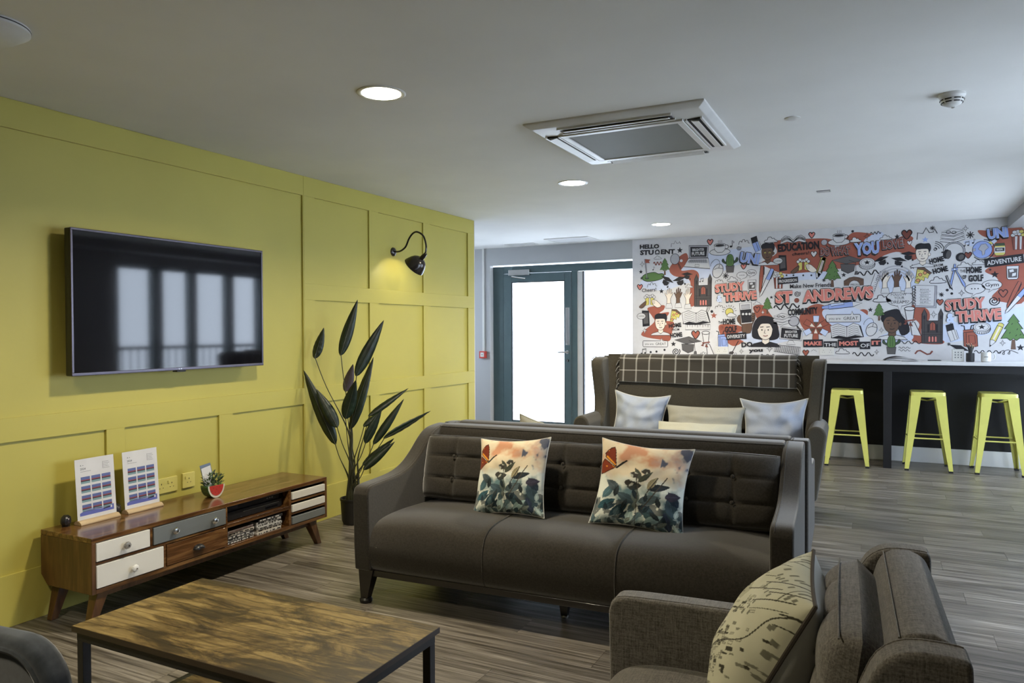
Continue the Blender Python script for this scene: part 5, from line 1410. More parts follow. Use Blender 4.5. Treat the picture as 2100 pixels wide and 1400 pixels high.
def star5(r=1.0, i=0.42): return [((r if k % 2 == 0 else i)*math.sin(PI*k/5), (r if k % 2 == 0 else i)*math.cos(PI*k/5)) for k in range(10)]
def m_heart(d, col='R', w=0.22): d.shape(HEART, col if col != '-' else None, w, 3)
def m_star(d, col='K'): d.fill(star5(), col)
def m_sparkle(d, col=None): d.shape([(0, 1), (0.22, 0.22), (0.8, 0), (0.22, -0.22), (0, -1), (-0.22, -0.22), (-0.8, 0), (-0.22, 0.22)], col, 0.14)
def m_asterisk(d):
    for k in range(4): d.line([(math.cos(PI*k/4), math.sin(PI*k/4)), (-math.cos(PI*k/4), -math.sin(PI*k/4))], 0.26)
def m_dot(d, col='K'): d.ell(0, 0, 1, 1, col, 0, n=12)
def m_cloud(d, col='W'): d.shape([(-1.7, -0.7), (-1.6, 0.0), (-1.0, 0.1), (-0.8, 0.8), (0.0, 0.9), (0.4, 0.4), (0.9, 0.5), (1.2, 0.0), (1.7, -0.2), (1.7, -0.7)], col, 0.16, 3)
def m_puff(d): d.line([(-1.9, -0.8), (-1.6, 0.3), (-1.0, 0.4), (-0.8, 0.0), (-0.5, 0.9), (0.2, 0.8), (0.3, 0.1), (0.8, 0.6), (1.3, 0.4), (1.4, -0.3), (1.9, -0.4)], 0.16, smooth=3)
def m_squiggle(d, col='K', n=3, w=3.0): d.line(wave(n, 0.8, w), 0.42, col)
def m_spiral(d): d.line([((0.12 + 0.88*t/24)*math.cos(t*0.55), (0.12 + 0.88*t/24)*math.sin(t*0.55)) for t in range(25)], 0.2)
def m_loop(d): d.line([(-2.4, -0.2), (-1.6, 0.4), (-1.0, 0.6), (-0.9, -0.4), (-1.3, -0.2), (-0.6, 0.6), (0.2, 0.7), (0.3, -0.3), (-0.1, -0.2), (0.5, 0.6), (1.2, 0.4), (2.2, -0.1)], 0.14, smooth=4)
def m_note(d):
    d.ell(-0.35, -0.65, 0.38, 0.28, 'K', 0); d.line([(0, -0.6), (0, 1), (0.45, 0.6), (0.35, 0.25)], 0.16)
def m_notes(d):
    d.ell(-0.7, -0.7, 0.34, 0.25, 'K', 0); d.ell(0.5, -0.5, 0.34, 0.25, 'K', 0); d.line([(-0.4, -0.65), (-0.4, 0.75), (0.8, 1.0), (0.8, -0.45)], 0.16); d.line([(-0.4, 0.5), (0.8, 0.75)], 0.16)
def m_crown(d): d.line([(-1.6, -1), (-1.5, 0.2), (-0.7, 0.0), (-0.2, 1.0), (0.3, 0.1), (0.9, 0.2), (1.1, 0.7), (1.5, -0.1)], 0.14)
def m_tree(d):
    d.fill([(-0.12, -1), (0.12, -1), (0.08, -0.45), (-0.08, -0.45)], 'N')
    d.shape([(0, 1), (0.28, 0.55), (0.2, 0.55), (0.45, 0.15), (0.32, 0.12), (0.6, -0.4), (0.3, -0.36), (0.15, -0.5), (0, -0.38), (-0.15, -0.5), (-0.3, -0.36), (-0.6, -0.4), (-0.32, 0.12), (-0.45, 0.15), (-0.2, 0.55), (-0.28, 0.55)], 'G', 0.035)
    for x, y in ((-0.1, 0.4), (0.15, 0.1), (-0.2, -0.1), (0.1, -0.25), (0.3, -0.2)): d.line([(x, y), (x + 0.06, y + 0.08)], 0.03)
def m_cactus(d):
    d.shape([(-0.45, -0.25), (0.45, -0.25), (0.36, -1), (-0.36, -1)], 'E', 0.05)
    d.shape([(-0.7, 0.5), (-0.85, 0.35), (-0.75, 0.1), (-0.3, -0.1), (-0.3, 0.1), (-0.55, 0.2)], 'D', 0.05, 3); d.shape([(0.7, 0.6), (0.85, 0.45), (0.75, 0.15), (0.3, -0.05), (0.3, 0.15), (0.55, 0.3)], 'D', 0.05, 3)
    d.shape([(-0.33, -0.25), (-0.38, 0.4), (-0.2, 0.9), (0.2, 0.9), (0.38, 0.4), (0.33, -0.25)], 'G', 0.05, 3); d.line([(-0.1, -0.2), (-0.12, 0.8)], 0.03); d.line([(0.1, -0.2), (0.12, 0.8)], 0.03)
def m_cup(d):
    d.ell(0, -0.45, 1.25, 0.42, 'W', 0.06); d.ell(0.78, 0.15, 0.26, 0.24, None, 0.07)
    d.shape([(-0.7, 0.4), (-0.62, -0.2), (-0.3, -0.5), (0.3, -0.5), (0.62, -0.2), (0.7, 0.4)], 'W', 0.06); d.ell(0, 0.4, 0.7, 0.2, 'W', 0.06); d.ell(0, 0.38, 0.55, 0.13, 'K', 0)
    for x in (-0.2, 0, 0.2): d.line([(x, 0.68), (x + 0.06, 0.78), (x - 0.02, 0.88), (x + 0.05, 1.0)], 0.04)
def m_laptop(d, two=True):
    d.shape([(-0.62, 0.95), (0.85, 0.88), (0.78, -0.02), (-0.6, 0.02)], 'A', 0.05); d.fill([(-0.52, 0.86), (0.75, 0.78), (0.68, 0.06), (-0.5, 0.1)], 'K')
    d.text('BRIGHTER', -0.36, 0.52, 0.52, 0.2, 'W', 0.02); d.text('FUTURE', -0.4, 0.55, 0.2, 0.25, 'W', 0.03)
    d.shape([(-0.65, 0.0), (0.82, -0.05), (0.95, -0.85), (-1.0, -0.62)], 'W', 0.05); d.fill([(-0.55, -0.08), (0.72, -0.12), (0.78, -0.42), (-0.72, -0.32)], 'A')
    for k in range(1, 4): d.line([(-0.58 - 0.04*k, -0.08 - 0.06*k), (0.72 + 0.015*k, -0.12 - 0.075*k)], 0.02)
    for k in range(1, 10): d.line([(-0.55 + 0.127*k, -0.1), (-0.72 + 0.15*k, -0.38)], 0.016)
    d.shape([(-0.15, -0.48), (0.15, -0.5), (0.14, -0.68), (-0.18, -0.64)], 'W', 0.03)
def m_mouse(d):
    d.ell(0, -0.2, 0.52, 0.75, 'W', 0.06, -0.35); d.line([(-0.38, -0.05), (0.0, 0.1), (0.52, 0.0)], 0.05, smooth=3); d.line([(0.1, 0.1), (0.18, 0.42)], 0.05); d.line([(0.22, 0.5), (0.1, 0.9), (-0.3, 1.0), (-0.7, 0.6), (-0.75, 0.3)], 0.04, smooth=3)
def m_eraser(d, body='B'):
    d.shape([(-0.42, 0.2), (0.32, 0.3), (0.32, 1.0), (-0.42, 0.92)], 'K', 0.05); d.shape([(-0.42, 0.2), (0.32, 0.3), (0.45, -0.85), (-0.25, -1.0)], body, 0.05); d.line([(0.05, 0.26), (0.18, -0.9)], 0.04); d.shape([(0.32, 0.3), (0.5, 0.2), (0.6, -0.8), (0.45, -0.85)], 'W', 0.04)
def m_booktop(d):
    d.shape([(0, -0.2), (-0.8, 0.6), (-1.6, 0.8), (-2.4, 0.2), (-2.6, -0.9), (-1.2, -0.5), (0, -0.8), (1.2, -0.5), (2.6, -0.9), (2.4, 0.2), (1.6, 0.8), (0.8, 0.6)], 'W', 0.1)
    for k in range(4):
        y = 0.15*k
        d.line([(-2.4, -0.5 + y), (-1.2, 0.05 + y), (0, -0.7 + 0.3*y)], 0.09, smooth=3); d.line([(2.4, -0.5 + y), (1.2, 0.05 + y), (0, -0.7 + 0.3*y)], 0.09, smooth=3)
def m_book(d):
    d.fill([(-1.75, -0.9), (0, -1.05), (1.85, -0.75), (1.5, 0.6), (-1.6, 0.5)], 'K')
    d.shape([(0, -0.78), (-0.9, -0.6), (-1.65, -0.85), (-1.85, 0.55), (-1.0, 0.85), (0, 0.45)], 'W', 0.06); d.shape([(0, -0.78), (0.9, -0.55), (1.75, -0.7), (1.3, 0.7), (0.7, 0.9), (0, 0.45)], 'W', 0.06)
    for k in range(5):
        y = 0.45 - 0.24*k
        d.line([(-1.6, y - 0.1), (-0.9, y + 0.1), (-0.15, y - 0.15)], 0.04, smooth=2); d.line([(0.15, y - 0.15), (0.7, y + 0.12), (1.25 + 0.06*k, y - 0.05)], 0.04, smooth=2)
def m_golf(d):
    d.shape([(-1.0, -0.7), (-0.7, -0.35), (0.1, -0.2), (0.5, -0.35), (0.9, -0.35), (1.0, -0.65), (0.5, -0.9), (-0.5, -1.0)], 'G', 0.05, 3); d.ell(-0.52, -0.72, 0.16, 0.06, 'D', 0.03)
    d.shape([(-0.74, 1.0), (-0.64, 1.0), (-0.5, -0.7), (-0.56, -0.72)], 'A', 0.03); d.fill([(-0.7, 1.0), (-0.2, 0.92), (-0.35, 0.78), (-0.25, 0.62), (-0.66, 0.66)], 'R')
def m_paddle(d):
    d.shape([(0.35, -0.25), (0.5, -0.3), (0.85, -1.0), (0.68, -1.05)], 'T', 0.05); d.ell(0, 0.3, 0.58, 0.68, 'A', 0.06)
def m_gradcap(d, col='E'):
    d.shape([(-0.75, 0.1), (-0.65, -0.6), (0.0, -0.95), (0.6, -0.7), (0.7, 0.05)], col, 0.05); d.shape([(-1.6, 0.55), (-0.2, 0.1), (1.6, 0.4), (0.1, 0.95)], col, 0.05)
    d.line([(0.1, 0.5), (0.75, 0.2), (0.8, -0.8)], 0.05); d.shape([(0.72, -0.75), (0.95, -0.72), (1.0, -1.1), (0.65, -1.1)], col, 0.04)
def m_bubble(d, st='Gym', w=1.6):
    d.shape([(w*math.cos(2*PI*k/20), 0.95*math.sin(2*PI*k/20)) for k in range(20)], 'W', 0.1); d.shape([(-0.3, -0.85), (-0.6, -1.5), (0.25, -0.9)], 'W', 0.08); d.fill([(-0.28, -0.75), (-0.32, -0.92), (0.22, -0.92), (0.25, -0.75)], 'W')
    if st == '...':
        for x in (-0.5, 0, 0.5): d.ell(x, 0, 0.12, 0.12, 'K', 0, n=8)
    else: d.text(st, -w*0.68, w*0.68, -0.3, 0.75, 'K', 0.01)
def m_great(d):
    d.shape([(-4.2, 0.7), (-4.0, 1.0), (1.9, 1.0), (2.2, 1.9), (2.5, 1.0), (4.0, 1.0), (4.2, 0.7), (4.2, -0.7), (4.0, -1.0), (-4.0, -1.0), (-4.2, -0.7)], 'W', 0.16); d.text('you are', -3.5, -0.6, -0.35, 0.7); d.text('GREAT', 0.1, 3.6, -0.4, 0.85)
def m_castle(d):
    d.shape([(-0.55, -1), (0.5, -1), (0.5, 0.35), (0.52, 0.7), (0.42, 1.0), (0.3, 0.7), (0.28, 0.3), (-0.3, 0.3), (-0.3, 0.7), (-0.42, 1.0), (-0.54, 0.7)], 'C', 0.04)
    d.shape([(-0.14, -0.25), (-0.14, 0.12), (0, 0.26), (0.14, 0.12), (0.14, -0.25)], 'R', 0.03); d.line([(0, -0.25), (0, 0.24)], 0.02)
    for x in (-0.42, 0.42):
        d.line([(x, -0.95), (x, 0.65)], 0.02); d.fill([(x - 0.04, 0.4), (x + 0.04, 0.4), (x + 0.04, 0.6), (x - 0.04, 0.6)], 'K')
    for x in (-0.22, -0.06, 0.1): d.shape([(x, -0.92), (x + 0.12, -0.92), (x + 0.12, -0.65), (x + 0.06, -0.58), (x, -0.65)], 'P', 0.025)
    for y in (-0.35, -0.5): d.line([(-0.5, y), (0.48, y)], 0.02)
    d.fill([(-0.26, -0.38), (-0.18, -0.38), (-0.18, 0.1), (-0.26, 0.1)], 'K'); d.fill([(0.18, -0.38), (0.26, -0.38), (0.26, 0.1), (0.18, 0.1)], 'K')
def m_glass(d):
    d.shape([(-0.75, 0.95), (0.75, 0.95), (0.68, -0.8), (0.5, -1), (-0.5, -1), (-0.68, -0.8)], 'W', 0.09); d.fill([(-0.6, 0.55), (0.6, 0.55), (0.55, -0.75), (-0.55, -0.75)], 'E')
    d.shape([(-0.45, 0.4), (0.1, 0.5), (0.2, 0.1), (-0.35, 0.0)], 'W', 0.05); d.shape([(-0.05, -0.1), (0.45, 0.0), (0.4, -0.5), (-0.1, -0.6)], 'W', 0.05)
def m_pen(d, col='R'):
    d.shape([(-0.1, 0.95), (0.1, 0.95), (0.13, 0.2), (-0.13, 0.2)], col, 0.035); d.shape([(-0.13, 0.2), (0.13, 0.2), (0.07, -0.8), (0, -1.0), (-0.07, -0.8)], col if col == 'R' else 'W', 0.035); d.line([(0.14, 0.85), (0.17, 0.3)], 0.04)
def m_biro(d):
    d.shape([(-0.13, 0.62), (0.13, 0.62), (0.14, -0.55), (0, -1), (-0.14, -0.55)], 'B', 0.035); d.shape([(-0.14, -0.55), (0.14, -0.55), (0, -1)], 'W', 0.03); d.shape([(-0.1, 0.62), (0.1, 0.62), (0.07, 0.95), (-0.07, 0.95)], 'B', 0.03); d.shape([(0.02, 0.5), (0.14, 0.5), (0.14, -0.1), (0.04, -0.15)], 'L', 0.025)
def m_popcorn(d):
    d.shape([(-0.55, 0.35), (0.55, 0.35), (0.42, -1), (-0.42, -1)], 'T', 0.04)
    for x in (-0.28, 0.1): d.fill([(x, 0.33), (x + 0.2, 0.33), (x + 0.15, -0.98), (x + 0.02, -0.98)], 'W')
    for x, y in ((-0.45, 0.45), (-0.2, 0.6), (0.1, 0.55), (0.4, 0.45), (-0.05, 0.8), (0.25, 0.78), (-0.32, 0.75)): d.ell(x, y, 0.2, 0.17, 'Y' if x > 0.2 else 'W', 0.035, n=10)
def m_banner(d, st, w, col='K', tcol='W', bold=0.02):
    d.fill([(-w, -1), (w, -1), (w, 1), (-w, 1)], col); d.text(st, -w*0.88, w*0.88, -0.5, 1.0, tcol, bold)
def m_phone(d):
    d.shape([(-0.45, 1), (0.4, 0.95), (0.5, -0.9), (-0.35, -1)], 'K', 0.05); d.fill([(-0.32, 0.75), (0.3, 0.72), (0.36, -0.6), (-0.26, -0.68)], 'E'); d.shape([(-0.55 + 0.55*math.cos(2*PI*k/16), 0.3 + 0.38*math.sin(2*PI*k/16)) for k in range(16)], 'W', 0.05); d.text('COFFEE?', -0.98, -0.12, 0.2, 0.2)
def m_beers(d):
    for s in (-1, 1):
        d.shape([(s*0.12, 0.45), (s*0.62, 0.35), (s*0.55, -0.65), (s*0.12, -0.5)], 'Y', 0.05)
        for x, y in ((0.15, 0.6), (0.4, 0.72), (0.62, 0.5)): d.ell(s*x, y, 0.2, 0.2, 'W', 0.05, n=10)
    d.shape([(-0.5, 0.0), (-0.9, -0.25), (-1.5, -0.8), (-1.1, -1.0), (-0.6, -0.55)], 'N', 0.05, 3); d.shape([(0.3, 0.05), (0.8, 0.1), (1.2, -0.2), (1.6, -0.7), (1.1, -0.95), (0.5, -0.55)], 'S', 0.05, 3)
    for k in range(3): d.line([(0.32, -0.08 - 0.16*k), (0.75, -0.02 - 0.18*k)], 0.04)
def m_hand(d, col='S'):
    d.shape([(-0.22, -0.95), (-0.2, -0.1), (-0.3, 0.2), (-0.42, 0.45), (-0.34, 0.52), (-0.2, 0.3), (-0.2, 0.75), (-0.12, 0.9), (-0.05, 0.4), (0.0, 0.98), (0.08, 0.98), (0.08, 0.42), (0.2, 0.88), (0.28, 0.82), (0.2, 0.35), (0.36, 0.55), (0.42, 0.46), (0.24, 0.05), (0.16, -0.1), (0.2, -0.95)], col, 0.04)
    d.shape([(-0.34, -1.05), (-0.26, -0.6), (0.26, -0.55), (0.36, -1.05)], 'W', 0.04)
def m_pizza(d):
    d.shape([(-0.5, 0.95), (0.2, 0.85), (0.95, 0.2), (0.75, 0.0), (0.6, -0.4), (0.3, -0.2), (0.2, -0.7), (-0.1, -0.5), (-0.4, -1.0), (-0.8, -0.9)], 'Y', 0.06); d.shape([(-0.55, 1.0), (0.25, 0.95), (1.05, 0.25), (0.85, 0.1), (0.1, 0.68), (-0.5, 0.78)], 'N', 0.06)
    for x, y in ((0.3, 0.3), (-0.2, 0.1), (-0.45, -0.6)): d.ell(x, y, 0.2, 0.2, 'O', 0.05, n=12)
    for x, y in ((-0.35, 0.55), (0.1, -0.2), (-0.5, -0.15)): d.ell(x, y, 0.06, 0.06, 'D', 0, n=8)
def m_phonehand(d):
    d.shape([(-0.62, -0.1), (-0.7, -0.6), (-0.35, -1.0), (-0.3, -1.55), (0.35, -1.6), (0.5, -0.9), (0.72, -0.4), (0.7, 0.0), (0.5, 0.1)], 'N', 0.035, 2); d.shape([(-0.55, 0.9), (0.42, 1.0), (0.52, -0.75), (-0.4, -0.85)], 'W', 0.04); d.fill([(-0.48, 0.35), (0.4, 0.42), (0.46, -0.68), (-0.36, -0.76)], 'K'); d.shape([(-0.4, 0.75), (0.28, 0.8), (0.3, 0.48), (-0.38, 0.42)], 'A', 0.03)
    for x in (-0.25, 0.02, 0.28): d.ell(x, 0.0, 0.1, 0.1, 'W', 0, n=10)
    for y in (-0.1, -0.28, -0.46): d.shape([(0.42, y), (0.72, y + 0.12), (0.72, y - 0.02), (0.46, y - 0.14)], 'N', 0.03)
def m_sun(d):
    d.ell(-0.1, 0.0, 0.62, 0.62, 'Y', 0.07)
    for k in range(9):
        a = 0.2 + k*0.36; d.line([(-0.1 + 0.85*math.cos(a), 0.85*math.sin(a)), (-0.1 + 1.15*math.cos(a), 1.15*math.sin(a))], 0.07)
    d.shape([(-0.4, -0.75), (-0.3, -0.3), (0.2, -0.1), (0.6, -0.3), (0.9, -0.5), (0.85, -0.8)], 'W', 0.07, 3)
def m_face(d, skin='S', hair='K', kind=0):
    if kind == 2: d.shape([(-0.85, -0.35), (-0.75, 0.5), (-0.4, 0.95), (0.1, 1.0), (0.6, 0.8), (0.8, 0.2), (0.85, -0.4), (0.4, -0.6), (-0.4, -0.55)], hair, 0.03, 3)
    if kind == 3: d.shape([(-0.6, 0.2), (-0.55, 0.75), (0.0, 1.0), (0.4, 1.0), (0.6, 0.6), (0.95, 0.1), (1.05, -0.5), (0.6, -0.75), (0.3, -0.2)], hair, 0.03, 3)
    d.shape([(-0.2, -0.45), (-0.22, -0.75), (-0.05, -0.9), (0.25, -0.8), (0.25, -0.4)], skin, 0.035)
    d.shape([(-0.95, -1.05), (-0.75, -0.85), (-0.25, -0.72), (0.0, -0.92), (0.28, -0.72), (0.75, -0.85), (0.95, -1.05)], 'K' if kind == 2 else 'W', 0.04)
    d.shape([(-0.48, 0.45), (-0.5, 0.0), (-0.35, -0.4), (0.0, -0.58), (0.32, -0.4), (0.45, 0.0), (0.44, 0.5), (0.0, 0.72)], skin, 0.035, 3)
    if kind != 2: d.ell(0.5, 0.02, 0.1, 0.14, skin, 0.03, n=10)
    if kind in (0, 1): d.shape([(-0.55, 0.55), (-0.5, 0.85), (-0.2, 1.0), (0.15, 0.95), (0.5, 0.95), (0.62, 0.55), (0.48, 0.2), (0.4, 0.48), (0.0, 0.52), (-0.3, 0.5)], hair, 0.03, 3)
    if kind == 2: d.shape([(-0.5, 0.1), (-0.5, 0.6), (0.0, 0.85), (0.5, 0.6), (0.48, 0.1), (0.3, 0.45), (0.0, 0.5), (-0.3, 0.45)], hair, 0.0, 3)
    if kind == 3: d.shape([(-0.52, 0.2), (-0.5, 0.65), (0.0, 0.85), (0.5, 0.6), (0.5, 0.1), (0.35, 0.2), (0.0, 0.52), (-0.35, 0.45)], hair, 0.0, 3)
    for x in (-0.22, 0.18):
        if kind == 1: d.ell(x, 0.1, 0.1, 0.09, 'Y', 0.02, n=10)
        d.ell(x, 0.08, 0.045, 0.05, 'K', 0, n=8); d.line([(x - 0.12, 0.27), (x + 0.1, 0.29)], 0.05)
    d.line([(-0.02, 0.1), (-0.08, -0.14), (0.03, -0.15)], 0.03); d.line([(-0.14, -0.3), (0.02, -0.34), (0.16, -0.28)], 0.05, 'K' if kind != 2 else 'T', smooth=2)
def m_books(d):
    for k in range(3):
        y = -0.95 + 0.55*k
        d.shape([(-1.6 + 0.1*k, y + 0.1), (0.2, y - 0.2), (1.7 - 0.1*k, y + 0.3), (1.7 - 0.1*k, y + 0.62), (0.2, y + 0.2), (-1.6 + 0.1*k, y + 0.45)], 'W', 0.08)
        d.shape([(-1.6 + 0.1*k, y + 0.45), (0.2, y + 0.2), (1.7 - 0.1*k, y + 0.62), (0.0, y + 0.95)], 'W', 0.08)
    d.ell(-0.5, 0.55, 0.3, 0.2, None, 0.09, n=12); d.ell(0.25, 0.45, 0.3, 0.2, None, 0.09, n=12)
def m_monitor(d):
    d.shape([(-0.95, 0.85), (1.15, 0.6), (1.0, -0.55), (-1.05, -0.35)], 'W', 0.05); d.fill([(-0.85, 0.74), (1.03, 0.5), (0.9, -0.45), (-0.94, -0.25)], 'K'); d.text('BRIGHTER', -0.5, 0.62, 0.22, 0.24, 'W', 0.02); d.text('FUTURE', -0.6, 0.68, -0.2, 0.32, 'W', 0.03); d.shape([(-0.15, -0.5), (0.2, -0.52), (0.45, -0.95), (-0.4, -0.9)], 'W', 0.04)
def m_keyboard(d):
    d.shape([(-2.2, 0.9), (2.4, 0.4), (2.2, -1.1), (-2.6, -0.4)], 'W', 0.12)
    for k in range(1, 5): d.line([(-2.2 - 0.08*k, 0.9 - 0.26*k), (2.4 - 0.04*k, 0.4 - 0.3*k)], 0.07)
    for k in range(1, 14): d.line([(-2.2 + 0.33*k, 0.9 - 0.036*k), (-2.6 + 0.345*k, -0.4 - 0.05*k)], 0.07)
def m_magnifier(d):
    d.line([(0.2, -0.3), (0.75, -1.0)], 0.2); d.line([(0.3, -0.42), (0.72, -0.95)], 0.1, 'E'); d.ell(-0.15, 0.3, 0.62, 0.62, 'A', 0.08)
def m_team(d):
    for k, c in enumerate(('R', 'L', 'R', 'L', 'R', 'L')):
        a = k*PI/3 + 0.5; u = (math.cos(a), math.sin(a)); v = (-u[1]*0.2, u[0]*0.2)
        d.shape([(u[0]*0.45 + v[0], u[1]*0.45 + v[1]), (u[0]*1.0 + v[0]*1.2, u[1]*1.0 + v[1]*1.2), (u[0]*1.0 - v[0]*1.2, u[1]*1.0 - v[1]*1.2), (u[0]*0.45 - v[0], u[1]*0.45 - v[1])], c, 0.035)
        d.shape([(u[0]*0.48 + v[0]*0.8, u[1]*0.48 + v[1]*0.8), (u[0]*0.06, u[1]*0.06), (u[0]*0.48 - v[0]*0.8, u[1]*0.48 - v[1]*0.8)], 'N' if k % 2 else 'S', 0.03)
def m_pencil(d):
    d.shape([(-0.2, 0.7), (0.2, 0.7), (0.2, -0.5), (0, -0.42), (-0.2, -0.5)], 'Y', 0.04); d.fill([(-0.06, 0.7), (0.06, 0.7), (0.06, -0.45), (-0.06, -0.45)], 'S'); d.shape([(-0.2, -0.5), (0, -0.42), (0.2, -0.5), (0, -1.0)], 'W', 0.04); d.fill([(-0.06, -0.84), (0.06, -0.84), (0, -1.0)], 'K'); d.shape([(-0.2, 0.7), (0.2, 0.7), (0.18, 0.92), (0, 0.98), (-0.18, 0.92)], 'Y', 0.04)
def m_diploma(d):
    d.shape([(-0.45, 0.85), (0.15, 0.9), (0.05, -0.05), (-0.3, -0.05)], 'W', 0.05); d.shape([(-0.12, -0.1), (0.15, -0.05), (0.55, -1.0), (0.0, -0.95)], 'W', 0.05); d.ell(-0.15, 0.88, 0.32, 0.14, 'W', 0.05); d.line([(-0.45, 0.02), (0.2, 0.1)], 0.1, 'T'); d.shape([(-0.3, 0.02), (-0.55, -0.2), (-0.35, -0.25)], 'T', 0.03); d.shape([(-0.1, -0.02), (0.05, -0.35), (-0.2, -0.3)], 'T', 0.03)
def m_bag(d, col='B'):
    d.line([(-0.3, 0.5), (-0.35, 0.9), (-0.6, 0.95)], 0.09); d.line([(0.1, 0.5), (0.2, 0.95), (0.45, 0.98)], 0.09); d.shape([(-0.42, 0.55), (0.32, 0.62), (0.34, 0.4), (-0.4, 0.32)], col, 0.05)
    d.shape([(-0.4, 0.32), (0.34, 0.4), (0.62, 0.1), (0.68, -0.85), (0.1, -1.0), (-0.35, -0.85)], col, 0.05); d.shape([(0.0, 0.1), (0.45, 0.05), (0.5, -0.6), (0.05, -0.65)], col, 0.04); d.line([(-0.2, 0.3), (-0.18, -0.85)], 0.04)
def m_wifi(d):
    d.ell(-0.5, -0.8, 0.22, 0.22, None, 0.14, n=14)
    for r in (0.6, 1.0, 1.4, 1.8): d.line(arc(-0.7, -0.95, r, 0.25, 1.45), 0.14)
def m_headphones(d):
    d.line(arc(0, 0.1, 0.85, -0.3, PI + 0.2, 16), 0.2, 'K'); d.line(arc(0, 0.1, 0.85, -0.3, PI + 0.2, 16), 0.12, 'A'); d.ell(-0.65, -0.15, 0.28, 0.45, 'K', 0.04, -0.15); d.ell(-0.48, -0.2, 0.22, 0.42, 'E', 0.04, -0.15); d.ell(0.55, -0.5, 0.38, 0.42, 'K', 0.04, -0.5); d.ell(0.6, -0.5, 0.24, 0.3, 'E', 0.04, -0.5)
def m_globe(d):
    d.line(arc(0.05, 0, 1.05, -2.4, 1.5, 18), 0.09); d.ell(0, 0, 0.88, 0.9, 'B', 0.05, n=24); d.shape([(-0.1, 0.55), (0.3, 0.6), (0.55, 0.2), (0.25, -0.1), (0.2, -0.5), (0.0, -0.6), (-0.05, -0.15), (-0.35, 0.05)], 'A', 0.03); d.shape([(-0.85, 0.1), (-0.6, 0.2), (-0.62, -0.1), (-0.85, -0.15)], 'A', 0.02); d.shape([(0.5, 0.72), (0.72, 0.85), (0.95, 0.6), (0.8, 0.5)], 'Y', 0.03)
def m_jar(d):
    d.shape([(-0.75, 0.6), (0.75, 0.6), (0.75, -0.75), (0.5, -1), (-0.5, -1), (-0.75, -0.75)], 'Y', 0.06); d.shape([(-0.65, 1), (0.65, 1), (0.7, 0.65), (-0.7, 0.65)], 'D', 0.06); d.fill([(-0.74, 0.35), (0.74, 0.35), (0.74, -0.55), (-0.74, -0.55)], 'W'); d.fill([(-0.64, 0.25), (0.64, 0.25), (0.64, -0.3), (-0.64, -0.3)], 'K'); d.text('BEER', -0.45, 0.45, -0.16, 0.3, 'W', 0.02)
def m_compass(d):
    d.shape([(-0.1, 0.45), (0.02, 0.5), (-0.2, -0.7), (-0.32, -0.95), (-0.36, -0.65)], 'B', 0.035); d.shape([(0.05, 0.5), (0.18, 0.42), (0.72, -0.55), (0.75, -0.9), (0.55, -0.65)], 'B', 0.035); d.shape([(-0.2, 0.45), (0.2, 0.5), (0.22, 0.72), (-0.18, 0.68)], 'B', 0.035); d.ell(0.0, 0.6, 0.1, 0.1, 'L', 0.03, n=10); d.shape([(-0.07, 0.72), (0.09, 0.74), (0.07, 1.0), (-0.05, 1.0)], 'B', 0.035); d.shape([(-0.62, 0.1), (-0.5, 0.15), (-0.2, -0.75), (-0.1, -1.05), (-0.32, -0.85)], 'K', 0.03); d.line([(-0.55, 0.1), (-0.2, -0.85)], 0.05, 'A')
def m_notebook(d, lines=('FOCUS', 'WARMTH', 'FRIENDLY', 'PLACE', 'HELPFUL')):
    d.shape([(-0.65, 0.98), (0.85, 0.9), (0.8, -0.88), (-0.7, -0.8)], 'A', 0.04); d.shape([(-0.7, 1.0), (0.72, 0.92), (0.65, -0.72), (-0.78, -0.66)], 'W', 0.04)
    for k in range(5):
        d.text(lines[k], -0.32, 0.28, 0.56 - 0.26*k, 0.13); d.line([(-0.38, 0.50 - 0.26*k), (0.42, 0.49 - 0.26*k)], 0.02)
    for k in range(7): d.line(arc(-0.78, 0.82 - 0.23*k, 0.12, -0.6, 4.0, 8), 0.05)
def m_ruler(d):
    d.shape([(-0.28, 1), (0.28, 1), (0.28, -1), (-0.28, -1)], 'W', 0.04)
    for k in range(9): d.line([(0.28, 0.85 - 0.21*k), (0.08 if k % 2 else -0.02, 0.85 - 0.21*k)], 0.03)
def m_bottlecap(d):
    d.ell(0, -0.18, 1.25, 0.82, 'W', 0.07)
    for k in range(13):
        a = PI + PI*k/12; d.line([(1.25*math.cos(a), -0.18 + 0.82*math.sin(a)), (1.2*math.cos(a), 0.1 + 0.78*math.sin(a))], 0.07)
    d.ell(0, 0.18, 1.2, 0.78, 'W', 0.07); d.ell(0, 0.18, 0.95, 0.58, None, 0.05); d.fill([(x*0.55, 0.18 + y*0.45) for x, y in star5()], 'K')
def m_bridge(d):
    d.shape([(-1.7, 0.2), (-0.8, 0.75), (0.0, 0.9), (0.9, 0.75), (1.7, 0.45), (1.7, -0.75), (1.2, -0.75)] + arc(0.1, -0.75, 0.95, 0.0, PI, 10) + [(-1.7, -0.75)], 'N', 0.06); d.line([(-1.7, 0.0), (-0.8, 0.5), (0, 0.62), (0.9, 0.5), (1.7, 0.2)], 0.05)
    for x in (-1.3, -0.8, -0.3, 0.3, 0.8, 1.3): d.line([(x, 0.3), (x, 0.05)], 0.04)
    d.text('SWILCAN', -0.62, 0.82, -0.72, 0.34)
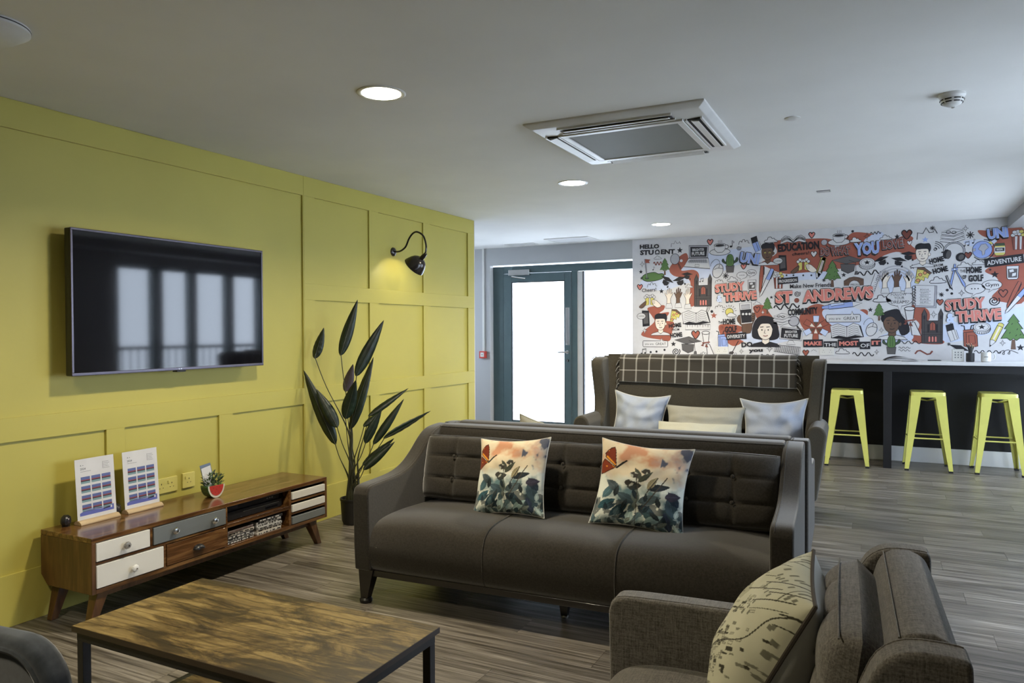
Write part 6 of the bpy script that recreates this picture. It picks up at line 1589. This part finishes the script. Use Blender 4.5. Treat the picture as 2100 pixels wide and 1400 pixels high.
def m_follow(d):
    d.shape([(1.5*math.cos(2*PI*k/24), 0.95*math.sin(2*PI*k/24)) for k in range(24)], 'W', 0.06); d.shape([(-0.25, -0.85), (0.05, -1.6), (0.25, -0.88)], 'W', 0.05); d.fill([(-0.24, -0.75), (-0.22, -0.92), (0.22, -0.93), (0.24, -0.75)], 'W')
    d.text('FOLLOW', -0.95, 0.72, 0.35, 0.36); d.text('YOUR', -0.6, 0.5, -0.1, 0.36); d.text('DREAMS!', -0.95, 1.0, -0.62, 0.40)
def m_club(d): d.line([(0.5, 1.0), (-0.35, -0.6)], 0.1); d.shape([(-0.3, -0.5), (-0.75, -0.6), (-0.8, -0.85), (-0.3, -0.9), (-0.15, -0.65)], 'C', 0.06); d.ell(0.1, -0.85, 0.14, 0.14, 'W', 0.05, n=10)
def m_clip(d): d.line([(-0.2, -0.8), (-0.3, 0.6), (0.0, 1.0), (0.3, 0.6), (0.25, -0.6), (0.0, -0.9), (-0.05, -0.2), (0.0, 0.5)], 0.1, smooth=4)
def m_archd(d): d.line([(0.78, -0.8), (0.78, 0.1)] + arc(0, 0.05, 0.78, 0, PI, 10)[1:] + [(-0.78, -0.8)], 0.52, closed=True)
def m_rainbow(d):
    for r in (0.7, 0.85, 1.0): d.line(arc(0, -0.6, r, 0.2, PI - 0.2, 16), 0.08, 'A')
def m_letters(d, st, w, style):
    """lettering of cap height 2 units, centred; w = half width"""
    if style == 'plain': d.text(st, -w, w, -1, 2, 'K', 0.012)
    elif style == 'bold': d.text(st, -w, w, -1, 2, 'K', 0.05)
    elif style == 'rust': d.text(st, -w, w, -1, 2, 'T', 0.01)
    else:
        fillc = {'rose': 'P', 'blue': 'B', 'pale': 'L', 'rustblock': 'T'}[style]
        for k in range(3): d.text(st, -w, w, -1, 2, 'K', 0.105, dx=-0.07*k, dy=-0.10*k)
        d.text(st, -w, w, -1, 2, 'S' if style == 'rose' else 'W', 0.068); d.text(st, -w, w, -1, 2, fillc, 0.05)
BLOBS = [
    ('V', [(1.47, 2.12), (1.66, 2.20), (1.87, 2.28), (2.14, 2.30), (2.39, 2.31), (2.40, 2.14), (2.16, 2.12), (1.87, 2.00), (1.56, 1.92), (1.28, 1.85), (1.01, 1.91), (1.07, 2.00), (1.28, 2.07)]),
    ('R', [(1.37, 2.11), (1.47, 2.23), (1.57, 2.28), (1.59, 2.18), (1.51, 2.08), (1.66, 2.08), (1.72, 2.01), (1.68, 1.84), (1.66, 1.66), (1.56, 1.69), (1.61, 1.84), (1.60, 1.97), (1.42, 2.02)]),
    ('R', [(1.10, 1.64), (1.23, 1.67), (1.31, 1.67), (1.30, 1.62), (1.25, 1.58), (1.36, 1.59), (1.34, 1.54), (1.28, 1.49), (1.42, 1.47), (1.40, 1.35), (1.37, 1.25), (1.27, 1.26), (1.02, 1.32), (1.18, 1.47), (1.16, 1.54)]),
    ('R', [(2.40, 2.12), (2.58, 2.23), (2.56, 2.36), (2.83, 2.37), (3.10, 2.36), (3.17, 2.30), (3.17, 2.08), (3.02, 1.99), (2.73, 1.99), (2.59, 2.02), (2.47, 2.08)]),
    ('R', [(2.33, 1.64), (2.44, 1.65), (2.50, 1.57), (2.56, 1.48), (2.60, 1.39), (2.55, 1.33), (2.39, 1.48), (2.35, 1.55)]),
    ('R', [(1.95, 1.43), (2.07, 1.44), (2.21, 1.41), (2.27, 1.33), (2.23, 1.25), (2.12, 1.19), (2.03, 1.24), (1.96, 1.33)]),
    ('R', [(2.82, 1.52), (2.92, 1.63), (3.04, 1.65), (3.15, 1.55), (3.17, 1.38), (3.08, 1.33), (2.94, 1.33), (2.85, 1.40)]),
    ('V', [(2.12, 1.32), (2.34, 1.38), (2.56, 1.35), (2.83, 1.37), (2.85, 1.30), (2.56, 1.22), (2.30, 1.22)]),
    ('V', [(2.55, 1.97), (2.83, 2.00), (3.13, 2.00), (3.10, 1.93), (2.83, 1.92), (2.59, 1.91)]),
    ('R', [(3.02, 2.24), (3.18, 2.24), (3.32, 2.39), (3.41, 2.41), (3.59, 2.37), (3.73, 2.32), (3.85, 2.35), (3.92, 2.32), (3.90, 2.25), (3.98, 2.16), (3.92, 2.09), (3.79, 2.18), (3.65, 2.15), (3.59, 2.10), (3.39, 2.06), (3.19, 2.03), (3.11, 2.13), (3.02, 2.14)]),
    ('V', [(3.46, 2.32), (3.59, 2.40), (3.65, 2.37), (3.59, 2.28), (3.51, 2.26)]),
    ('R', [(4.49, 2.36), (4.60, 2.35), (4.74, 2.37), (4.87, 2.35), (4.87, 2.10), (4.56, 2.10), (4.60, 2.20), (4.65, 2.25), (4.53, 2.30)]),
    ('V', [(4.37, 2.26), (4.53, 2.27), (4.65, 2.26), (4.56, 2.17), (4.42, 2.21)]),
    ('R', [(4.55, 1.95), (4.65, 2.01), (4.87, 2.05), (4.88, 1.65), (4.70, 1.64), (4.61, 1.69), (4.67, 1.78), (4.65, 1.88)]),
    ('R', [(3.92, 1.63), (4.05, 1.58), (4.07, 1.48), (4.00, 1.39), (4.02, 1.28), (4.19, 1.26), (4.17, 1.22), (3.98, 1.23), (3.91, 1.27), (3.98, 1.42), (3.90, 1.52)]),
    ('R', [(3.02, 1.60), (3.08, 1.62), (3.33, 1.56), (3.45, 1.59), (3.50, 1.56), (3.47, 1.47), (3.41, 1.43), (3.15, 1.42), (3.08, 1.33), (3.02, 1.34)]),
    ('V', [(3.08, 1.60), (3.33, 1.62), (3.51, 1.51), (3.59, 1.35), (3.33, 1.29), (3.08, 1.49)]),
    ('V', [(3.59, 1.28), (3.73, 1.35), (3.90, 1.34), (3.90, 1.26), (3.65, 1.23)]),
    ('V', [(4.19, 1.42), (4.48, 1.46), (4.88, 1.59), (4.88, 1.37), (4.57, 1.32), (4.22, 1.24)]),
    ('V', [(3.61, 1.88), (3.73, 1.96), (3.92, 1.98), (3.94, 1.80), (3.79, 1.74), (3.63, 1.79)]),
]
for k, (c, pts) in enumerate(BLOBS):
    d = Doodle('colour_wash', 0, 0, 1.0)
    d.fill(spline(pts, 5, True), c); d.done(0.0014 + 0.00004*k)
MOTIFS = [
    ('letters', 1.128, 2.383, 0.0244, -0.018, 1, ('HELLO', 4.895, 'bold')),
    ('letters', 1.096, 2.313, 0.0275, -0.021, 1, ('STU', 3.069, 'bold')),
    ('archd', 1.223, 2.311, 0.0278, 0.00, 1.00, ()),
    ('letters', 1.352, 2.310, 0.0271, -0.022, 1, ('ENT', 3.120, 'bold')),
    ('star', 1.494, 2.317, 0.0381, 0.00, 1.00, ()),
    ('crown', 1.448, 2.397, 0.0358, 0.00, 1.00, ()),
    ('laptop', 1.698, 2.218, 0.1556, 0.00, 1.00, ()),
    ('heart', 1.847, 2.394, 0.0351, 0.00, 1.00, ('P', 0.25)),
    ('cup', 1.958, 2.316, 0.0930, 0.00, 1.00, ()),
    ('note', 2.097, 2.357, 0.0415, 0.00, 1.00, ()),
    ('puff', 2.229, 2.371, 0.0321, 0.00, 1.00, ()),
    ('spiral', 2.170, 2.307, 0.0276, 0.00, 1.00, ()),
    ('eraser', 2.356, 2.341, 0.0888, 0.22, 1.00, ()),
    ('cloud', 2.518, 2.379, 0.0372, 0.00, 1.00, ()),
    ('booktop', 2.752, 2.374, 0.0512, 0.00, 1.00, ()),
    ('heart', 2.944, 2.408, 0.0331, 0.00, 1.00, ('P', 0.25)),
    ('letters', 2.806, 2.292, 0.0405, 0.038, 1, ('EDUCATION', 5.288, 'bold')),
    ('magnifier', 3.077, 2.306, 0.0493, 0.00, 1.00, ()),
    ('face', 2.483, 2.226, 0.1221, 0.00, 1.00, ('N', 'K', 1)),
    ('letters', 2.291, 2.190, 0.0546, -0.177, 1, ('UNI', 1.982, 'blue')),
    ('golf', 1.167, 2.098, 0.1357, 0.00, 1.00, ()),
    ('cloud', 1.229, 2.243, 0.0241, 0.00, 1.00, ()),
    ('squiggle', 1.235, 2.174, 0.0266, 0.00, 1.00, ('T', 3, 2.2)),
    ('tree', 1.314, 2.134, 0.1010, 0.00, 1.00, ()),
    ('paddle', 1.436, 2.189, 0.0932, 0.00, 1.00, ()),
    ('dot', 1.511, 2.194, 0.0167, 0.00, 1.00, ('W')),
    ('mouse', 1.935, 2.079, 0.1095, 0.00, 1.00, ()),
    ('cactus', 2.072, 2.140, 0.1064, 0.00, 1.00, ()),
    ('heart', 2.223, 2.095, 0.0310, 0.00, 1.00, ('P', 0.25)),
    ('sparkle', 1.036, 2.174, 0.0366, 0.00, 1.00, ()),
    ('star', 1.020, 2.082, 0.0269, 0.00, 1.00, ()),
    ('note', 1.179, 2.116, 0.0242, 0.00, 1.00, ()),
    ('asterisk', 1.029, 2.004, 0.0195, 0.00, 1.00, ()),
    ('gradcap', 1.332, 1.957, 0.0553, -0.50, 1.00, ('K')),
    ('gradcap', 1.496, 1.954, 0.0548, 0.30, 1.00, ('K')),
    ('gradcap', 1.579, 2.013, 0.0427, 0.00, 1.00, ('K')),
    ('bubble', 2.204, 1.997, 0.0414, 0.00, 1.00, ('...', 1.4)),
    ('bubble', 2.309, 2.021, 0.0388, 0.00, 1.00, ('Gym', 1.4)),
    ('asterisk', 2.024, 1.997, 0.0348, 0.00, 1.00, ()),
    ('cloud', 2.100, 1.956, 0.0312, 0.00, 1.00, ()),
    ('puff', 1.953, 1.936, 0.0256, 0.00, 1.00, ()),
    ('castle', 1.768, 1.839, 0.1881, 0.00, 1.00, ()),
    ('notes', 1.748, 1.957, 0.0259, 0.00, 1.00, ()),
    ('glass', 2.315, 1.883, 0.0594, 0.00, 1.00, ()),
    ('letters', 2.070, 1.867, 0.0444, 0.069, 1, ('STUDY', 3.764, 'rose')),
    ('letters', 1.955, 1.740, 0.0374, -0.021, 1, ('&', 0.873, 'pale')),
    ('letters', 2.185, 1.763, 0.0453, 0.060, 1, ('THRIVE', 4.022, 'rose')),
    ('pen', 2.414, 1.946, 0.1647, -0.08, 1.00, ('R')),
    ('pen', 2.468, 1.904, 0.1756, -0.42, 1.00, ('B')),
    ('popcorn', 2.599, 1.928, 0.0945, 0.00, 1.00, ()),
    ('banner', 2.697, 1.919, 0.0336, 0.07, 1.00, ('PROGRESSION', 3.2)),
    ('phone', 2.642, 2.115, 0.0897, 0.00, 1.00, ()),
    ('letters', 2.830, 2.213, 0.0178, 0.045, 1, ('cheers!', 4.962, 'plain')),
    ('heart', 2.965, 2.200, 0.0331, 0.00, 1.00, ('W', 0.2)),
    ('beers', 2.857, 2.080, 0.0865, 0.00, 1.00, ()),
    ('pencil', 3.030, 2.045, 0.1263, -0.30, 1.00, ()),
    ('dot', 2.684, 1.979, 0.0101, 0.00, 1.00, ()),
    ('dot', 2.756, 1.976, 0.0100, 0.00, 1.00, ()),
    ('dot', 2.857, 1.972, 0.0100, 0.00, 1.00, ()),
    ('dot', 2.940, 1.969, 0.0099, 0.00, 1.00, ()),
    ('letters', 2.932, 1.859, 0.0235, 0.017, 1, ('Make New Friends', 8.992, 'plain')),
    ('letters', 2.657, 1.741, 0.0609, 0.022, 1, ('ST', 1.499, 'rose')),
    ('spiral', 2.795, 1.771, 0.0334, 0.00, 1.00, ()),
    ('dot', 2.790, 1.698, 0.0267, 0.00, 1.00, ('T')),
    ('letters', 3.202, 1.758, 0.0600, 0.041, 1, ('ANDREWS', 5.846, 'rose')),
    ('heart', 1.007, 1.899, 0.0342, 0.00, 1.00, ('P', 0.25)),
    ('letters', 1.122, 1.862, 0.0220, 0.055, 1, ('Cheers!', 4.031, 'plain')),
    ('star', 1.273, 1.841, 0.0314, 0.00, 1.00, ()),
    ('beers', 1.129, 1.729, 0.0875, 0.00, 1.00, ()),
    ('hand', 1.363, 1.760, 0.1177, 0.00, 1.00, ('S')),
    ('hand', 1.474, 1.763, 0.1170, 0.00, 1.00, ('N')),
    ('hand', 1.587, 1.749, 0.1164, 0.00, 1.00, ('S')),
    ('puff', 1.160, 1.917, 0.0315, 0.00, 1.00, ()),
    ('cloud', 1.603, 1.891, 0.0237, 0.00, 1.00, ()),
    ('tree', 2.481, 1.649, 0.0929, 0.00, 1.00, ()),
    ('star', 2.524, 1.738, 0.0203, 0.00, 1.00, ()),
    ('phonehand', 2.251, 1.555, 0.1354, 0.00, 1.00, ()),
    ('letters', 1.966, 1.463, 0.0152, 0.037, 1, ('THE', 1.697, 'plain')),
    ('letters', 2.063, 1.474, 0.0303, 0.051, 1, ('HOME', 2.284, 'bold')),
    ('letters', 1.981, 1.402, 0.0245, 0.059, 1, ('OF', 0.747, 'rust')),
    ('letters', 2.081, 1.384, 0.0337, 0.065, 1, ('GOLF', 2.014, 'bold')),
    ('sun', 2.072, 1.581, 0.0718, 0.00, 1.00, ()),
    ('puff', 1.952, 1.641, 0.0256, 0.00, 1.00, ()),
    ('cloud', 2.372, 1.674, 0.0228, 0.00, 1.00, ()),
    ('heart', 2.370, 1.605, 0.0342, 0.00, 1.00, ('-', 0.2)),
    ('sparkle', 2.432, 1.572, 0.0273, 0.00, 1.00, ('W')),
    ('banner', 2.142, 1.303, 0.0381, 0.06, 1.00, ('DIVERSITY', 2.95)),
    ('book', 1.685, 1.528, 0.0899, 0.00, 1.00, ()),
    ('ruler', 1.703, 1.409, 0.1442, 1.57, 0.75, ()),
    ('clip', 1.822, 1.620, 0.0470, -0.40, 1.00, ()),
    ('pizza', 1.435, 1.549, 0.0743, 0.00, 1.00, ()),
    ('phone', 1.078, 1.517, 0.0976, 0.00, 1.00, ()),
    ('face', 1.261, 1.448, 0.1269, 0.00, 1.00, ('S', 'K', 0)),
    ('letters', 1.436, 1.434, 0.0241, 0.090, 1, ('HOME', 3.126, 'bold')),
    ('letters', 1.443, 1.382, 0.0144, 0.090, 1, ('FROM', 3.112, 'plain')),
    ('letters', 1.451, 1.320, 0.0252, 0.109, 1, ('HOME', 2.836, 'bold')),
    ('great', 1.196, 1.212, 0.0364, 0.00, 1.00, ()),
    ('heart', 1.679, 1.321, 0.0497, 0.00, 1.00, ('R', 0.2)),
    ('diploma', 1.817, 1.221, 0.1387, 0.00, 1.00, ()),
    ('bag', 1.979, 1.262, 0.1049, 0.00, 1.00, ('B')),
    ('gradcap', 1.590, 1.202, 0.1023, 0.00, 1.00, ('E')),
    ('star', 1.416, 1.211, 0.0336, 0.00, 1.00, ()),
    ('spiral', 1.447, 1.120, 0.0503, 0.00, 1.00, ()),
    ('notes', 1.053, 1.120, 0.0367, 0.00, 1.00, ()),
    ('dot', 1.140, 1.112, 0.0134, 0.00, 1.00, ()),
    ('dot', 1.211, 1.119, 0.0133, 0.00, 1.00, ()),
    ('dot', 1.309, 1.140, 0.0133, 0.00, 1.00, ()),
    ('face', 2.460, 1.360, 0.1681, 0.00, 1.00, ('S', 'K', 2)),
    ('books', 2.632, 1.494, 0.0585, 0.00, 1.00, ()),
    ('monitor', 2.727, 1.314, 0.1120, 0.00, 1.00, ()),
    ('keyboard', 2.696, 1.157, 0.0561, 0.00, 1.00, ()),
    ('letters', 2.852, 1.577, 0.0347, 0.065, 1, ('COMMUNITY', 4.452, 'bold')),
    ('magnifier', 2.774, 1.442, 0.0893, 0.00, 1.00, ()),
    ('team', 2.987, 1.396, 0.1302, 0.00, 1.00, ()),
    ('squiggle', 2.684, 1.631, 0.0336, 0.10, 1.00, ('K', 3, 4.0)),
    ('letters', 2.260, 1.210, 0.0265, 0.072, 1, ('DO', 2.307, 'bold')),
    ('letters', 2.355, 1.147, 0.0195, 0.061, 1, ('you', 3.945, 'bold')),
    ('sparkle', 2.505, 1.164, 0.0408, 0.00, 1.00, ()),
    ('sparkle', 2.198, 1.130, 0.0300, 0.00, 1.00, ()),
    ('club', 2.126, 1.170, 0.0810, 0.00, 1.00, ()),
    ('sparkle', 1.066, 1.371, 0.0366, 0.00, 1.00, ('W')),
    ('banner', 2.958, 1.225, 0.0420, 0.02, 1.00, ('MAKE', 2.4, 'K', 'P', 0.05)),
    ('heart', 2.884, 1.121, 0.0333, 0.00, 1.00, ('R', 0.2)),
    ('squiggle', 2.498, 1.087, 0.0182, 0.00, 1.00, ('K', 3, 5)),
    ('star', 1.889, 1.543, 0.0398, 0.00, 1.00, ('R')),
    ('dot', 1.866, 1.590, 0.0164, 0.00, 1.00, ()),
    ('puff', 1.773, 1.097, 0.0236, 0.00, 1.00, ()),
    ('puff', 2.967, 1.142, 0.0155, 0.00, 1.00, ()),
    ('cup', 3.217, 2.355, 0.0876, 0.00, 1.00, ()),
    ('letters', 3.178, 2.224, 0.0398, 0.017, 1, ('DO WHAT', 3.805, 'rustblock')),
    ('letters', 3.486, 2.238, 0.0602, 0.056, 1, ('YOU', 1.998, 'blue')),
    ('letters', 3.736, 2.271, 0.0428, 0.079, 1, ('LOVE!', 2.504, 'rustblock')),
    ('sparkle', 3.489, 2.362, 0.0398, 0.00, 1.00, ()),
    ('squiggle', 3.571, 2.392, 0.0176, 0.10, 1.00, ('K', 3, 2.8)),
    ('cloud', 3.376, 2.329, 0.0312, 0.00, 1.00, ()),
    ('cloud', 3.667, 2.337, 0.0307, 0.00, 1.00, ()),
    ('star', 3.772, 2.341, 0.0283, 0.00, 1.00, ()),
    ('heart', 3.861, 2.358, 0.0498, 0.00, 1.00, ('T', 0.2)),
    ('dot', 3.350, 2.423, 0.0134, 0.00, 1.00, ()),
    ('crown', 4.048, 2.357, 0.0589, 0.00, 1.00, ()),
    ('star', 4.029, 2.294, 0.0322, 0.00, 1.00, ('B')),
    ('heart', 3.886, 2.270, 0.0238, 0.00, 1.00, ('W', 0.2)),
    ('asterisk', 4.093, 2.407, 0.0235, 0.00, 1.00, ()),
    ('face', 4.006, 2.139, 0.1203, 0.00, 1.00, ('S', 'K', 0)),
    ('wifi', 4.142, 2.228, 0.0490, 0.00, 1.00, ()),
    ('books', 4.266, 2.322, 0.0656, 0.00, 1.00, ()),
    ('sparkle', 4.383, 2.386, 0.0336, 0.00, 1.00, ()),
    ('asterisk', 4.424, 2.318, 0.0356, 0.00, 1.00, ()),
    ('headphones', 4.285, 2.152, 0.1036, 0.00, 1.00, ()),
    ('notes', 4.393, 2.230, 0.0273, 0.00, 1.00, ()),
    ('note', 4.456, 2.253, 0.0251, 0.00, 1.00, ()),
    ('note', 4.190, 2.173, 0.0255, 0.00, 1.00, ()),
    ('globe', 4.527, 2.165, 0.0958, 0.00, 1.00, ()),
    ('heart', 4.407, 2.117, 0.0336, 0.00, 1.00, ('T', 0.2)),
    ('letters', 4.655, 2.326, 0.0478, 0.100, 1, ('UNI', 1.832, 'blue')),
    ('popcorn', 4.827, 2.249, 0.0981, 0.00, 1.00, ()),
    ('jar', 4.674, 2.161, 0.0599, 0.00, 1.00, ()),
    ('banner', 4.709, 2.046, 0.0453, 0.11, 1.00, ('ADVENTURE', 3.6)),
    ('letters', 4.130, 2.081, 0.0246, 0.214, 1, ('HOME', 2.698, 'bold')),
    ('letters', 4.149, 2.027, 0.0128, 0.148, 1, ('FROM', 3.068, 'plain')),
    ('letters', 4.164, 1.979, 0.0257, 0.221, 1, ('HOME', 2.657, 'bold')),
    ('compass', 4.290, 1.903, 0.1290, 0.00, 1.00, ()),
    ('cloud', 4.376, 2.019, 0.0337, 0.00, 1.00, ()),
    ('cloud', 4.497, 2.039, 0.0292, 0.00, 1.00, ()),
    ('letters', 4.359, 1.959, 0.0148, 0.034, 1, ('THE', 1.470, 'plain')),
    ('letters', 4.457, 1.967, 0.0294, 0.024, 1, ('HOME', 2.277, 'bold')),
    ('letters', 4.376, 1.898, 0.0190, 0.057, 1, ('OF', 0.906, 'bold')),
    ('letters', 4.474, 1.885, 0.0315, 0.031, 1, ('GOLF', 2.039, 'bold')),
    ('glass', 4.781, 1.928, 0.0677, 0.00, 1.00, ()),
    ('star', 4.634, 1.914, 0.0373, 0.00, 1.00, ()),
    ('star', 4.595, 1.963, 0.0156, 0.00, 1.00, ()),
    ('bubble', 4.466, 1.778, 0.0544, 0.00, 1.00, ('...', 1.6)),
    ('bubble', 4.610, 1.812, 0.0498, 0.00, 1.00, ('Gym', 1.7)),
    ('pen', 4.789, 1.711, 0.1437, -0.40, 1.00, ('R')),
    ('pen', 4.817, 1.662, 0.1691, -0.62, 1.00, ('B')),
    ('heart', 4.704, 1.726, 0.0392, 0.00, 1.00, ('-', 0.2)),
    ('letters', 4.381, 1.630, 0.0500, 0.065, 1, ('STUDY', 3.470, 'rose')),
    ('letters', 4.258, 1.491, 0.0447, 0.019, 1, ('&', 0.841, 'pale')),
    ('letters', 4.496, 1.513, 0.0519, 0.076, 1, ('THRIVE', 3.767, 'rose')),
    ('spiral', 4.628, 1.652, 0.0498, 0.00, 1.00, ()),
    ('heart', 4.162, 1.650, 0.0320, 0.00, 1.00, ('R', 0.2)),
    ('notebook', 4.027, 1.703, 0.1268, 0.00, 1.00, ()),
    ('asterisk', 4.176, 1.726, 0.0234, 0.00, 1.00, ()),
    ('dot', 4.226, 1.771, 0.0138, 0.00, 1.00, ()),
    ('dot', 4.266, 1.735, 0.0127, 0.00, 1.00, ()),
    ('sparkle', 4.352, 1.738, 0.0337, 0.00, 1.00, ()),
    ('pizza', 4.002, 1.928, 0.0839, 0.00, 1.00, ()),
    ('cloud', 4.143, 1.873, 0.0384, 0.00, 1.00, ()),
    ('star', 3.912, 2.020, 0.0281, 0.00, 1.00, ()),
    ('rainbow', 3.758, 1.961, 0.1854, 0.00, 1.00, ()),
    ('hand', 3.661, 1.877, 0.1185, 0.00, 1.00, ('S')),
    ('hand', 3.770, 1.884, 0.1177, 0.00, 1.00, ('N')),
    ('hand', 3.879, 1.869, 0.1170, 0.00, 1.00, ('S')),
    ('gradcap', 3.305, 2.068, 0.0985, 0.00, 1.00, ('E')),
    ('bottlecap', 3.490, 2.073, 0.0620, 0.00, 1.00, ()),
    ('gradcap', 3.631, 2.092, 0.0483, 0.40, 1.00, ('K')),
    ('gradcap', 3.787, 2.079, 0.0479, -0.20, 1.00, ('K')),
    ('gradcap', 3.876, 2.135, 0.0476, 0.00, 1.00, ('K')),
    ('tree', 3.151, 1.978, 0.1445, 0.00, 1.00, ()),
    ('bridge', 3.362, 1.887, 0.0558, 0.00, 1.00, ()),
    ('star', 3.264, 1.961, 0.0269, 0.00, 1.00, ()),
    ('squiggle', 3.512, 1.975, 0.0288, 0.10, 1.00, ('K', 3, 3.8)),
    ('ruler', 3.562, 1.869, 0.0938, -0.30, 1.00, ()),
    ('pencil', 3.041, 2.051, 0.1136, -0.30, 1.00, ()),
    ('asterisk', 3.067, 1.911, 0.0204, 0.00, 1.00, ()),
    ('follow', 3.798, 1.696, 0.0850, 0.00, 1.00, ()),
    ('cloud', 3.632, 1.696, 0.0440, 0.00, 1.00, ()),
    ('biro', 3.241, 1.634, 0.2047, 1.68, 1.00, ()),
    ('great', 3.258, 1.495, 0.0405, 0.00, 1.00, ()),
    ('star', 3.523, 1.582, 0.0266, 0.00, 1.00, ()),
    ('tree', 3.606, 1.559, 0.0926, 0.00, 1.00, ()),
    ('book', 3.296, 1.362, 0.0898, 0.00, 1.00, ()),
    ('mouse', 3.534, 1.394, 0.0974, 0.00, 1.00, ()),
    ('face', 3.726, 1.426, 0.1533, 0.00, 1.00, ('N', 'K', 3)),
    ('diploma', 3.912, 1.457, 0.1494, 0.00, 1.00, ()),
    ('castle', 4.098, 1.407, 0.1768, 0.00, 1.00, ()),
    ('sparkle', 3.823, 1.512, 0.0261, 0.00, 1.00, ()),
    ('sparkle', 3.628, 1.366, 0.0308, 0.00, 1.00, ()),
    ('sparkle', 4.107, 1.525, 0.0385, 0.00, 1.00, ('W')),
    ('cactus', 3.722, 1.214, 0.0986, 0.00, 1.00, ()),
    ('squiggle', 3.843, 1.183, 0.0109, 0.00, 1.00, ('K', 3, 5)),
    ('squiggle', 3.843, 1.155, 0.0109, 0.00, 1.00, ('K', 3, 5)),
    ('cloud', 3.253, 1.139, 0.0360, 0.00, 1.00, ()),
    ('squiggle', 3.454, 1.111, 0.0245, 0.00, 1.00, ('K', 3, 4.2)),
    ('sparkle', 3.584, 1.137, 0.0287, 0.00, 1.00, ()),
    ('squiggle', 3.895, 1.238, 0.0195, 0.00, 1.00, ('K', 3, 5)),
    ('banner', 3.134, 1.212, 0.0363, 0.02, 1.00, ('THE', 1.85)),
    ('banner', 3.314, 1.227, 0.0449, 0.03, 1.00, ('MOST', 2.35, 'K', 'P', 0.05)),
    ('banner', 3.472, 1.205, 0.0400, 0.02, 1.00, ('OF', 1.25)),
    ('banner', 3.578, 1.235, 0.0398, 0.02, 1.00, ('IT', 1.2, 'K', 'P', 0.05)),
    ('eraser', 4.265, 1.339, 0.0891, 0.18, 1.00, ('W')),
    ('bag', 4.415, 1.300, 0.1157, 0.00, 1.00, ('R')),
    ('bottlecap', 4.526, 1.383, 0.0606, 0.00, 1.00, ()),
    ('pencil', 4.645, 1.315, 0.1297, -0.40, 1.00, ()),
    ('tree', 4.791, 1.346, 0.1747, 0.00, 1.00, ()),
    ('gradcap', 4.325, 1.157, 0.0593, -0.30, 1.00, ('K')),
    ('squiggle', 4.019, 1.135, 0.0366, 0.20, 1.00, ('T', 1, 2.2)),
    ('squiggle', 4.576, 1.146, 0.0188, 0.00, 1.00, ('K', 4, 6)),
    ('loop', 4.750, 1.138, 0.0371, 0.00, 1.00, ()),
    ('sparkle', 4.702, 1.235, 0.0310, 0.00, 1.00, ()),
    ('star', 4.849, 1.190, 0.0349, 0.00, 1.00, ()),
    ('asterisk', 4.242, 1.222, 0.0170, 0.00, 1.00, ()),
]
for (nm, x, z, s, rot, sx, args) in MOTIFS:
    d = Doodle('lettering' if nm in ('letters', 'banner') else nm + '_drawing', x, z, s, rot, sx)
    globals()['m_' + nm](d, *(args if isinstance(args, tuple) else (args,)))
    d.done(0.0065 if nm in ('letters', 'banner') else 0.0026)
